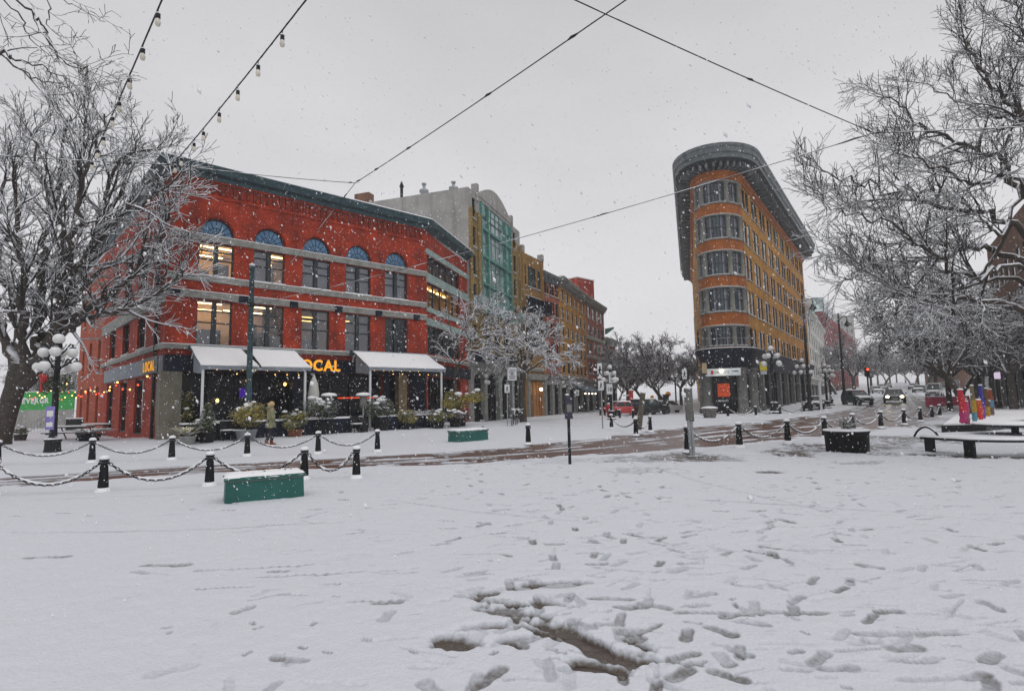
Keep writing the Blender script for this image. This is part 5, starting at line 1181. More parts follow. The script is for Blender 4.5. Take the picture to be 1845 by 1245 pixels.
# ---------------------------------------------------------------- barriers and small street things
def barrier(pa, pb, h, label, c):
    a, b = gnd(*pa), gnd(*pb); L = dist(a,b); t = thing('road_barrier', label, 'barrier', (a.x,a.y,gz(a.x,a.y)), math.atan2(b.y-a.y,b.x-a.x)); n = max(2,int(L/1.9))
    for k in range(n):
        x0, x1 = k*L/n+.03, (k+1)*L/n-.03
        m = MB(); m.add([(x0,-.28,0),(x1,-.28,0),(x1,.28,0),(x0,.28,0),(x0,-.24,h*.3),(x1,-.24,h*.3),(x1,.24,h*.3),(x0,.24,h*.3),(x0,-.1,h),(x1,-.1,h),(x1,.1,h),(x0,.1,h)], [(0,1,5,4),(1,2,6,5),(2,3,7,6),(3,0,4,7),(4,5,9,8),(5,6,10,9),(6,7,11,10),(7,4,8,11),(8,9,10,11)]); m.build('segment', [c], t)
        s = MB(); s.box(x0,x1,-.12,.12,h+.002,h+.09); s.build('snow_cover', 'snow', t)
pk = mat('barrier_pink', (.42,.03,.085), .5, var=.3, scale=1)
barrier((1668,732),(1748,731), .95, 'long pinkish red plastic barrier across the far lane', pk)
barrier((1786,735),(1803,734), .6, 'short red barrier piece near the notice post', mat('barrier_red', (.5,.03,.03)))
h = MB(); h.lathe([(.2,0),(.2,.08),(.14,.1),(.14,.55),(.18,.57),(.18,.62),(.12,.75),(0,.82)], 10); c = MB()
for s in (-1,1): c.cyl((s*.1,0,.45),(s*.26,0,.45),.07,n=8)
n = MB(); n.ball((0,0,.82),.12,8,5,0,.5); simple('fire_hydrant', 'hydrant', 'red fire hydrant capped with snow beside far bollards', gnd(1098,751), [('body', h, 'bow_red'), ('outlet', c, 'bow_red'), ('snow_cap', n, 'snow')]).scale = (1.5,)*3
h = MB(); h.box(-.22,.22,-.15,.15,0,2.5); h.box(-.26,.26,-.19,.19,2.3,2.45); n = MB(); n.ball((0,0,2.52),.26,8,5,0,.5); a = MB(); a.box(-.8,-.23,-.06,.06,1.9,2.05)
simple('red_pillar', 'pillar', 'upright red pillar in front of the parked red car', gnd(1138,747), [('pillar', h, 'bow_red'), ('snow_cap', n, 'snow'), ('arm', a, 'white_metal')])
h = MB(); h.lathe([(.42,0),(.5,.35),(.55,.62),(.62,.66),(.62,.8),(.5,.8)], 16); n = MB(); n.lathe([(.63,.802),(.64,.85),(.4,.93),(0,.95)], 16); simple('stone_pot', 'planter', 'squat stone pot with snow beside the flatiron hotel doorway', gnd(1279,754), [('pot', h, mat('rough_stone', (.14,.13,.12), .9, var=.5, scale=6, bump=.6)), ('snow_cover', n, 'snow')])

def bicycle(p, label, rz):
    t = thing('bicycle', label, 'bicycle', (p.x,p.y,gz(p.x,p.y)+.02), rz, 'bicycles parked by the kerb')
    for x in (-.52,.52):
        m = MB(); m.tube([(x+.33*math.cos(a),0,.34+.33*math.sin(a)) for a in [k*PI/10 for k in range(21)]], .022, 5)
        for k in range(6): a = k*PI/6; m.cyl((x+.32*math.cos(a),0,.34+.32*math.sin(a)),(x-.32*math.cos(a),0,.34-.32*math.sin(a)),.004,n=3)
        m.build('wheel', 'black_iron', t)
    f = MB()
    for a, b in (((-.52,0,.34),(-.1,0,.32)),((-.52,0,.34),(-.2,0,.8)),((-.1,0,.32),(-.22,0,.9)),((-.1,0,.32),(.36,0,.8)),((-.2,0,.78),(.34,0,.84)),((.52,0,.34),(.34,0,.95))): f.cyl(a,b,.02,n=6)
    f.build('frame', 'black_iron', t); s = MB(); s.box(-.36,-.1,-.07,.07,.9,.96); s.ball((-.23,0,.97),.14,8,5,1,.45); s.build('saddle', ['black_paint','snow'], t)
    h = MB(); h.tube([(.28,-.3,1.02),(.36,-.15,1.0),(.34,0,.95),(.36,.15,1.0),(.28,.3,1.02)], .02, 6, 0); h.tube([(.3,-.25,1.04),(.36,0,1.0),(.3,.25,1.04)], .025, 5, 1); h.build('handlebar', ['black_iron','snow'], t)
    s = MB(); s.tube([(-.2,0,.81),(.1,0,.84),(.34,0,.87)], .03, 5); s.build('snow_cover', 'snow', t)
bicycle(gnd(927,768), 'snow laden bicycle nearest the thin sign poles', 1.35); bicycle(gnd(936,763), 'snow laden bicycle parked behind the first, at the tree foot', 1.2)

# ---------------------------------------------------------------- terrace: awnings, lights, tables, heaters, pots
A_, B_, C_, FXW, LF_ = RB; FX = frame(A_, B_)
NRM = Vector((FX[0][1], FX[1][1], 0))*-1            # out of the facade
def facade_pt(u, out): v = FX @ Vector((u, -out, 0)); return v
def u_at(px, py, out):
    o = NRM*out; return on_wall(px, py, A_+o, B_+o)
def awning(pxl, pyl, pxr, pyr, label, gap=None):
    out = 2.3; u0, zf0 = u_at(pxl, pyl, out); u1, zf1 = u_at(pxr, pyr, out); zf = (zf0+zf1)/2; zb = zf+.95; g = gz(*facade_pt((u0+u1)/2,out)[:2])
    o = facade_pt(u0, 0); t = thing('terrace_awning', label, 'awning', (o.x,o.y,g), math.atan2(FX[1][0],FX[0][0]), 'snow covered terrace awnings'); L = u1-u0; zf -= g; zb -= g
    f = MB(); f.box(0,L,-out-.04,-out+.04,zf-.14,zf-.02); f.box(-.1,L+.1,-.72,-.64,zb-.02,zb+.06)
    f.build('beam', 'white_metal', t)
    for u in (0.0, L): p = MB(); p.box(u-.045,u+.045,-out-.045,-out+.045,0,zf-.141); p.build('post', 'white_metal', t)
    for u in (0.02, L-.02): m = MB(); m.tube([(u,-out,zf-.05),(u,-.7,zb)], .03, 4); m.tube([(u,-.7,zb),(u,-.25,zb-.5)], .03, 4); m.build('rafter', 'white_metal', t)
    b = MB(); b.box(-.12,L*.47 if gap else L+.1,-.62,-.2,zb-.12,zb+.10,0); 
    if gap: b.box(L*.53,L+.05,-.62,-.2,zb-.12,zb+.10,0)
    b.build('cassette', 'dark_teal', t)
    sp = [(-.14,L*gap[0]),(L*gap[1],L+.12)] if gap else [(-.14,L+.12)]
    for a, c in sp:
        n = 14; k = 6; vs = []; vt = []; fs = []; rr = random.Random(int(a*7+c*3))
        for i in range(n+1):
            for j in range(k+1):
                x = a+(c-a)*i/n+(.12*j/k if i == n else 0)+( .2*j/k if gap and i == n and c < L else 0); y = -.62-(out+.12-.62)*j/k; z = zb+.02-(zb-zf)*j/k-.07*math.sin(PI*j/k)*(.6+.4*math.sin(i*1.1))
                vs.append((x,y,z)); vt.append((x,y-(.03 if j == k else 0),z+.06+.03*rr.random()-(.05 if j in (0,k) else 0)))
        for i in range(n):
            for j in range(k): fs.append((i*(k+1)+j,(i+1)*(k+1)+j,(i+1)*(k+1)+j+1,i*(k+1)+j+1))
        m = MB(); m.add(vs, fs, 0, True); m.add([v for i in range(n+1) for v in (vs[i*(k+1)+k], (vs[i*(k+1)+k][0],vs[i*(k+1)+k][1],vs[i*(k+1)+k][2]-.14))], [(2*i,2*i+2,2*i+3,2*i+1) for i in range(n)], 0)
        m.build('canopy', 'awning_grey', t)
        s = MB(); s.add(vt, fs, 0, True); e = [i*(k+1)+k for i in range(n+1)]; s.add([vt[q] for q in e]+[vs[q] for q in e], [(i,i+1,n+2+i,n+1+i) for i in range(n)], 0)
        s.build('snow_cover', 'snow', t)
    s = MB(); s.add([(0,-out,zf),(0,-.7,zb),(0,-.7,zf-.2),(0,-out,zf-.35)], [(0,1,2,3)]); s.build('side_flap', 'awning_grey', t)
    # warm bulbs on a cord under the beam
    l = thing('fairy_lights', 'cord of small warm bulbs under the '+('first' if gap else 'second')+' awning', 'string lights', (o.x,o.y,g), t.rotation_euler.z, 'warm string lights')
    m = MB(); cd_ = []; bl = []; rr = random.Random(2)
    for q in range(4):
        y = -out+.08+q*.5; zz = zf-.18+q*.12; k = 8
        for i in range(k*4+1):
            x = L*i/(k*4); cd_.append((x,y,zz-.12*abs(math.sin(PI*4*x/L))))
            if i % 4 == 2 and q in (0,2,3) and rr.random() < .8: bl.append((x,y,zz-.12*abs(math.sin(PI*4*x/L))-.05))
    for q in range(4): m.tube(cd_[q*33:(q+1)*33], .006, 3)
    m.build('cord', 'black_paint', l)
    for b_ in bl: m = MB(); m.ball(b_, .024, 6, 5); m.build('bulb', 'bulb_warm', l)
    return u0, u1
awning(366,659,550,664,'wider snow covered awning left of the big yellow letters', (.44,.53)); awning(667,661,795,667,'narrower snow covered awning right of the big yellow letters')
# red and warm bulbs along the left flank
D_ = at(140,690,45); D_.z = 0; LX = frame(D_, A_); L3 = dist(D_, A_)
o = LX @ Vector((0,0,0)); l = thing('fairy_lights', 'slack cords of red and warm bulbs along the building\'s left flank', 'string lights', o[:], math.atan2(LX[1][0],LX[0][0]), 'warm string lights'); m = MB(); bs_ = []; rr = random.Random(9)
for q, (x0,x1,y,z) in enumerate(((-2,L3-3,-1.2,3.0),(-6,L3-8,-2.6,3.1),(2,L3-1,-.4,3.2))):
    pts = []
    for i in range(41):
        x = x0+(x1-x0)*i/40; zz = z-.5*abs(math.sin(PI*3*i/40)); pts.append((x,y,zz))
        if i % 3 == 1: bs_.append(((x,y,zz-.06), rr.random() < .4))
    m.tube(pts, .012, 3)
m.build('cord', 'black_paint', l)
for b_, red in bs_: m = MB(); m.ball(b_, .045, 6, 5); m.build('bulb', 'bulb_red' if red else 'bulb_warm', l)

def pot_plant(px, py, top, label, kind, wid, leafset, snow, potm='black_paint', pot_h=.45, pot_r=.28, seed=1, lift=0.0, dens=1.0, name='potted_shrub', shape='bush'):
    q = gnd(px, py); g = gz(q.x,q.y); h = (at(px,top,q.y).z-g); wid *= 1.45; dens *= 1.25; snow = min(.85, snow*1.35); pot_r *= 1.15; t = thing(name, label, 'potted plant', (q.x,q.y,g), 0, 'potted plants on the terrace'); rn = random.Random(seed)
    p = MB(); p.lathe([(pot_r*.72,0),(pot_r*.78,.03),(pot_r,pot_h*.9),(pot_r*1.08,pot_h*.92),(pot_r*1.08,pot_h),(pot_r*.9,pot_h),(pot_r*.88,pot_h-.05),(0,pot_h-.06)], 14); p.build('pot', potm, t)
    f = MB(); r = wid/2; hh = h-pot_h; st = MB()
    n = int(1500*dens)
    if shape == 'fern':
        for k in range(int(70*dens)):
            a = rn.random()*6.28; e = rn.uniform(.35,1.3); L = r*rn.uniform(.8,1.25); pr = None
            for i in range(9):
                u = i/8; x = Vector((math.cos(a)*L*u*math.cos(e*.6), math.sin(a)*L*u*math.cos(e*.6), pot_h+hh*1.0*math.sin(e)*u*(1.35-.75*u)))
                if pr is not None:
                    d = (x-pr); s_ = d.cross(Vector((0,0,1))).normalized()*.075*(1-.5*u); m_ = rn.choice(leafset) if rn.random() > snow*.9 else 3
                    f.add([pr-s_*.5,pr+s_*.5,x+s_*.5,x-s_*.5], [(0,1,2,3)], m_)
                pr = x
    else:
        blobs = [(rn.gauss(0,.34)*r, rn.gauss(0,.34)*r, rn.uniform(.25,.85), rn.uniform(.3,.5)) for _ in range(11)]+[(0,0,.45,.6)]
        if shape == 'cone': blobs = [(rn.gauss(0,.3)*r*(1-.8*u), rn.gauss(0,.3)*r*(1-.8*u), u, .5*(1-.65*u)) for u in [k/11 for k in range(12)]]
        for bx, by, bz, br in blobs: leafball(f, (bx,by,pot_h+hh*bz), r*br*1.3, int(n/10), leafset, rn, .06 if shape != 'cone' else .05, min(1.2,hh/wid*1.1), snow, 3)
        for bx, by, bz, br in blobs:
            if rn.random() < snow*1.5: f.ball((bx+rn.gauss(0,.05),by+rn.gauss(0,.05),pot_h+hh*bz+r*br*.85), r*br*rn.uniform(.25,.5), 7, 5, 3, .45)
        for k in range(9): a = rn.random()*6.28; st.tube([(0,0,pot_h-.06),(math.cos(a)*r*.3,math.sin(a)*r*.3,pot_h+hh*.45),(math.cos(a)*r*.6,math.sin(a)*r*.6,pot_h+hh*.8)], [.015,.01,.004], 4)
        st.build('stem', 'bark', t)
    f.build('foliage', ['leaf_green','leaf_gold','leaf_dark','snow','leaf_red'], t)
    return t
PP = pot_plant
PP(308,792,706,'tall yellow green bush by the corner pillar',0,1.25,[0,0,1],.35,seed=1,dens=1.6,pot_h=.6,pot_r=.4)
PP(338,802,757,'low golden fern in a pale pot, lowest at left',0,1.25,[1,1,0],.40,potm='concrete',pot_h=.35,pot_r=.25,seed=2,shape='fern')
PP(372,799,731,'narrow dark cone shaped shrub dusted with snow',0,.85,[2,0],.40,seed=3,dens=1.3,shape='cone',pot_h=.45)
PP(443,796,729,'bright golden bush left of the walking person',0,1.15,[1,1,1,0],.36,seed=4,dens=1.6,potm='grey_metal',pot_h=.5,pot_r=.36)
PP(531,788,743,'green tufted shrub in a terracotta pot',0,.85,[0,0,1],.38,seed=5,dens=1.2,potm=mat('terracotta_pot', (.20,.065,.03), .8),pot_h=.36,pot_r=.30)
PP(576,784,720,'dark tall snowy bush between the two awnings',0,1.25,[2,2,0],.52,seed=6,dens=1.5,pot_h=.6,pot_r=.35)
PP(687,777,716,'large snow loaded bush under the second awning\'s left post',0,1.35,[0,2],.55,seed=7,dens=1.7,pot_h=.6,pot_r=.4)
PP(733,775,740,'small yellow green shrub left of the spreading one',0,.85,[1,0],.33,seed=8,dens=1.1,pot_h=.3)
PP(758,772,727,'spreading grey fern heaped with snow',0,1.6,[0,2],.70,seed=9,shape='fern',dens=1.4,pot_h=.55,pot_r=.3)
PP(790,773,741,'yellow green shrub at the second awning\'s right post',0,.9,[1,0,0],.38,seed=10,dens=1.1,pot_h=.35)
PP(826,769,706,'big loose yellow green bush at the terrace\'s far end',0,1.35,[1,0,1],.28,seed=11,dens=2.0,pot_h=.9,pot_r=.45)
PP(820,771,741,'dark reddish shrub with snowy tips at the terrace\'s far end',0,1.0,[4,2],.42,seed=12,dens=1.0,pot_h=.4)
PP(160,796,766,'dark drooping grass pot with snow near the globe lamp',0,1.5,[2,2,0],.6,seed=13,shape='fern',dens=1.2,pot_h=.35,pot_r=.4)
PP(36,795,770,'small pot plant at the foot of the big left tree',0,.7,[2,0],.45,seed=15,potm='bark',dens=.7,pot_h=.4)

def table(px, py, label, w=1.1, chair=True, rz=.75):
    q = gnd(px,py); t = thing('terrace_table', label, 'table', (q.x,q.y,gz(q.x,q.y)), rz, 'snowy tables on the terrace')
    m = MB(); m.box(-w/2,w/2,-.35,.35,.70,.74); m.build('table_top', 'navy', t); s = MB(); s.box(-w/2+.01,w/2-.01,-.34,.34,.742,.80); s.build('snow_cover', 'snow', t, bevel=.02)
    for x in (-1,1):
        for y in (-1,1): l = MB(); l.box(x*(w/2-.07)-.025,x*(w/2-.07)+.025,y*.3-.025,y*.3+.025,0,.70); l.build('leg', 'black_paint', t)
    m = MB(); m.box(-w/2+.04,w/2-.04,-.32,-.30,.25,.69); m.build('apron', 'navy', t)
def chair(px, py, label, rz=.75):
    q = gnd(px,py); t = thing('terrace_chair', label, 'chair', (q.x,q.y,gz(q.x,q.y)), rz, 'snowy chairs on the terrace')
    m = MB(); m.box(-.22,.22,-.22,.22,.42,.46); m.build('seat', 'black_paint', t); s = MB(); s.box(-.21,.21,-.21,.21,.462,.51); s.build('snow_cover', 'snow', t, bevel=.015)
    b = MB(); b.box(-.22,.22,.19,.22,.55,.86); b.box(-.22,-.19,.19,.22,.46,.55); b.box(.19,.22,.19,.22,.46,.55); b.build('backrest', 'black_paint', t)
    for x in (-1,1):
        for y in (-1,1): l = MB(); l.cyl((x*.19,y*.19,0),(x*.19,y*.19,.42),.018,n=5); l.build('leg', 'black_paint', t)
table(395,789,'navy table between the dark cone shrub and golden bush'); chair(408,796,'chair in front of the navy table left of the golden bush')
table(476,787,'navy table behind the walking person'); table(512,786,'navy table left of the terracotta pot')
table(562,779,'navy table left of the dark snowy bush'); chair(600,781,'chair right of the dark snowy bush')
table(628,778,'navy table between the two patio heaters',1.4); chair(642,781,'chair beside the second patio heater')
table(715,772,'navy table behind the small yellow green shrub',1.5); table(772,770,'navy table at the second awning\'s right post',1.6)
chair(428,796,'chair directly beneath the golden bush'); table(352,797,'navy table beside the low golden fern')
a, b = facade_pt(.6,3.1), facade_pt(13.2,2.9); L = dist(a,b); t = thing('terrace_fence', 'low dark terrace fence with a snowy rail behind the potted plants', 'fence', (a.x,a.y,gz((a.x+b.x)/2,(a.y+b.y)/2)-.05), math.atan2(b.y-a.y,b.x-a.x))
for k in (0,1,2,3,4,6,7,8):
    m = MB(); m.box(k*L/9+.03,(k+1)*L/9-.03,-.03,.03,.08,.80); m.build('board_panel', 'navy', t); s = MB(); s.box(k*L/9+.03,(k+1)*L/9-.03,-.05,.05,.801,.86); s.build('snow_rail', 'snow', t)
def heater(px, py, label):
    q = gnd(px,py); t = thing('patio_heater', label, 'patio heater', (q.x,q.y,gz(q.x,q.y)), 0, 'mushroom patio heaters')
    b = MB(); b.lathe([(.24,0),(.24,.65),(.2,.72),(.04,.74)], 14); b.build('tank_housing', 'black_paint', t); p = MB(); p.cyl((0,0,.72),(0,0,1.35),.035,n=8); p.build('post', 'grey_metal', t)
    e = MB(); e.lathe([(.12,1.3),(.17,1.36),(.17,1.78),(.1,1.84)], 14); e.build('emitter', 'frame_grey', t); h = MB(); h.lathe([(.36,1.82),(.36,1.86),(.15,1.93),(0,1.95)], 18); h.build('hood', 'grey_metal', t)
    s = MB(); s.lathe([(.37,1.864),(.37,1.90),(.28,1.97),(0,2.01)], 18); s.build('snow_cap', 'snow', t)
heater(654,780,'patio heater beside the second awning\'s left post'); heater(592,783,'patio heater behind the dark snowy bush')
u = MB(); u.lathe([(.03,.0),(.03,.9),(.12,.95),(.24,1.3),(.27,2.0),(.2,2.5),(.08,2.8),(.03,2.95),(0,3.0)], 12); b = MB(); b.lathe([(.35,0),(.35,.08),(.06,.12)], 12)
simple('folded_parasol', 'parasol', 'folded pale parasol at the first awning\'s right post', facade_pt(6.3,1.4), [('canopy', u, 'pale_render'), ('foot', b, 'black_paint')])
# low terrace fence by the left flank and picnic table
a, b = gnd(118,779), gnd(262,776); L = dist(a,b); t = thing('terrace_fence', 'dark boarded terrace fence with a snowy rail along the left flank', 'fence', (a.x,a.y,0), math.atan2(b.y-a.y,b.x-a.x)); m = MB(); m.box(0,L,-.03,.03,.05,1.0); m.build('board_panel', 'black_paint', t); s = MB(); s.box(0,L,-.06,.06,1.0,1.08); s.build('snow_rail', 'snow', t)
def picnic(px, py, label, rz):
    q = gnd(px,py); t = thing('picnic_table', label, 'picnic table', (q.x,q.y,0), rz, 'snowy picnic tables')
    m = MB(); m.box(-1,1,-.38,.38,.70,.75); m.build('table_top', 'black_paint', t); s = MB(); s.box(-.99,.99,-.37,.37,.752,.82); s.build('snow_cover', 'snow', t, bevel=.02)
    for y in (-.75,.75):
        m = MB(); m.box(-1,1,y-.14,y+.14,.42,.46); m.build('bench_plank', 'black_paint', t); s = MB(); s.box(-.99,.99,y-.13,y+.13,.462,.52); s.build('snow_cover', 'snow', t, bevel=.02)
    for x in (-.75,.75): m = MB(); m.tube([(x,-.8,0),(x,-.3,.7)], .04, 4); m.tube([(x,.8,0),(x,.3,.7)], .04, 4); m.box(x-.04,x+.04,-.85,.85,.36,.42); m.build('leg_frame', 'black_paint', t)
picnic(128,793,'picnic table with snow just right of the globe lamp',.1); picnic(183,786,'picnic table with snow behind the drooping grass pot',.15)
# green hoarding and stair rail far left
a, b = at(14,720,52), at(134,720,50); a.z = b.z = 0; L = dist(a,b); t = thing('green_hoarding', 'bright green hoarding with white letters behind the building at left', 'hoarding', (a.x,a.y,0), math.atan2(b.y-a.y,b.x-a.x)); m = MB(); m.box(0,L,-.05,.05,1.7,3.35); m.build('board', [mat('hoarding_green', (.02,.33,.05), .6, var=.15)], t); m = MB(); m.box(0,L,-.03,.03,0,1.695); m.build('base_board', 'concrete', t); s = MB(); s.box(0,L,-.06,.06,3.352,3.42); s.build('snow_rail', 'snow', t)
x = 1.92
for ch in 'EVERGR':
    me = text_mesh(ch, .68, .01, 'globe', .03, 1.1); xs = [v.co.x for v in me.vertices]; o = link('letter', me, t); o.location = (x-min(xs),-.07,2.32); x += max(xs)-min(xs)+.09
a, b = gnd(50,782), gnd(116,776); L = dist(a,b); t = thing('stair_railing', 'grey metal stair railing in front of the green hoarding', 'railing', (a.x,a.y,0), math.atan2(b.y-a.y,b.x-a.x)); m = MB()
for z in (.55,1.05): m.tube([(0,0,z-.4),(L*.45,0,z+.35),(L,0,z+.35)], .03, 5)
for k in range(14): x = L*k/13; m.cyl((x,0,0),(x,0,min(1.4,.65+x/(L*.45)*.75)),.014,n=4)
m.build('rail', 'grey_metal', t)
# grey shop awning down the row
a, b = at(1028,700,68), at(1056,700,76); L = dist(a,b); t = thing('shop_awning', 'blue grey shop awning below the ochre building', 'awning', (a.x,a.y,0), math.atan2(b.y-a.y,b.x-a.x)); m = MB(); m.add([(0,0,3.6),(L,0,3.6),(L,-2.2,2.7),(0,-2.2,2.7),(0,-2.2,2.45),(L,-2.2,2.45)], [(0,3,2,1),(3,4,5,2)]); m.add([(0,0,3.6),(0,-2.2,2.45),(0,-2.2,2.7)],[(0,1,2)]); m.build('canopy', [mat('awning_blue', (.13,.17,.21), .8)], t); p = MB(); p.cyl((.1,-2.1,0),(.1,-2.1,2.6),.04,n=6); p.build('post', 'grey_metal', t)
for k in range(4): l = MB(); l.ball((1+k*2,-1.6,2.35),.10,8,6); l.build('lamp', 'lamp_white', t)
# ---------------------------------------------------------------- bare trees with snow on every twig
class Grow:
    def __init__(s, seed): s.r = random.Random(seed); s.big = []; s.seg = []
    def curve(s, pts, n):
        pts = [Vector(p) for p in pts]; out = []
        for i in range(len(pts)-1):
            p0, p1, p2, p3 = pts[max(0,i-1)], pts[i], pts[i+1], pts[min(len(pts)-1,i+2)]
            for k in range(n):
                u = k/n; out.append(.5*((2*p1)+(p2-p0)*u+(2*p0-5*p1+4*p2-p3)*u*u+(3*p1-p0-3*p2+p3)*u**3))
        return out+[pts[-1]]
    def branch(s, p, d, L, r, lv, P):
        rn = s.r; n = 5 if lv < P['top'] else 3; wg = P['wig']; pts = [p]; rs = [r]
        for i in range(n):
            d = (d+Vector((rn.gauss(0,wg),rn.gauss(0,wg),rn.gauss(0,wg)+P['lift'][lv]))).normalized(); p = p+d*(L/n); pts.append(p); rs.append(max(P['rmin'], r*(1-.8*(i+1)/n)))
        for i in range(n): s.seg.append((pts[i], pts[i+1], rs[i], rs[i+1]))
        s.kids(pts, rs, L, lv, P)
    def kids(s, pts, rs, L, lv, P, t0=.15):
        if lv >= P['top']: return
        rn = s.r; n = P['n'][lv]
        if lv == 0: n = max(3, int(n*L/P['ref']))
        for k in range(n):
            t = t0+(1-t0)*(k+rn.random())/n; f = t*(len(pts)-1); i = min(int(f), len(pts)-2); q = pts[i].lerp(pts[i+1], f-i); d = (pts[i+1]-pts[i]).normalized()
            e = Vector((rn.gauss(0,1),rn.gauss(0,1),rn.gauss(0,1)*P.get('flat',1))); e = (e-d*e.dot(d)).normalized(); a = rn.uniform(*P['ang']); d2 = (d*math.cos(a)+e*math.sin(a))
            l2 = P['len'][lv]*rn.uniform(.55,1.25)*(1.15-.55*t); s.branch(q, d2, l2, max(P['rmin'], min(rs[i]*.62, P['rad'][lv])), lv+1, P)
    def limb(s, pts, r0, r1, P, t0=.2, n=6):
        c = s.curve(pts, n); m = len(c)-1
        for i in range(1, m): c[i] = c[i]+Vector((s.r.gauss(0,1),s.r.gauss(0,1),s.r.gauss(0,1)))*(.010*(c[m]-c[0]).length)
        rs = [r0+(r1-r0)*(i/m)**.75 for i in range(m+1)]; s.big.append((c, rs)); L = sum((c[i+1]-c[i]).length for i in range(m)); s.kids(c, rs, L, 0, P, t0)
    def twig_mesh(s, name, mt, org):
        A = np.array([list(a[0])+list(a[1])+[a[2],a[3]] for a in s.seg], np.float64); p0 = A[:,0:3]-org; p1 = A[:,3:6]-org; d = p1-p0; d /= np.maximum(1e-6, np.linalg.norm(d,axis=1))[:,None]
        up = np.tile(np.array([0,0,1.]), (len(A),1)); vert = np.abs(d[:,2]) > .97; up[vert] = (1,0,0)
        sd = np.cross(d, up); sd /= np.linalg.norm(sd,axis=1)[:,None]; tp = np.cross(sd, d)
        V = np.stack([p+q*A[:,i][:,None]*k for p, i in ((p0,6),(p1,7)) for q, k in ((sd,1.05),(tp,2.2 if mt == 'twig' else 1.9),(sd,-1.05),(tp,-.8))], 1).reshape(-1,3)
        b = (np.arange(len(A))*8)[:,None,None]; Q = (b+np.array([[j,(j+1)%4,4+(j+1)%4,4+j] for j in range(4)])[None]).reshape(-1,4)
        return np_mesh(name, V, Q, [mt])
    def finish(s, name, label, base, mt='twig', group=None, bark='bark', trunk=None):
        t = thing(name, label, 'tree', tuple(base), 0, group); o = np.array(base[:]); m = MB()
        for c, rs in ([trunk] if trunk else [])+s.big: m.tube([p-Vector(base) for p in c], rs, 9 if max(rs) > .08 else 6, 0)
        m.build('trunk', bark, t); link('crown', s.twig_mesh('crown', mt, o), t); return t
def pz(l, d0, d1): n = len(l); return [at(x, y, d0+(d1-d0)*i/(n-1)) for i, (x, y) in enumerate(l)]

def left_tree():
    g = Grow(3); P = dict(top=3, n=[11,6,4], len=[2.6,1.25,.62], rad=[.06,.022,.011], rmin=.0094, ang=(.35,.85), wig=.12, lift=[.10,.09,.06,.04], ref=6.0, flat=.8)
    b = col(-2, 24.2)
    tr = [b+Vector((0,0,-.1)), b+Vector((.05,0,.5)), at(14,740,24.2), at(28,695,24.2), at(40,655,24.2)]; trunk = (g.curve(tr,4), None); k = len(trunk[0]); trunk = (trunk[0], [.47-.10*min(1,i/5)+(.04 if i > k-5 else 0) for i in range(k)])
    for l, d1, r in (([(36,700),(42,610),(45,520),(34,400),(30,290)],22.0,.24),([(38,690),(68,625),(78,560),(75,480),(92,400),(112,300),(125,205)],25.5,.25),([(40,685),(84,628),(105,560),(120,470),(142,380),(168,290),(188,205)],22.6,.23),
                     ([(44,690),(98,612),(130,540),(172,440),(215,345),(248,250)],26.0,.26),([(44,690),(108,605),(152,566),(230,505),(285,430),(312,355)],23.0,.20),([(100,612),(160,572),(230,556),(290,522),(330,486)],22.2,.12),
                     ([(34,690),(5,600),(-25,500),(-50,380)],25.0,.24),([(34,680),(20,560),(-5,440),(10,330),(60,240)],27.0,.2),([(105,560),(150,470),(210,400),(262,360),(318,322)],21.6,.12),([(118,470),(110,400),(75,330),(55,240)],23.6,.11),([(130,540),(190,480),(250,470),(312,430)],24.6,.10),([(172,440),(190,350),(225,280),(290,270)],24.0,.09),([(92,400),(140,310),(150,240),(158,195)],24.4,.08)):
        g.limb(pz(l, 24.2, d1), r*1.2, .035, P)
    g.finish('bare_tree', 'big many limbed bare tree laden with snow at the left edge', (b.x,b.y,0), trunk=trunk)
left_tree()
def overhang():
    g = Grow(8); P = dict(top=3, n=[5,3,3], len=[.9,.45,.22], rad=[.014,.008,.005], rmin=.004, ang=(.4,.9), wig=.2, lift=[-.02,0,0,0], ref=4.0)
    b = col(-260, 9.0); f = at(-230,-60,9.0)
    for l, d1, r in (([(-120,60),(-10,92),(30,110),(90,125),(150,165)],9.0,.035),([(-120,40),(0,100),(60,140),(110,152),(160,185)],9.6,.03),([(-80,-120),(45,8),(75,50),(110,104),(150,130),(190,165)],8.6,.03),([(110,104),(150,122),(198,148)],8.6,.012),([(-60,-140),(60,-40),(120,0),(190,40)],9.3,.022),([(0,-120),(80,0),(85,40),(115,70)],8.8,.016),([(-60,-60),(30,25),(55,70),(100,108)],9.5,.02)):
        g.limb(pz(l, 9.0, d1), r, .005, P, t0=.1)
    tr = [b, b+Vector((0,0,2)), f.lerp(b,.45), f]; c = g.curve(tr,3); g.finish('overhanging_tree', 'nearer bare tree whose thin dark boughs hang into the upper left corner', (b.x,b.y,0), 'twig_bare', trunk=(c, [.3-.02*i for i in range(len(c))]))
overhang()
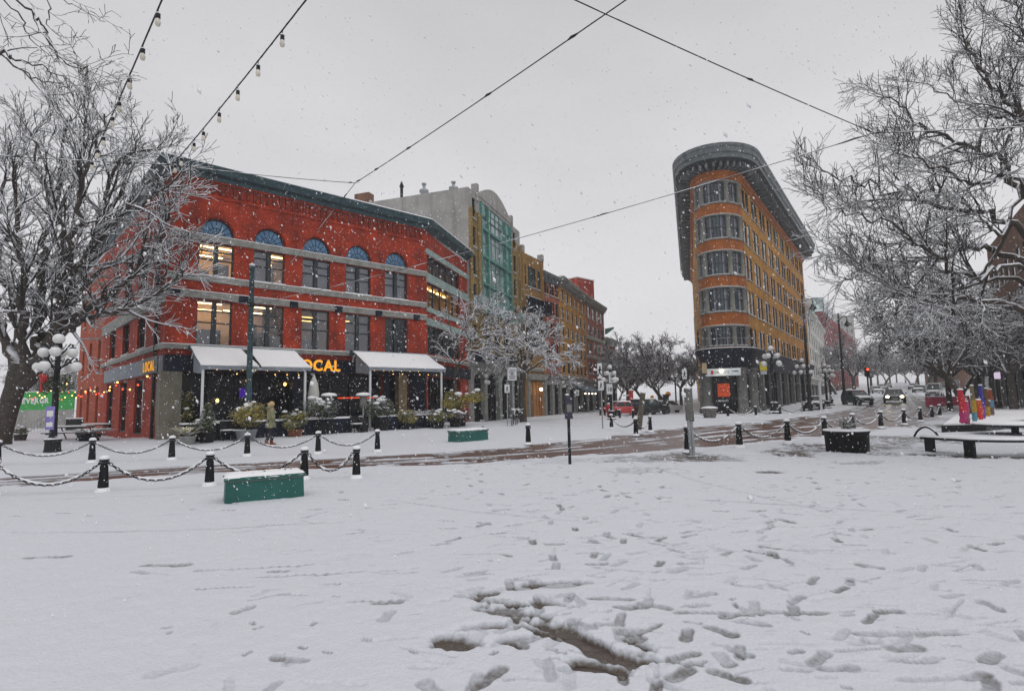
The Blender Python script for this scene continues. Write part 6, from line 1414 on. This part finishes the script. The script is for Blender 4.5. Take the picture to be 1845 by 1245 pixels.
def right_tree():
    g = Grow(12); P = dict(top=3, n=[11,6,5], len=[1.7,.9,.45], rad=[.040,.014,.0075], rmin=.0056, ang=(.35,.9), wig=.13, lift=[.06,.06,.05,.03], ref=5.0)
    b = col(2010, 15.0); f = at(1975,640,15.0)
    for l, d1, r in (([(1960,650),(1823,552),(1750,541),(1700,536),(1645,548),(1590,560)],13.6,.10),([(1960,600),(1823,462),(1760,446),(1690,462),(1640,470),(1565,480),(1505,520)],16.4,.11),([(1960,560),(1820,402),(1720,382),(1640,362),(1560,328),(1478,308)],14.6,.11),
                     ([(1960,520),(1840,330),(1760,272),(1690,242),(1625,200),(1580,165)],16.6,.11),([(1965,480),(1870,255),(1800,165),(1755,100),(1740,50)],14.8,.10),([(1970,440),(1900,150),(1840,60),(1800,-10)],16.4,.10),([(1960,580),(1823,482),(1740,500),(1655,432),(1580,402),(1492,372)],13.2,.08),
                     ([(1955,600),(1830,500),(1740,520),(1660,545),(1585,510),(1520,500)],17.0,.08),([(1960,540),(1850,350),(1800,322),(1745,332),(1680,300),(1605,262)],12.8,.08),([(1965,500),(1880,300),(1840,200),(1800,215),(1730,180),(1650,150)],17.6,.08),([(1690,462),(1640,520),(1580,500),(1500,440)],15.0,.05),([(1720,382),(1660,420),(1600,440),(1520,420)],16.2,.05),([(1823,402),(1780,480),(1720,520),(1660,500)],15.8,.06),([(1840,330),(1810,420),(1770,400),(1700,410)],14,.06)):
        g.limb(pz(l, 15.0, d1), r, .014, P, t0=.28)
    tr = [b+Vector((0,0,-.1)), b+Vector((0,0,1)), f, at(1965,500,15.2), at(1975,380,15.2)]; c = g.curve(tr,4); g.finish('bare_tree', 'large bare tree reaching in from the right edge across the sky', (b.x,b.y,0), 'twig_bare', trunk=(c, [.42*(1-i/(len(c)-1))**.55+.03 for i in range(len(c))]))
right_tree()
def mid_trees():
    g = Grow(21); P = dict(top=3, n=[7,5,4], len=[1.5,.8,.4], rad=[.035,.018,.011], rmin=.0105, ang=(.4,.95), wig=.2, lift=[.02,.02,.0,-.02], ref=4.0)
    b = col(826, 33); f = at(818,690,33)
    for l, d1, r in (([(818,690),(830,650),(848,610),(875,580),(900,566)],32,.07),([(820,680),(822,630),(838,585),(842,550)],34,.07),([(848,610),(900,606),(950,622),(990,640)],31,.05),([(838,640),(885,628),(930,650)],34,.045),([(822,640),(812,600),(808,570)],33,.04),([(830,600),(860,560),(892,548)],34,.04)):
        g.limb(pz(l, 33, d1), r, .016, P, t0=.15)
    c = g.curve([b, b.lerp(f,.5)+Vector((.1,0,0)), f],4); g.finish('bare_tree', 'slim white twigged tree in front of the red building\'s right end', (b.x,b.y,0), trunk=(c, [.16-.006*i for i in range(len(c))]))
    g = Grow(22); P = dict(top=3, n=[10,5,5], len=[1.55,.85,.45], rad=[.05,.025,.016], rmin=.0155, ang=(.4,1.0), wig=.16, lift=[.05,.02,-.01,-.04], ref=5.0, flat=.6)
    b = col(943, 43); f = at(943,672,43)
    for l, d1, r in (([(943,672),(925,640),(890,620),(862,612)],41,.12),([(943,672),(935,630),(905,595),(880,580)],45,.12),([(943,672),(950,625),(945,590),(930,572)],42,.12),([(943,674),(962,635),(985,608),(1005,600)],44,.12),([(943,676),(975,650),(1010,640),(1030,642)],41,.11),([(940,660),(965,620),(970,590),(960,575)],46,.10),([(930,650),(900,650),(870,640),(848,650)],44,.08),([(975,650),(1000,668),(1022,690)],43,.06)):
        g.limb(pz(l, 43, d1), r, .02, P, t0=.15)
    c = g.curve([b, b.lerp(f,.5)+Vector((-.12,0,0)), f],4); g.finish('bare_tree', 'spreading snowy tree with dark trunk left of the timber entrance', (b.x,b.y,0), trunk=(c, [.30-.008*i for i in range(len(c))]))
mid_trees()
def proto(seed, h, spread, label, p, lean=0.0):
    g = Grow(seed); P = dict(top=3, n=[8,6,5], len=[2.4,1.3,.75], rad=[.05,.026,.017], rmin=.0165, ang=(.4,1.0), wig=.2, lift=[.06,.03,.0,-.03], ref=4.5, flat=.7); rn = random.Random(seed); f = Vector((lean,0,h*.32)); 
    for k in range(8):
        a = k*2.4+rn.random(); r = spread*rn.uniform(.6,1.0); e = Vector((lean*2+math.cos(a)*r,math.sin(a)*r,h*rn.uniform(.7,.98))); m = f.lerp(e,.45)+Vector((math.cos(a)*r*.18,math.sin(a)*r*.18,-.2+h*.05)); g.limb([f,m,e], .13, .025, P, t0=.2)
    c = g.curve([Vector((0,0,-.1)),Vector((lean*.4,0,h*.16)),f+Vector((0,0,.1))],4); t = g.finish('street_tree', label, (0,0,0), 'twig_dark', trunk=(c, [.26-.008*i for i in range(len(c))])); t.location = p; return t
def gp_(px, d): q = col(px, d); return Vector((q.x,q.y,gz(q.x,q.y)))
TA = proto(31, 8.2, 3.6, 'rounded bare tree beyond the red car, left of the middle group', gp_(1132,78)); TB = proto(37, 8.6, 4.0, 'arching bare tree with a leaning trunk above the ticket machine', gp_(1203,68), -1.6)
for k, (px, d, sc, l) in enumerate(((1165,88,1.0,'bare tree in the middle gap behind the leaning post'),(1228,84,1.0,'bare tree close left of the flatiron hotel'),(1112,105,.95,'faint bare tree at the end of the left row of houses'),(1188,118,1.1,'faint bare tree far down the middle gap'),(1246,112,1.0,'faint bare tree partly behind the flatiron hotel'),
      (1541,98,1.25,'dark full street tree behind the parked dark car'),(1508,112,1.1,'street tree in front of the crimson building'),(1572,128,1.15,'street tree further up behind the dark parked car'),(1593,165,1.2,'hazy street tree on the left side far up the street'),(1606,215,1.3,'faintest street tree on the left at the vanishing point'),
      (1752,34,.92,'tree with a dark trunk rising beside the wrapped trunks'),(1712,52,1.0,'tree behind the pink barrier\'s right end'),(1782,44,1.0,'tree behind the rightmost wrapped trunk'),(1690,84,1.1,'street tree above the white van'),(1672,120,1.1,'street tree on the right side beyond the white van'),(1657,165,1.2,'hazy street tree on the right side far up the street'),(1643,220,1.3,'faintest street tree on the right at the vanishing point'),(1828,40,1.05,'tree at the right edge near the lit notice box'),(1730,70,1.1,'tree behind the brown trunk pair at right'),(1765,60,1.05,'tree before the cream stone house'),
      (1600,270,1.5,'far blurred tree closing the street on the left'),(1618,300,1.6,'far blurred tree in the middle of the street\'s end'),(1634,280,1.5,'far blurred tree closing the street on the right'),(1584,230,1.5,'far blurred tree beyond the left kerb cars'),(1652,250,1.5,'far blurred tree beyond the right kerb cars'),
      (118,78,.9,'bare tree behind the green hoarding'),(70,66,.9,'bare tree behind the globe lamp at left'))):
    clone(TA if k % 2 else TB, gp_(px,d), k*1.9, l, 'bare street trees', sc)
TA['group'] = TB['group'] = 'bare street trees'
# ---------------------------------------------------------------- the person
def skin_body(name, verts, edges, radii, mt, parent, root=0, sub=2):
    me = bpy.data.meshes.new(name); me.from_pydata(verts, edges, []); me.materials.append(M[mt] if isinstance(mt,str) else mt); o = link(name, me, parent)
    sk = o.modifiers.new('skin', 'SKIN'); sk.use_smooth_shade = True
    for v, r in zip(me.skin_vertices[0].data, radii): v.radius = (r, r) if not isinstance(r, tuple) else r
    me.skin_vertices[0].data[root].use_root = True
    s = o.modifiers.new('smooth', 'SUBSURF'); s.levels = s.render_levels = sub; return o
def person():
    q = gnd(487,804); t = thing('person', 'person in an olive hooded parka, dark trousers and brown boots walking along the terrace', 'person', (q.x,q.y,gz(q.x,q.y)+.055), math.radians(-55))
    # faces local +y; figure 1.70 m
    V = [(0,0,.90),(0,0,1.08),(0,0,1.28),(0,0,1.43),(0,.02,1.50),(0,.03,1.58),(0,.03,1.66),
         (-.09,0,.88),(-.10,.10,.50),(-.10,.06,.09),(-.10,.20,.04),(.09,0,.88),(.10,-.04,.50),(.10,-.18,.12),(.10,-.06,.04),
         (-.17,0,1.40),(-.24,-.02,1.15),(-.19,.13,.98),(.17,0,1.40),(.24,-.02,1.15),(.19,.13,.98)]
    E = [(0,1),(1,2),(2,3),(3,4),(4,5),(5,6),(0,7),(7,8),(8,9),(9,10),(0,11),(11,12),(12,13),(13,14),(3,15),(15,16),(16,17),(3,18),(18,19),(19,20)]
    R = [.13,.12,.14,.10,.05,.085,.075,.085,.06,.042,.04,.085,.06,.042,.04,.06,.045,.035,.06,.045,.035]
    skin = mat('skin', (.42,.24,.17), .6); tr = mat('trousers', (.018,.02,.03), .9); co = mat('parka', (.17,.17,.09), .9, col2=(.24,.235,.13), scale=7, bump=.4, bscale=18); bt = mat('boots', (.16,.06,.025), .7); hr = mat('hair', (.48,.33,.15), .8, col2=(.58,.42,.21), scale=25)
    skin_body('body', V, E, R, skin, t)
    n = MB(); n.ball((0,.115,1.585),.016,6,4,0,1.4); n.ball((-.032,.098,1.615),.011,6,4,1); n.ball((.032,.098,1.615),.011,6,4,1); n.box(-.025,.025,.10,.108,1.535,1.545,2); n.build('face', [skin,'black_paint','bow_red'], t)
    skin_body('trousers', [V[0],V[7],V[8],(-.10,.065,.13),V[11],V[12],(.10,-.165,.16)], [(0,1),(1,2),(2,3),(0,4),(4,5),(5,6)], [.14,.105,.08,.065,.105,.08,.065], tr, t)
    for s, a, b in ((-1,(-.10,.06,.0),(-.10,.19,-.0)),(1,(.10,-.17,.03),(.10,-.05,-.0))):
        m = MB(); m.tube([(a[0],a[1]-.05,a[2]+.02),(a[0],a[1]+.03,a[2]+.03),(b[0],b[1]-.02,b[2]+.01),(b[0],b[1]+.05,b[2]-.0)], [.05,.058,.05,.03], 8); m.tube([(a[0],a[1],a[2]+.03),(a[0],a[1],a[2]+.2)], [.06,.068], 8); m.build('boot', bt, t)
    c = MB(); k = 16; rings = []
    for z, rx, ry, oy in ((.70,.25,.205,-.01),(.74,.252,.20,0),(.82,.235,.185,0),(.98,.20,.16,0),(1.10,.20,.155,0),(1.28,.215,.15,0),(1.38,.20,.135,0),(1.45,.12,.10,.01),(1.52,.09,.09,.01)):
        rings.append([(rx*(1+.04*math.sin(5*a+z*9))*math.cos(a), oy+ry*(1+.05*math.sin(4*a+z*7))*math.sin(a), z+(.02*math.sin(3*a) if z < .76 else 0)) for a in [2*PI*i/k for i in range(k)]])
    vs = [v for r in rings for v in r]; c.add(vs, [(i*k+j,i*k+(j+1)%k,(i+1)*k+(j+1)%k,(i+1)*k+j) for i in range(len(rings)-1) for j in range(k)], 0, True)
    coat = c.build('parka', co, t)
    skin_body('sleeve', [(-.15,0,1.40),(-.215,-.01,1.34),(-.30,-.04,1.13),(-.25,.11,.95)], [(0,1),(1,2),(2,3)], [.07,.082,.072,.06], co, coat); skin_body('sleeve', [(.15,0,1.40),(.215,-.01,1.34),(.30,-.04,1.13),(.25,.11,.95)], [(0,1),(1,2),(2,3)], [.07,.082,.072,.06], co, coat)
    h = MB(); h.tube([(-.11,.02,1.50),(-.10,-.07,1.49),(0,-.13,1.46),(.10,-.07,1.49),(.11,.02,1.50)], [.04,.06,.075,.06,.04], 8); h.build('hood', co, coat)
    h = MB(); h.ball((0,.015,1.635),.112,14,9,0,1.02); h.ball((0,-.04,1.60),.095,10,7,0,1.1); h.build('hair', hr, t)
person()

# ---------------------------------------------------------------- cars
def make_car(kind, paint, label, p, rz, sc=1.0, lights=False, snowy=True, group='cars along the far streets'):
    t = thing(kind, label, 'car', (p.x,p.y,gz(p.x,p.y)), rz, group); suv = kind in ('parked_suv','white_van'); van = kind == 'white_van'
    W = .93; hood = 1.02 if suv else .88; belt = 1.12 if suv else .95; roof = 2.0 if van else (1.74 if suv else 1.44); Lf = 2.25   # x forward
    st = [(-2.2,.5,belt*.92,.80),(-2.1,.36,belt,.9),(-1.2,.30,belt,.93),(0,.28,belt,.94),(.9,.28,belt*.99,.93),(1.15,.3,hood+.06,.92),(1.8,.34,hood,.90),(2.15,.4,hood*.86,.82),(2.25,.48,hood*.7,.72)]
    b = MB(); vs = []; 
    for x, z0, z1, w in st: vs += [(x,-w*.92,z0),(x,-w,z0+.2),(x,-w,z1-.12),(x,-w*.9,z1),(x,w*.9,z1),(x,w,z1-.12),(x,w,z0+.2),(x,w*.92,z0)]
    k = 8; fs = [(i*k+j,i*k+(j+1)%k,(i+1)*k+(j+1)%k,(i+1)*k+j) for i in range(len(st)-1) for j in range(k)]+[tuple(range(8)),tuple(range(len(st)*8-8,len(st)*8))[::-1]]
    b.add(vs, fs, 0, False)
    r0, r1 = (-1.95,.25) if suv else (-1.1,.2); f0, f1 = (-2.1,1.1) if suv else (-1.85,1.1)
    if van: r1, f1 = .9, 1.5
    b.box(r0,r1,-.66,.66,roof-.05,roof,0)
    for x, xb in ((r0,f0),(r1,f1),((r0+r1)/2,(r0+r1)/2+.05)):
        for s in (-1,1): b.cyl((xb,s*.84,belt-.04),(x,s*.66,roof-.02),.045,n=5)
    b.build('body', paint, t, bevel=.03)
    g = MB(); g.add([(f1,-.82,belt-.03),(f1,.82,belt-.03),(r1,.65,roof-.04),(r1,-.65,roof-.04),(f0,-.82,belt-.03),(f0,.82,belt-.03),(r0,.65,roof-.04),(r0,-.65,roof-.04)], [(0,1,2,3),(5,4,7,6),(4,0,3,7),(1,5,6,2)]); g.build('windows', 'glass_dark' if not suv else 'glass_sky', t)
    for x in (-1.35,1.38):
        for s in (-1,1):
            w = MB(); X = T(x,s*.80,.34)@Matrix.Rotation(-PI/2*s,4,'X'); w.lathe([(.2,-.02),(.33,-.02),(.35,.02),(.35,.15),(.33,.18),(.22,.18)], 18, 0, True, X=X); w = w.build('wheel', 'black_paint', t); r = MB(); r.lathe([(.0,.15),(.2,.16),(.22,.18)], 12, 0, True, X=X); r.build('rim', 'grey_metal', w)
    for s in (-1,1): h = MB(); h.ball((2.17,s*.62,hood*.76),.17 if lights else .13,10,6,0,.75); h.build('headlight', 'head_light' if lights else 'glass_pale', t)
    f = MB(); f.box(2.2,2.29,-.38,.38,hood*.62,hood*.78,0); f.box(2.15,2.33,-.7,.7,.40,.52,0); f.build('grille', 'black_paint', t); f = MB(); f.box(2.331,2.345,-.26,.26,.42,.54); f.build('number_plate', 'white_metal', t)
    for s in (-1,1): m = MB(); m.ball((.85,s*1.02,belt+.06),.1,8,5,0,.8); m.build('mirror', paint, t)
    if snowy:
        s = MB(); s.add([(r0-.05,-.66,roof+.002),(r1+.05,-.66,roof+.002),(r1+.05,.66,roof+.002),(r0-.05,.66,roof+.002),(r0,-.58,roof+.09),(r1,-.58,roof+.09),(r1,.58,roof+.09),(r0,.58,roof+.09)], [(0,1,5,4),(1,2,6,5),(2,3,7,6),(3,0,4,7),(4,5,6,7)]); s.add([(1.2,-.75,hood+.075),(1.8,-.75,hood+.012),(2.05,-.6,hood*.9+.01),(2.05,.6,hood*.9+.01),(1.8,.75,hood+.012),(1.2,.75,hood+.075),(1.3,-.6,hood+.12),(1.8,-.6,hood+.07),(1.8,.6,hood+.07),(1.3,.6,hood+.12)], [(0,1,7,6),(1,2,3,4,8,7),(4,5,9,8),(5,0,6,9),(6,7,8,9)]); s.build('snow_cover', 'snow', t)
    t.scale = (sc,)*3; return t
cp = lambda n, c: mat(n, c, .3, var=.08, spec=.6)
face = lambda p: math.atan2(-p.y, -p.x)           # nose towards the plaza
q = gnd(1545,730); make_car('parked_suv', cp('paint_dark_teal',(.015,.04,.045)), 'dark green parked suv with snow on its roof before the street trees', q, face(q)+.42)
q = gnd(1612,726); make_car('moving_car', cp('paint_grey_green',(.09,.12,.11)), 'grey green car driving nearer with lit headlights', q, face(q)+.02, 1.15, True, False)
W1 = cp('paint_white',(.5,.52,.54)); G1 = cp('paint_grey',(.12,.125,.14))
for k, (px, d, kind, pt, dr, l) in enumerate(((1580,112,'parked_car',W1,.2,'snow covered parked car just behind the traffic light'),(1592,140,'parked_car',G1,.15,'snow covered grey parked car further up the left kerb'),(1601,172,'parked_car',W1,.1,'furthest snow covered parked car on the left kerb'),(1686,82,'white_van',W1,-.1,'white parked van behind the pink barrier'),(1658,108,'parked_car',G1,-.1,'grey parked car on the right kerb beyond the van'),(1648,138,'parked_car',W1,-.1,'snow covered parked car further up the right kerb'))):
    q = col(px,d); q.z = 0; make_car(kind, pt, l, q, face(q)+dr)
q = gnd(1128,749); make_car('parked_car', cp('paint_red',(.45,.02,.02)), 'red parked car with snow on top behind the small bollards', q, .25, .95)
q = gnd(1171,748); make_car('parked_suv', cp('paint_black',(.02,.022,.022)), 'black parked suv with snow behind the leaning post', q, .5, .9)
q = gnd(1195,744); make_car('parked_car', W1, 'pale parked car between the black suv and ticket machine', q, 2.2, .9)
q = gnd(1467,738); make_car('parked_car', cp('paint_navy',(.015,.017,.03)), 'dark parked car close beside the flatiron hotel\'s long side', q, -2.1, .95)

# ---------------------------------------------------------------- overhead wires and string lights
H_ = lambda px, py, h=7.5: at(px, py, 1) and (lambda r: EYE+r*((h-EYE.z)/r.z))(ray(px,py))
Lw, N1, Tt, N2 = H_(310,297), H_(640,330), H_(1150,-15), H_(1575,240)
Pw = Vector((POLE.location.x, POLE.location.y, 5.95+POLE.location.z))
def wire(pts, label, r=.012, snow=.6, sag=.02, knots=(), seed=1):
    A, B = pts; L = (B-A).length; m = MB(); rs = random.Random(seed); n = 40; f = lambda t: A.lerp(B,t)+Vector((0,0,-4*sag*L*t*(1-t))) - A
    r *= .75; m.tube([f(i/n) for i in range(n+1)], r, 5, 0)
    i = 0
    while i < n:
        l = rs.randint(1,5)
        if rs.random() < snow and i+l <= n: m.tube([f((i+k)/n)+Vector((0,0,r*.9)) for k in range(l+1)], [r*.5]+[r*rs.uniform(.9,1.4) for _ in range(l-1)]+[r*.5] if l > 1 else [r*.6,r*.6], 5, 1)
        i += l
    for k in knots: m.tube([f(k-.012),f(k-.004)+Vector((0,0,.01)),f(k+.004),f(k+.012)], [r*1.1,r*2.3,r*2.0,r*1.1], 6, 0)
    o = m.build('overhead_wire', ['black_iron','snow']); o.location = A; tag(o, label, 'wire', 'overhead wires'); return o
up_r = lambda p, q, k: p+(q-p)*k
wire((N1,Tt), 'longest dark wire rising from the upper left knot to the top edge', .014, .25, .004, (.02,.13,.30,.62,.86), 3)
wire((N2,H_(1000,-16)), 'dark wire falling from the top edge to the knot in the right tree', .013, .15, .004, (.03,.5), 4)
wire((N2,Pw), 'long wire from the right tree past the flatiron to the terrace pole', .012, .55, .010, (.02,.28,.55), 5)
wire((N2,H_(1900,226)), 'snowy wire from the right tree knot out of the right edge', .014, .8, .004, (.02,), 6)
wire((N1,Lw), 'slack wire from the building\'s left roof corner to the upper left knot', .011, .4, .010, (.03,), 7)
wire((N1,Pw), 'steep wire dropping from the upper left knot to the terrace pole', .011, .6, .012, (.06,), 8)
wire((Lw,H_(-40,278)), 'snowy wire crossing the left tree at roof height', .013, .85, .006, (.02,.3), 9)
wire((Pw,H_(250,490,6.2)), 'snowy wire from the terrace pole left into the big tree', .013, .8, .02, (.1,), 10)
BG = mat('bulb_glass', (.62,.58,.48), .15, var=.15, spec=.6)
def string(A, B, spots, label):
    t = thing('string_lights', label, 'string lights', tuple(A), 0, 'strings of unlit bulbs'); m = MB(); L = (B-A).length; f = lambda u: (B-A)*u+Vector((0,0,-4*.006*L*u*(1-u)))
    m.tube([f(i/30) for i in range(31)], .012, 6); rs = random.Random(2); m.tube([f(i/90)+Vector((.012*math.cos(i*1.3),0,.012*math.sin(i*1.3))) for i in range(91)], .006, 4); m.build('cord', 'black_paint', t)
    s = MB()
    for u in spots:
        if rs.random() < .7: s.tube([f(u-.015)+Vector((0,0,.012)),f(u)+Vector((0,0,.02)),f(u+.012)+Vector((0,0,.012))], [.008,.018,.008], 5)
        p = f(u); b = MB(); b.cyl(p, p+Vector((0,0,-.085)), .006, n=4, m=0); b.lathe([(.018,-.085),(.03,-.095),(.032,-.16),(.026,-.165)], 10, 0, True, p); b.lathe([(.024,-.165),(.036,-.20),(.040,-.235),(.030,-.268),(0,-.28)], 12, 1, True, p); b.lathe([(.036,-.09),(.03,-.075),(0,-.07)], 8, 2, True, p); b.build('bulb', ['black_paint', BG, 'snow'], t)
    s.build('snow_cover', 'snow', t)
def spots(A, B, pix):
    # fraction along the string nearest each survey sight line
    out = []
    for x, y in pix:
        r = ray(x,y).normalized(); best = min(range(401), key=lambda i: (lambda v: (v-r*v.dot(r)).length/v.length)(A.lerp(B,i/400)-EYE)); out.append(best/400)
    return out
a, b = H_(312,296), H_(565,-17); string(a, b, spots(a,b,((512,55),(468,108),(439,160),(402,198),(370,230),(358,255),(331,280),(318,292))), 'right hand string of unlit bulbs, from the roof corner to the top edge')
a, b = H_(160,300), H_(300,-19); string(a, b, spots(a,b,((286,14),(265,80),(240,132),(223,176),(209,203),(189,238),(178,262),(168,285))), 'left hand string of unlit bulbs over the big snowy tree')

# ---------------------------------------------------------------- falling snow
def snowfall():
    rs = np.random.RandomState(5); n = 62000
    d = (rs.rand(n)*(30**3-2.6**3)+2.6**3)**(1/3); near = rs.rand(16000); d = np.concatenate([d, (near*(13**3-2.6**3)+2.6**3)**(1/3)]); n = len(d)
    az = (rs.rand(n)-.5)*1.85; el = rs.uniform(-.28,.80,n); x = d*np.sin(az); y = d*np.cos(az); z = 1.75+d*np.tan(el); k = (z > .1) & (z < 24); x, y, z = x[k], y[k], z[k]; n = len(x)
    r = rs.lognormal(math.log(.0046), .40, n).clip(.002,.012); l = r*rs.uniform(1.1,2.3,n); ax = np.stack([rs.normal(.45,.25,n), rs.normal(0,.2,n), np.full(n,-1.0)],-1); ax /= np.linalg.norm(ax,axis=1)[:,None]
    s1 = np.cross(ax, np.array([0,1.,0])); s1 /= np.linalg.norm(s1,axis=1)[:,None]; s2 = np.cross(ax, s1); c = np.stack([x,y,z],-1)
    V = np.stack([c+ax*l[:,None], c+s1*r[:,None], c+s2*r[:,None], c-s1*r[:,None], c-s2*r[:,None], c-ax*l[:,None]],1).reshape(-1,3)
    F = np.array([[0,1,2],[0,2,3],[0,3,4],[0,4,1],[5,2,1],[5,3,2],[5,4,3],[5,1,4]]); Q = ((np.arange(n)*6)[:,None,None]+F[None]).reshape(-1,3)
    tag(link('falling_snow', np_mesh('falling_snow', V, Q, ['snow'], True)), kind='stuff')
snowfall()
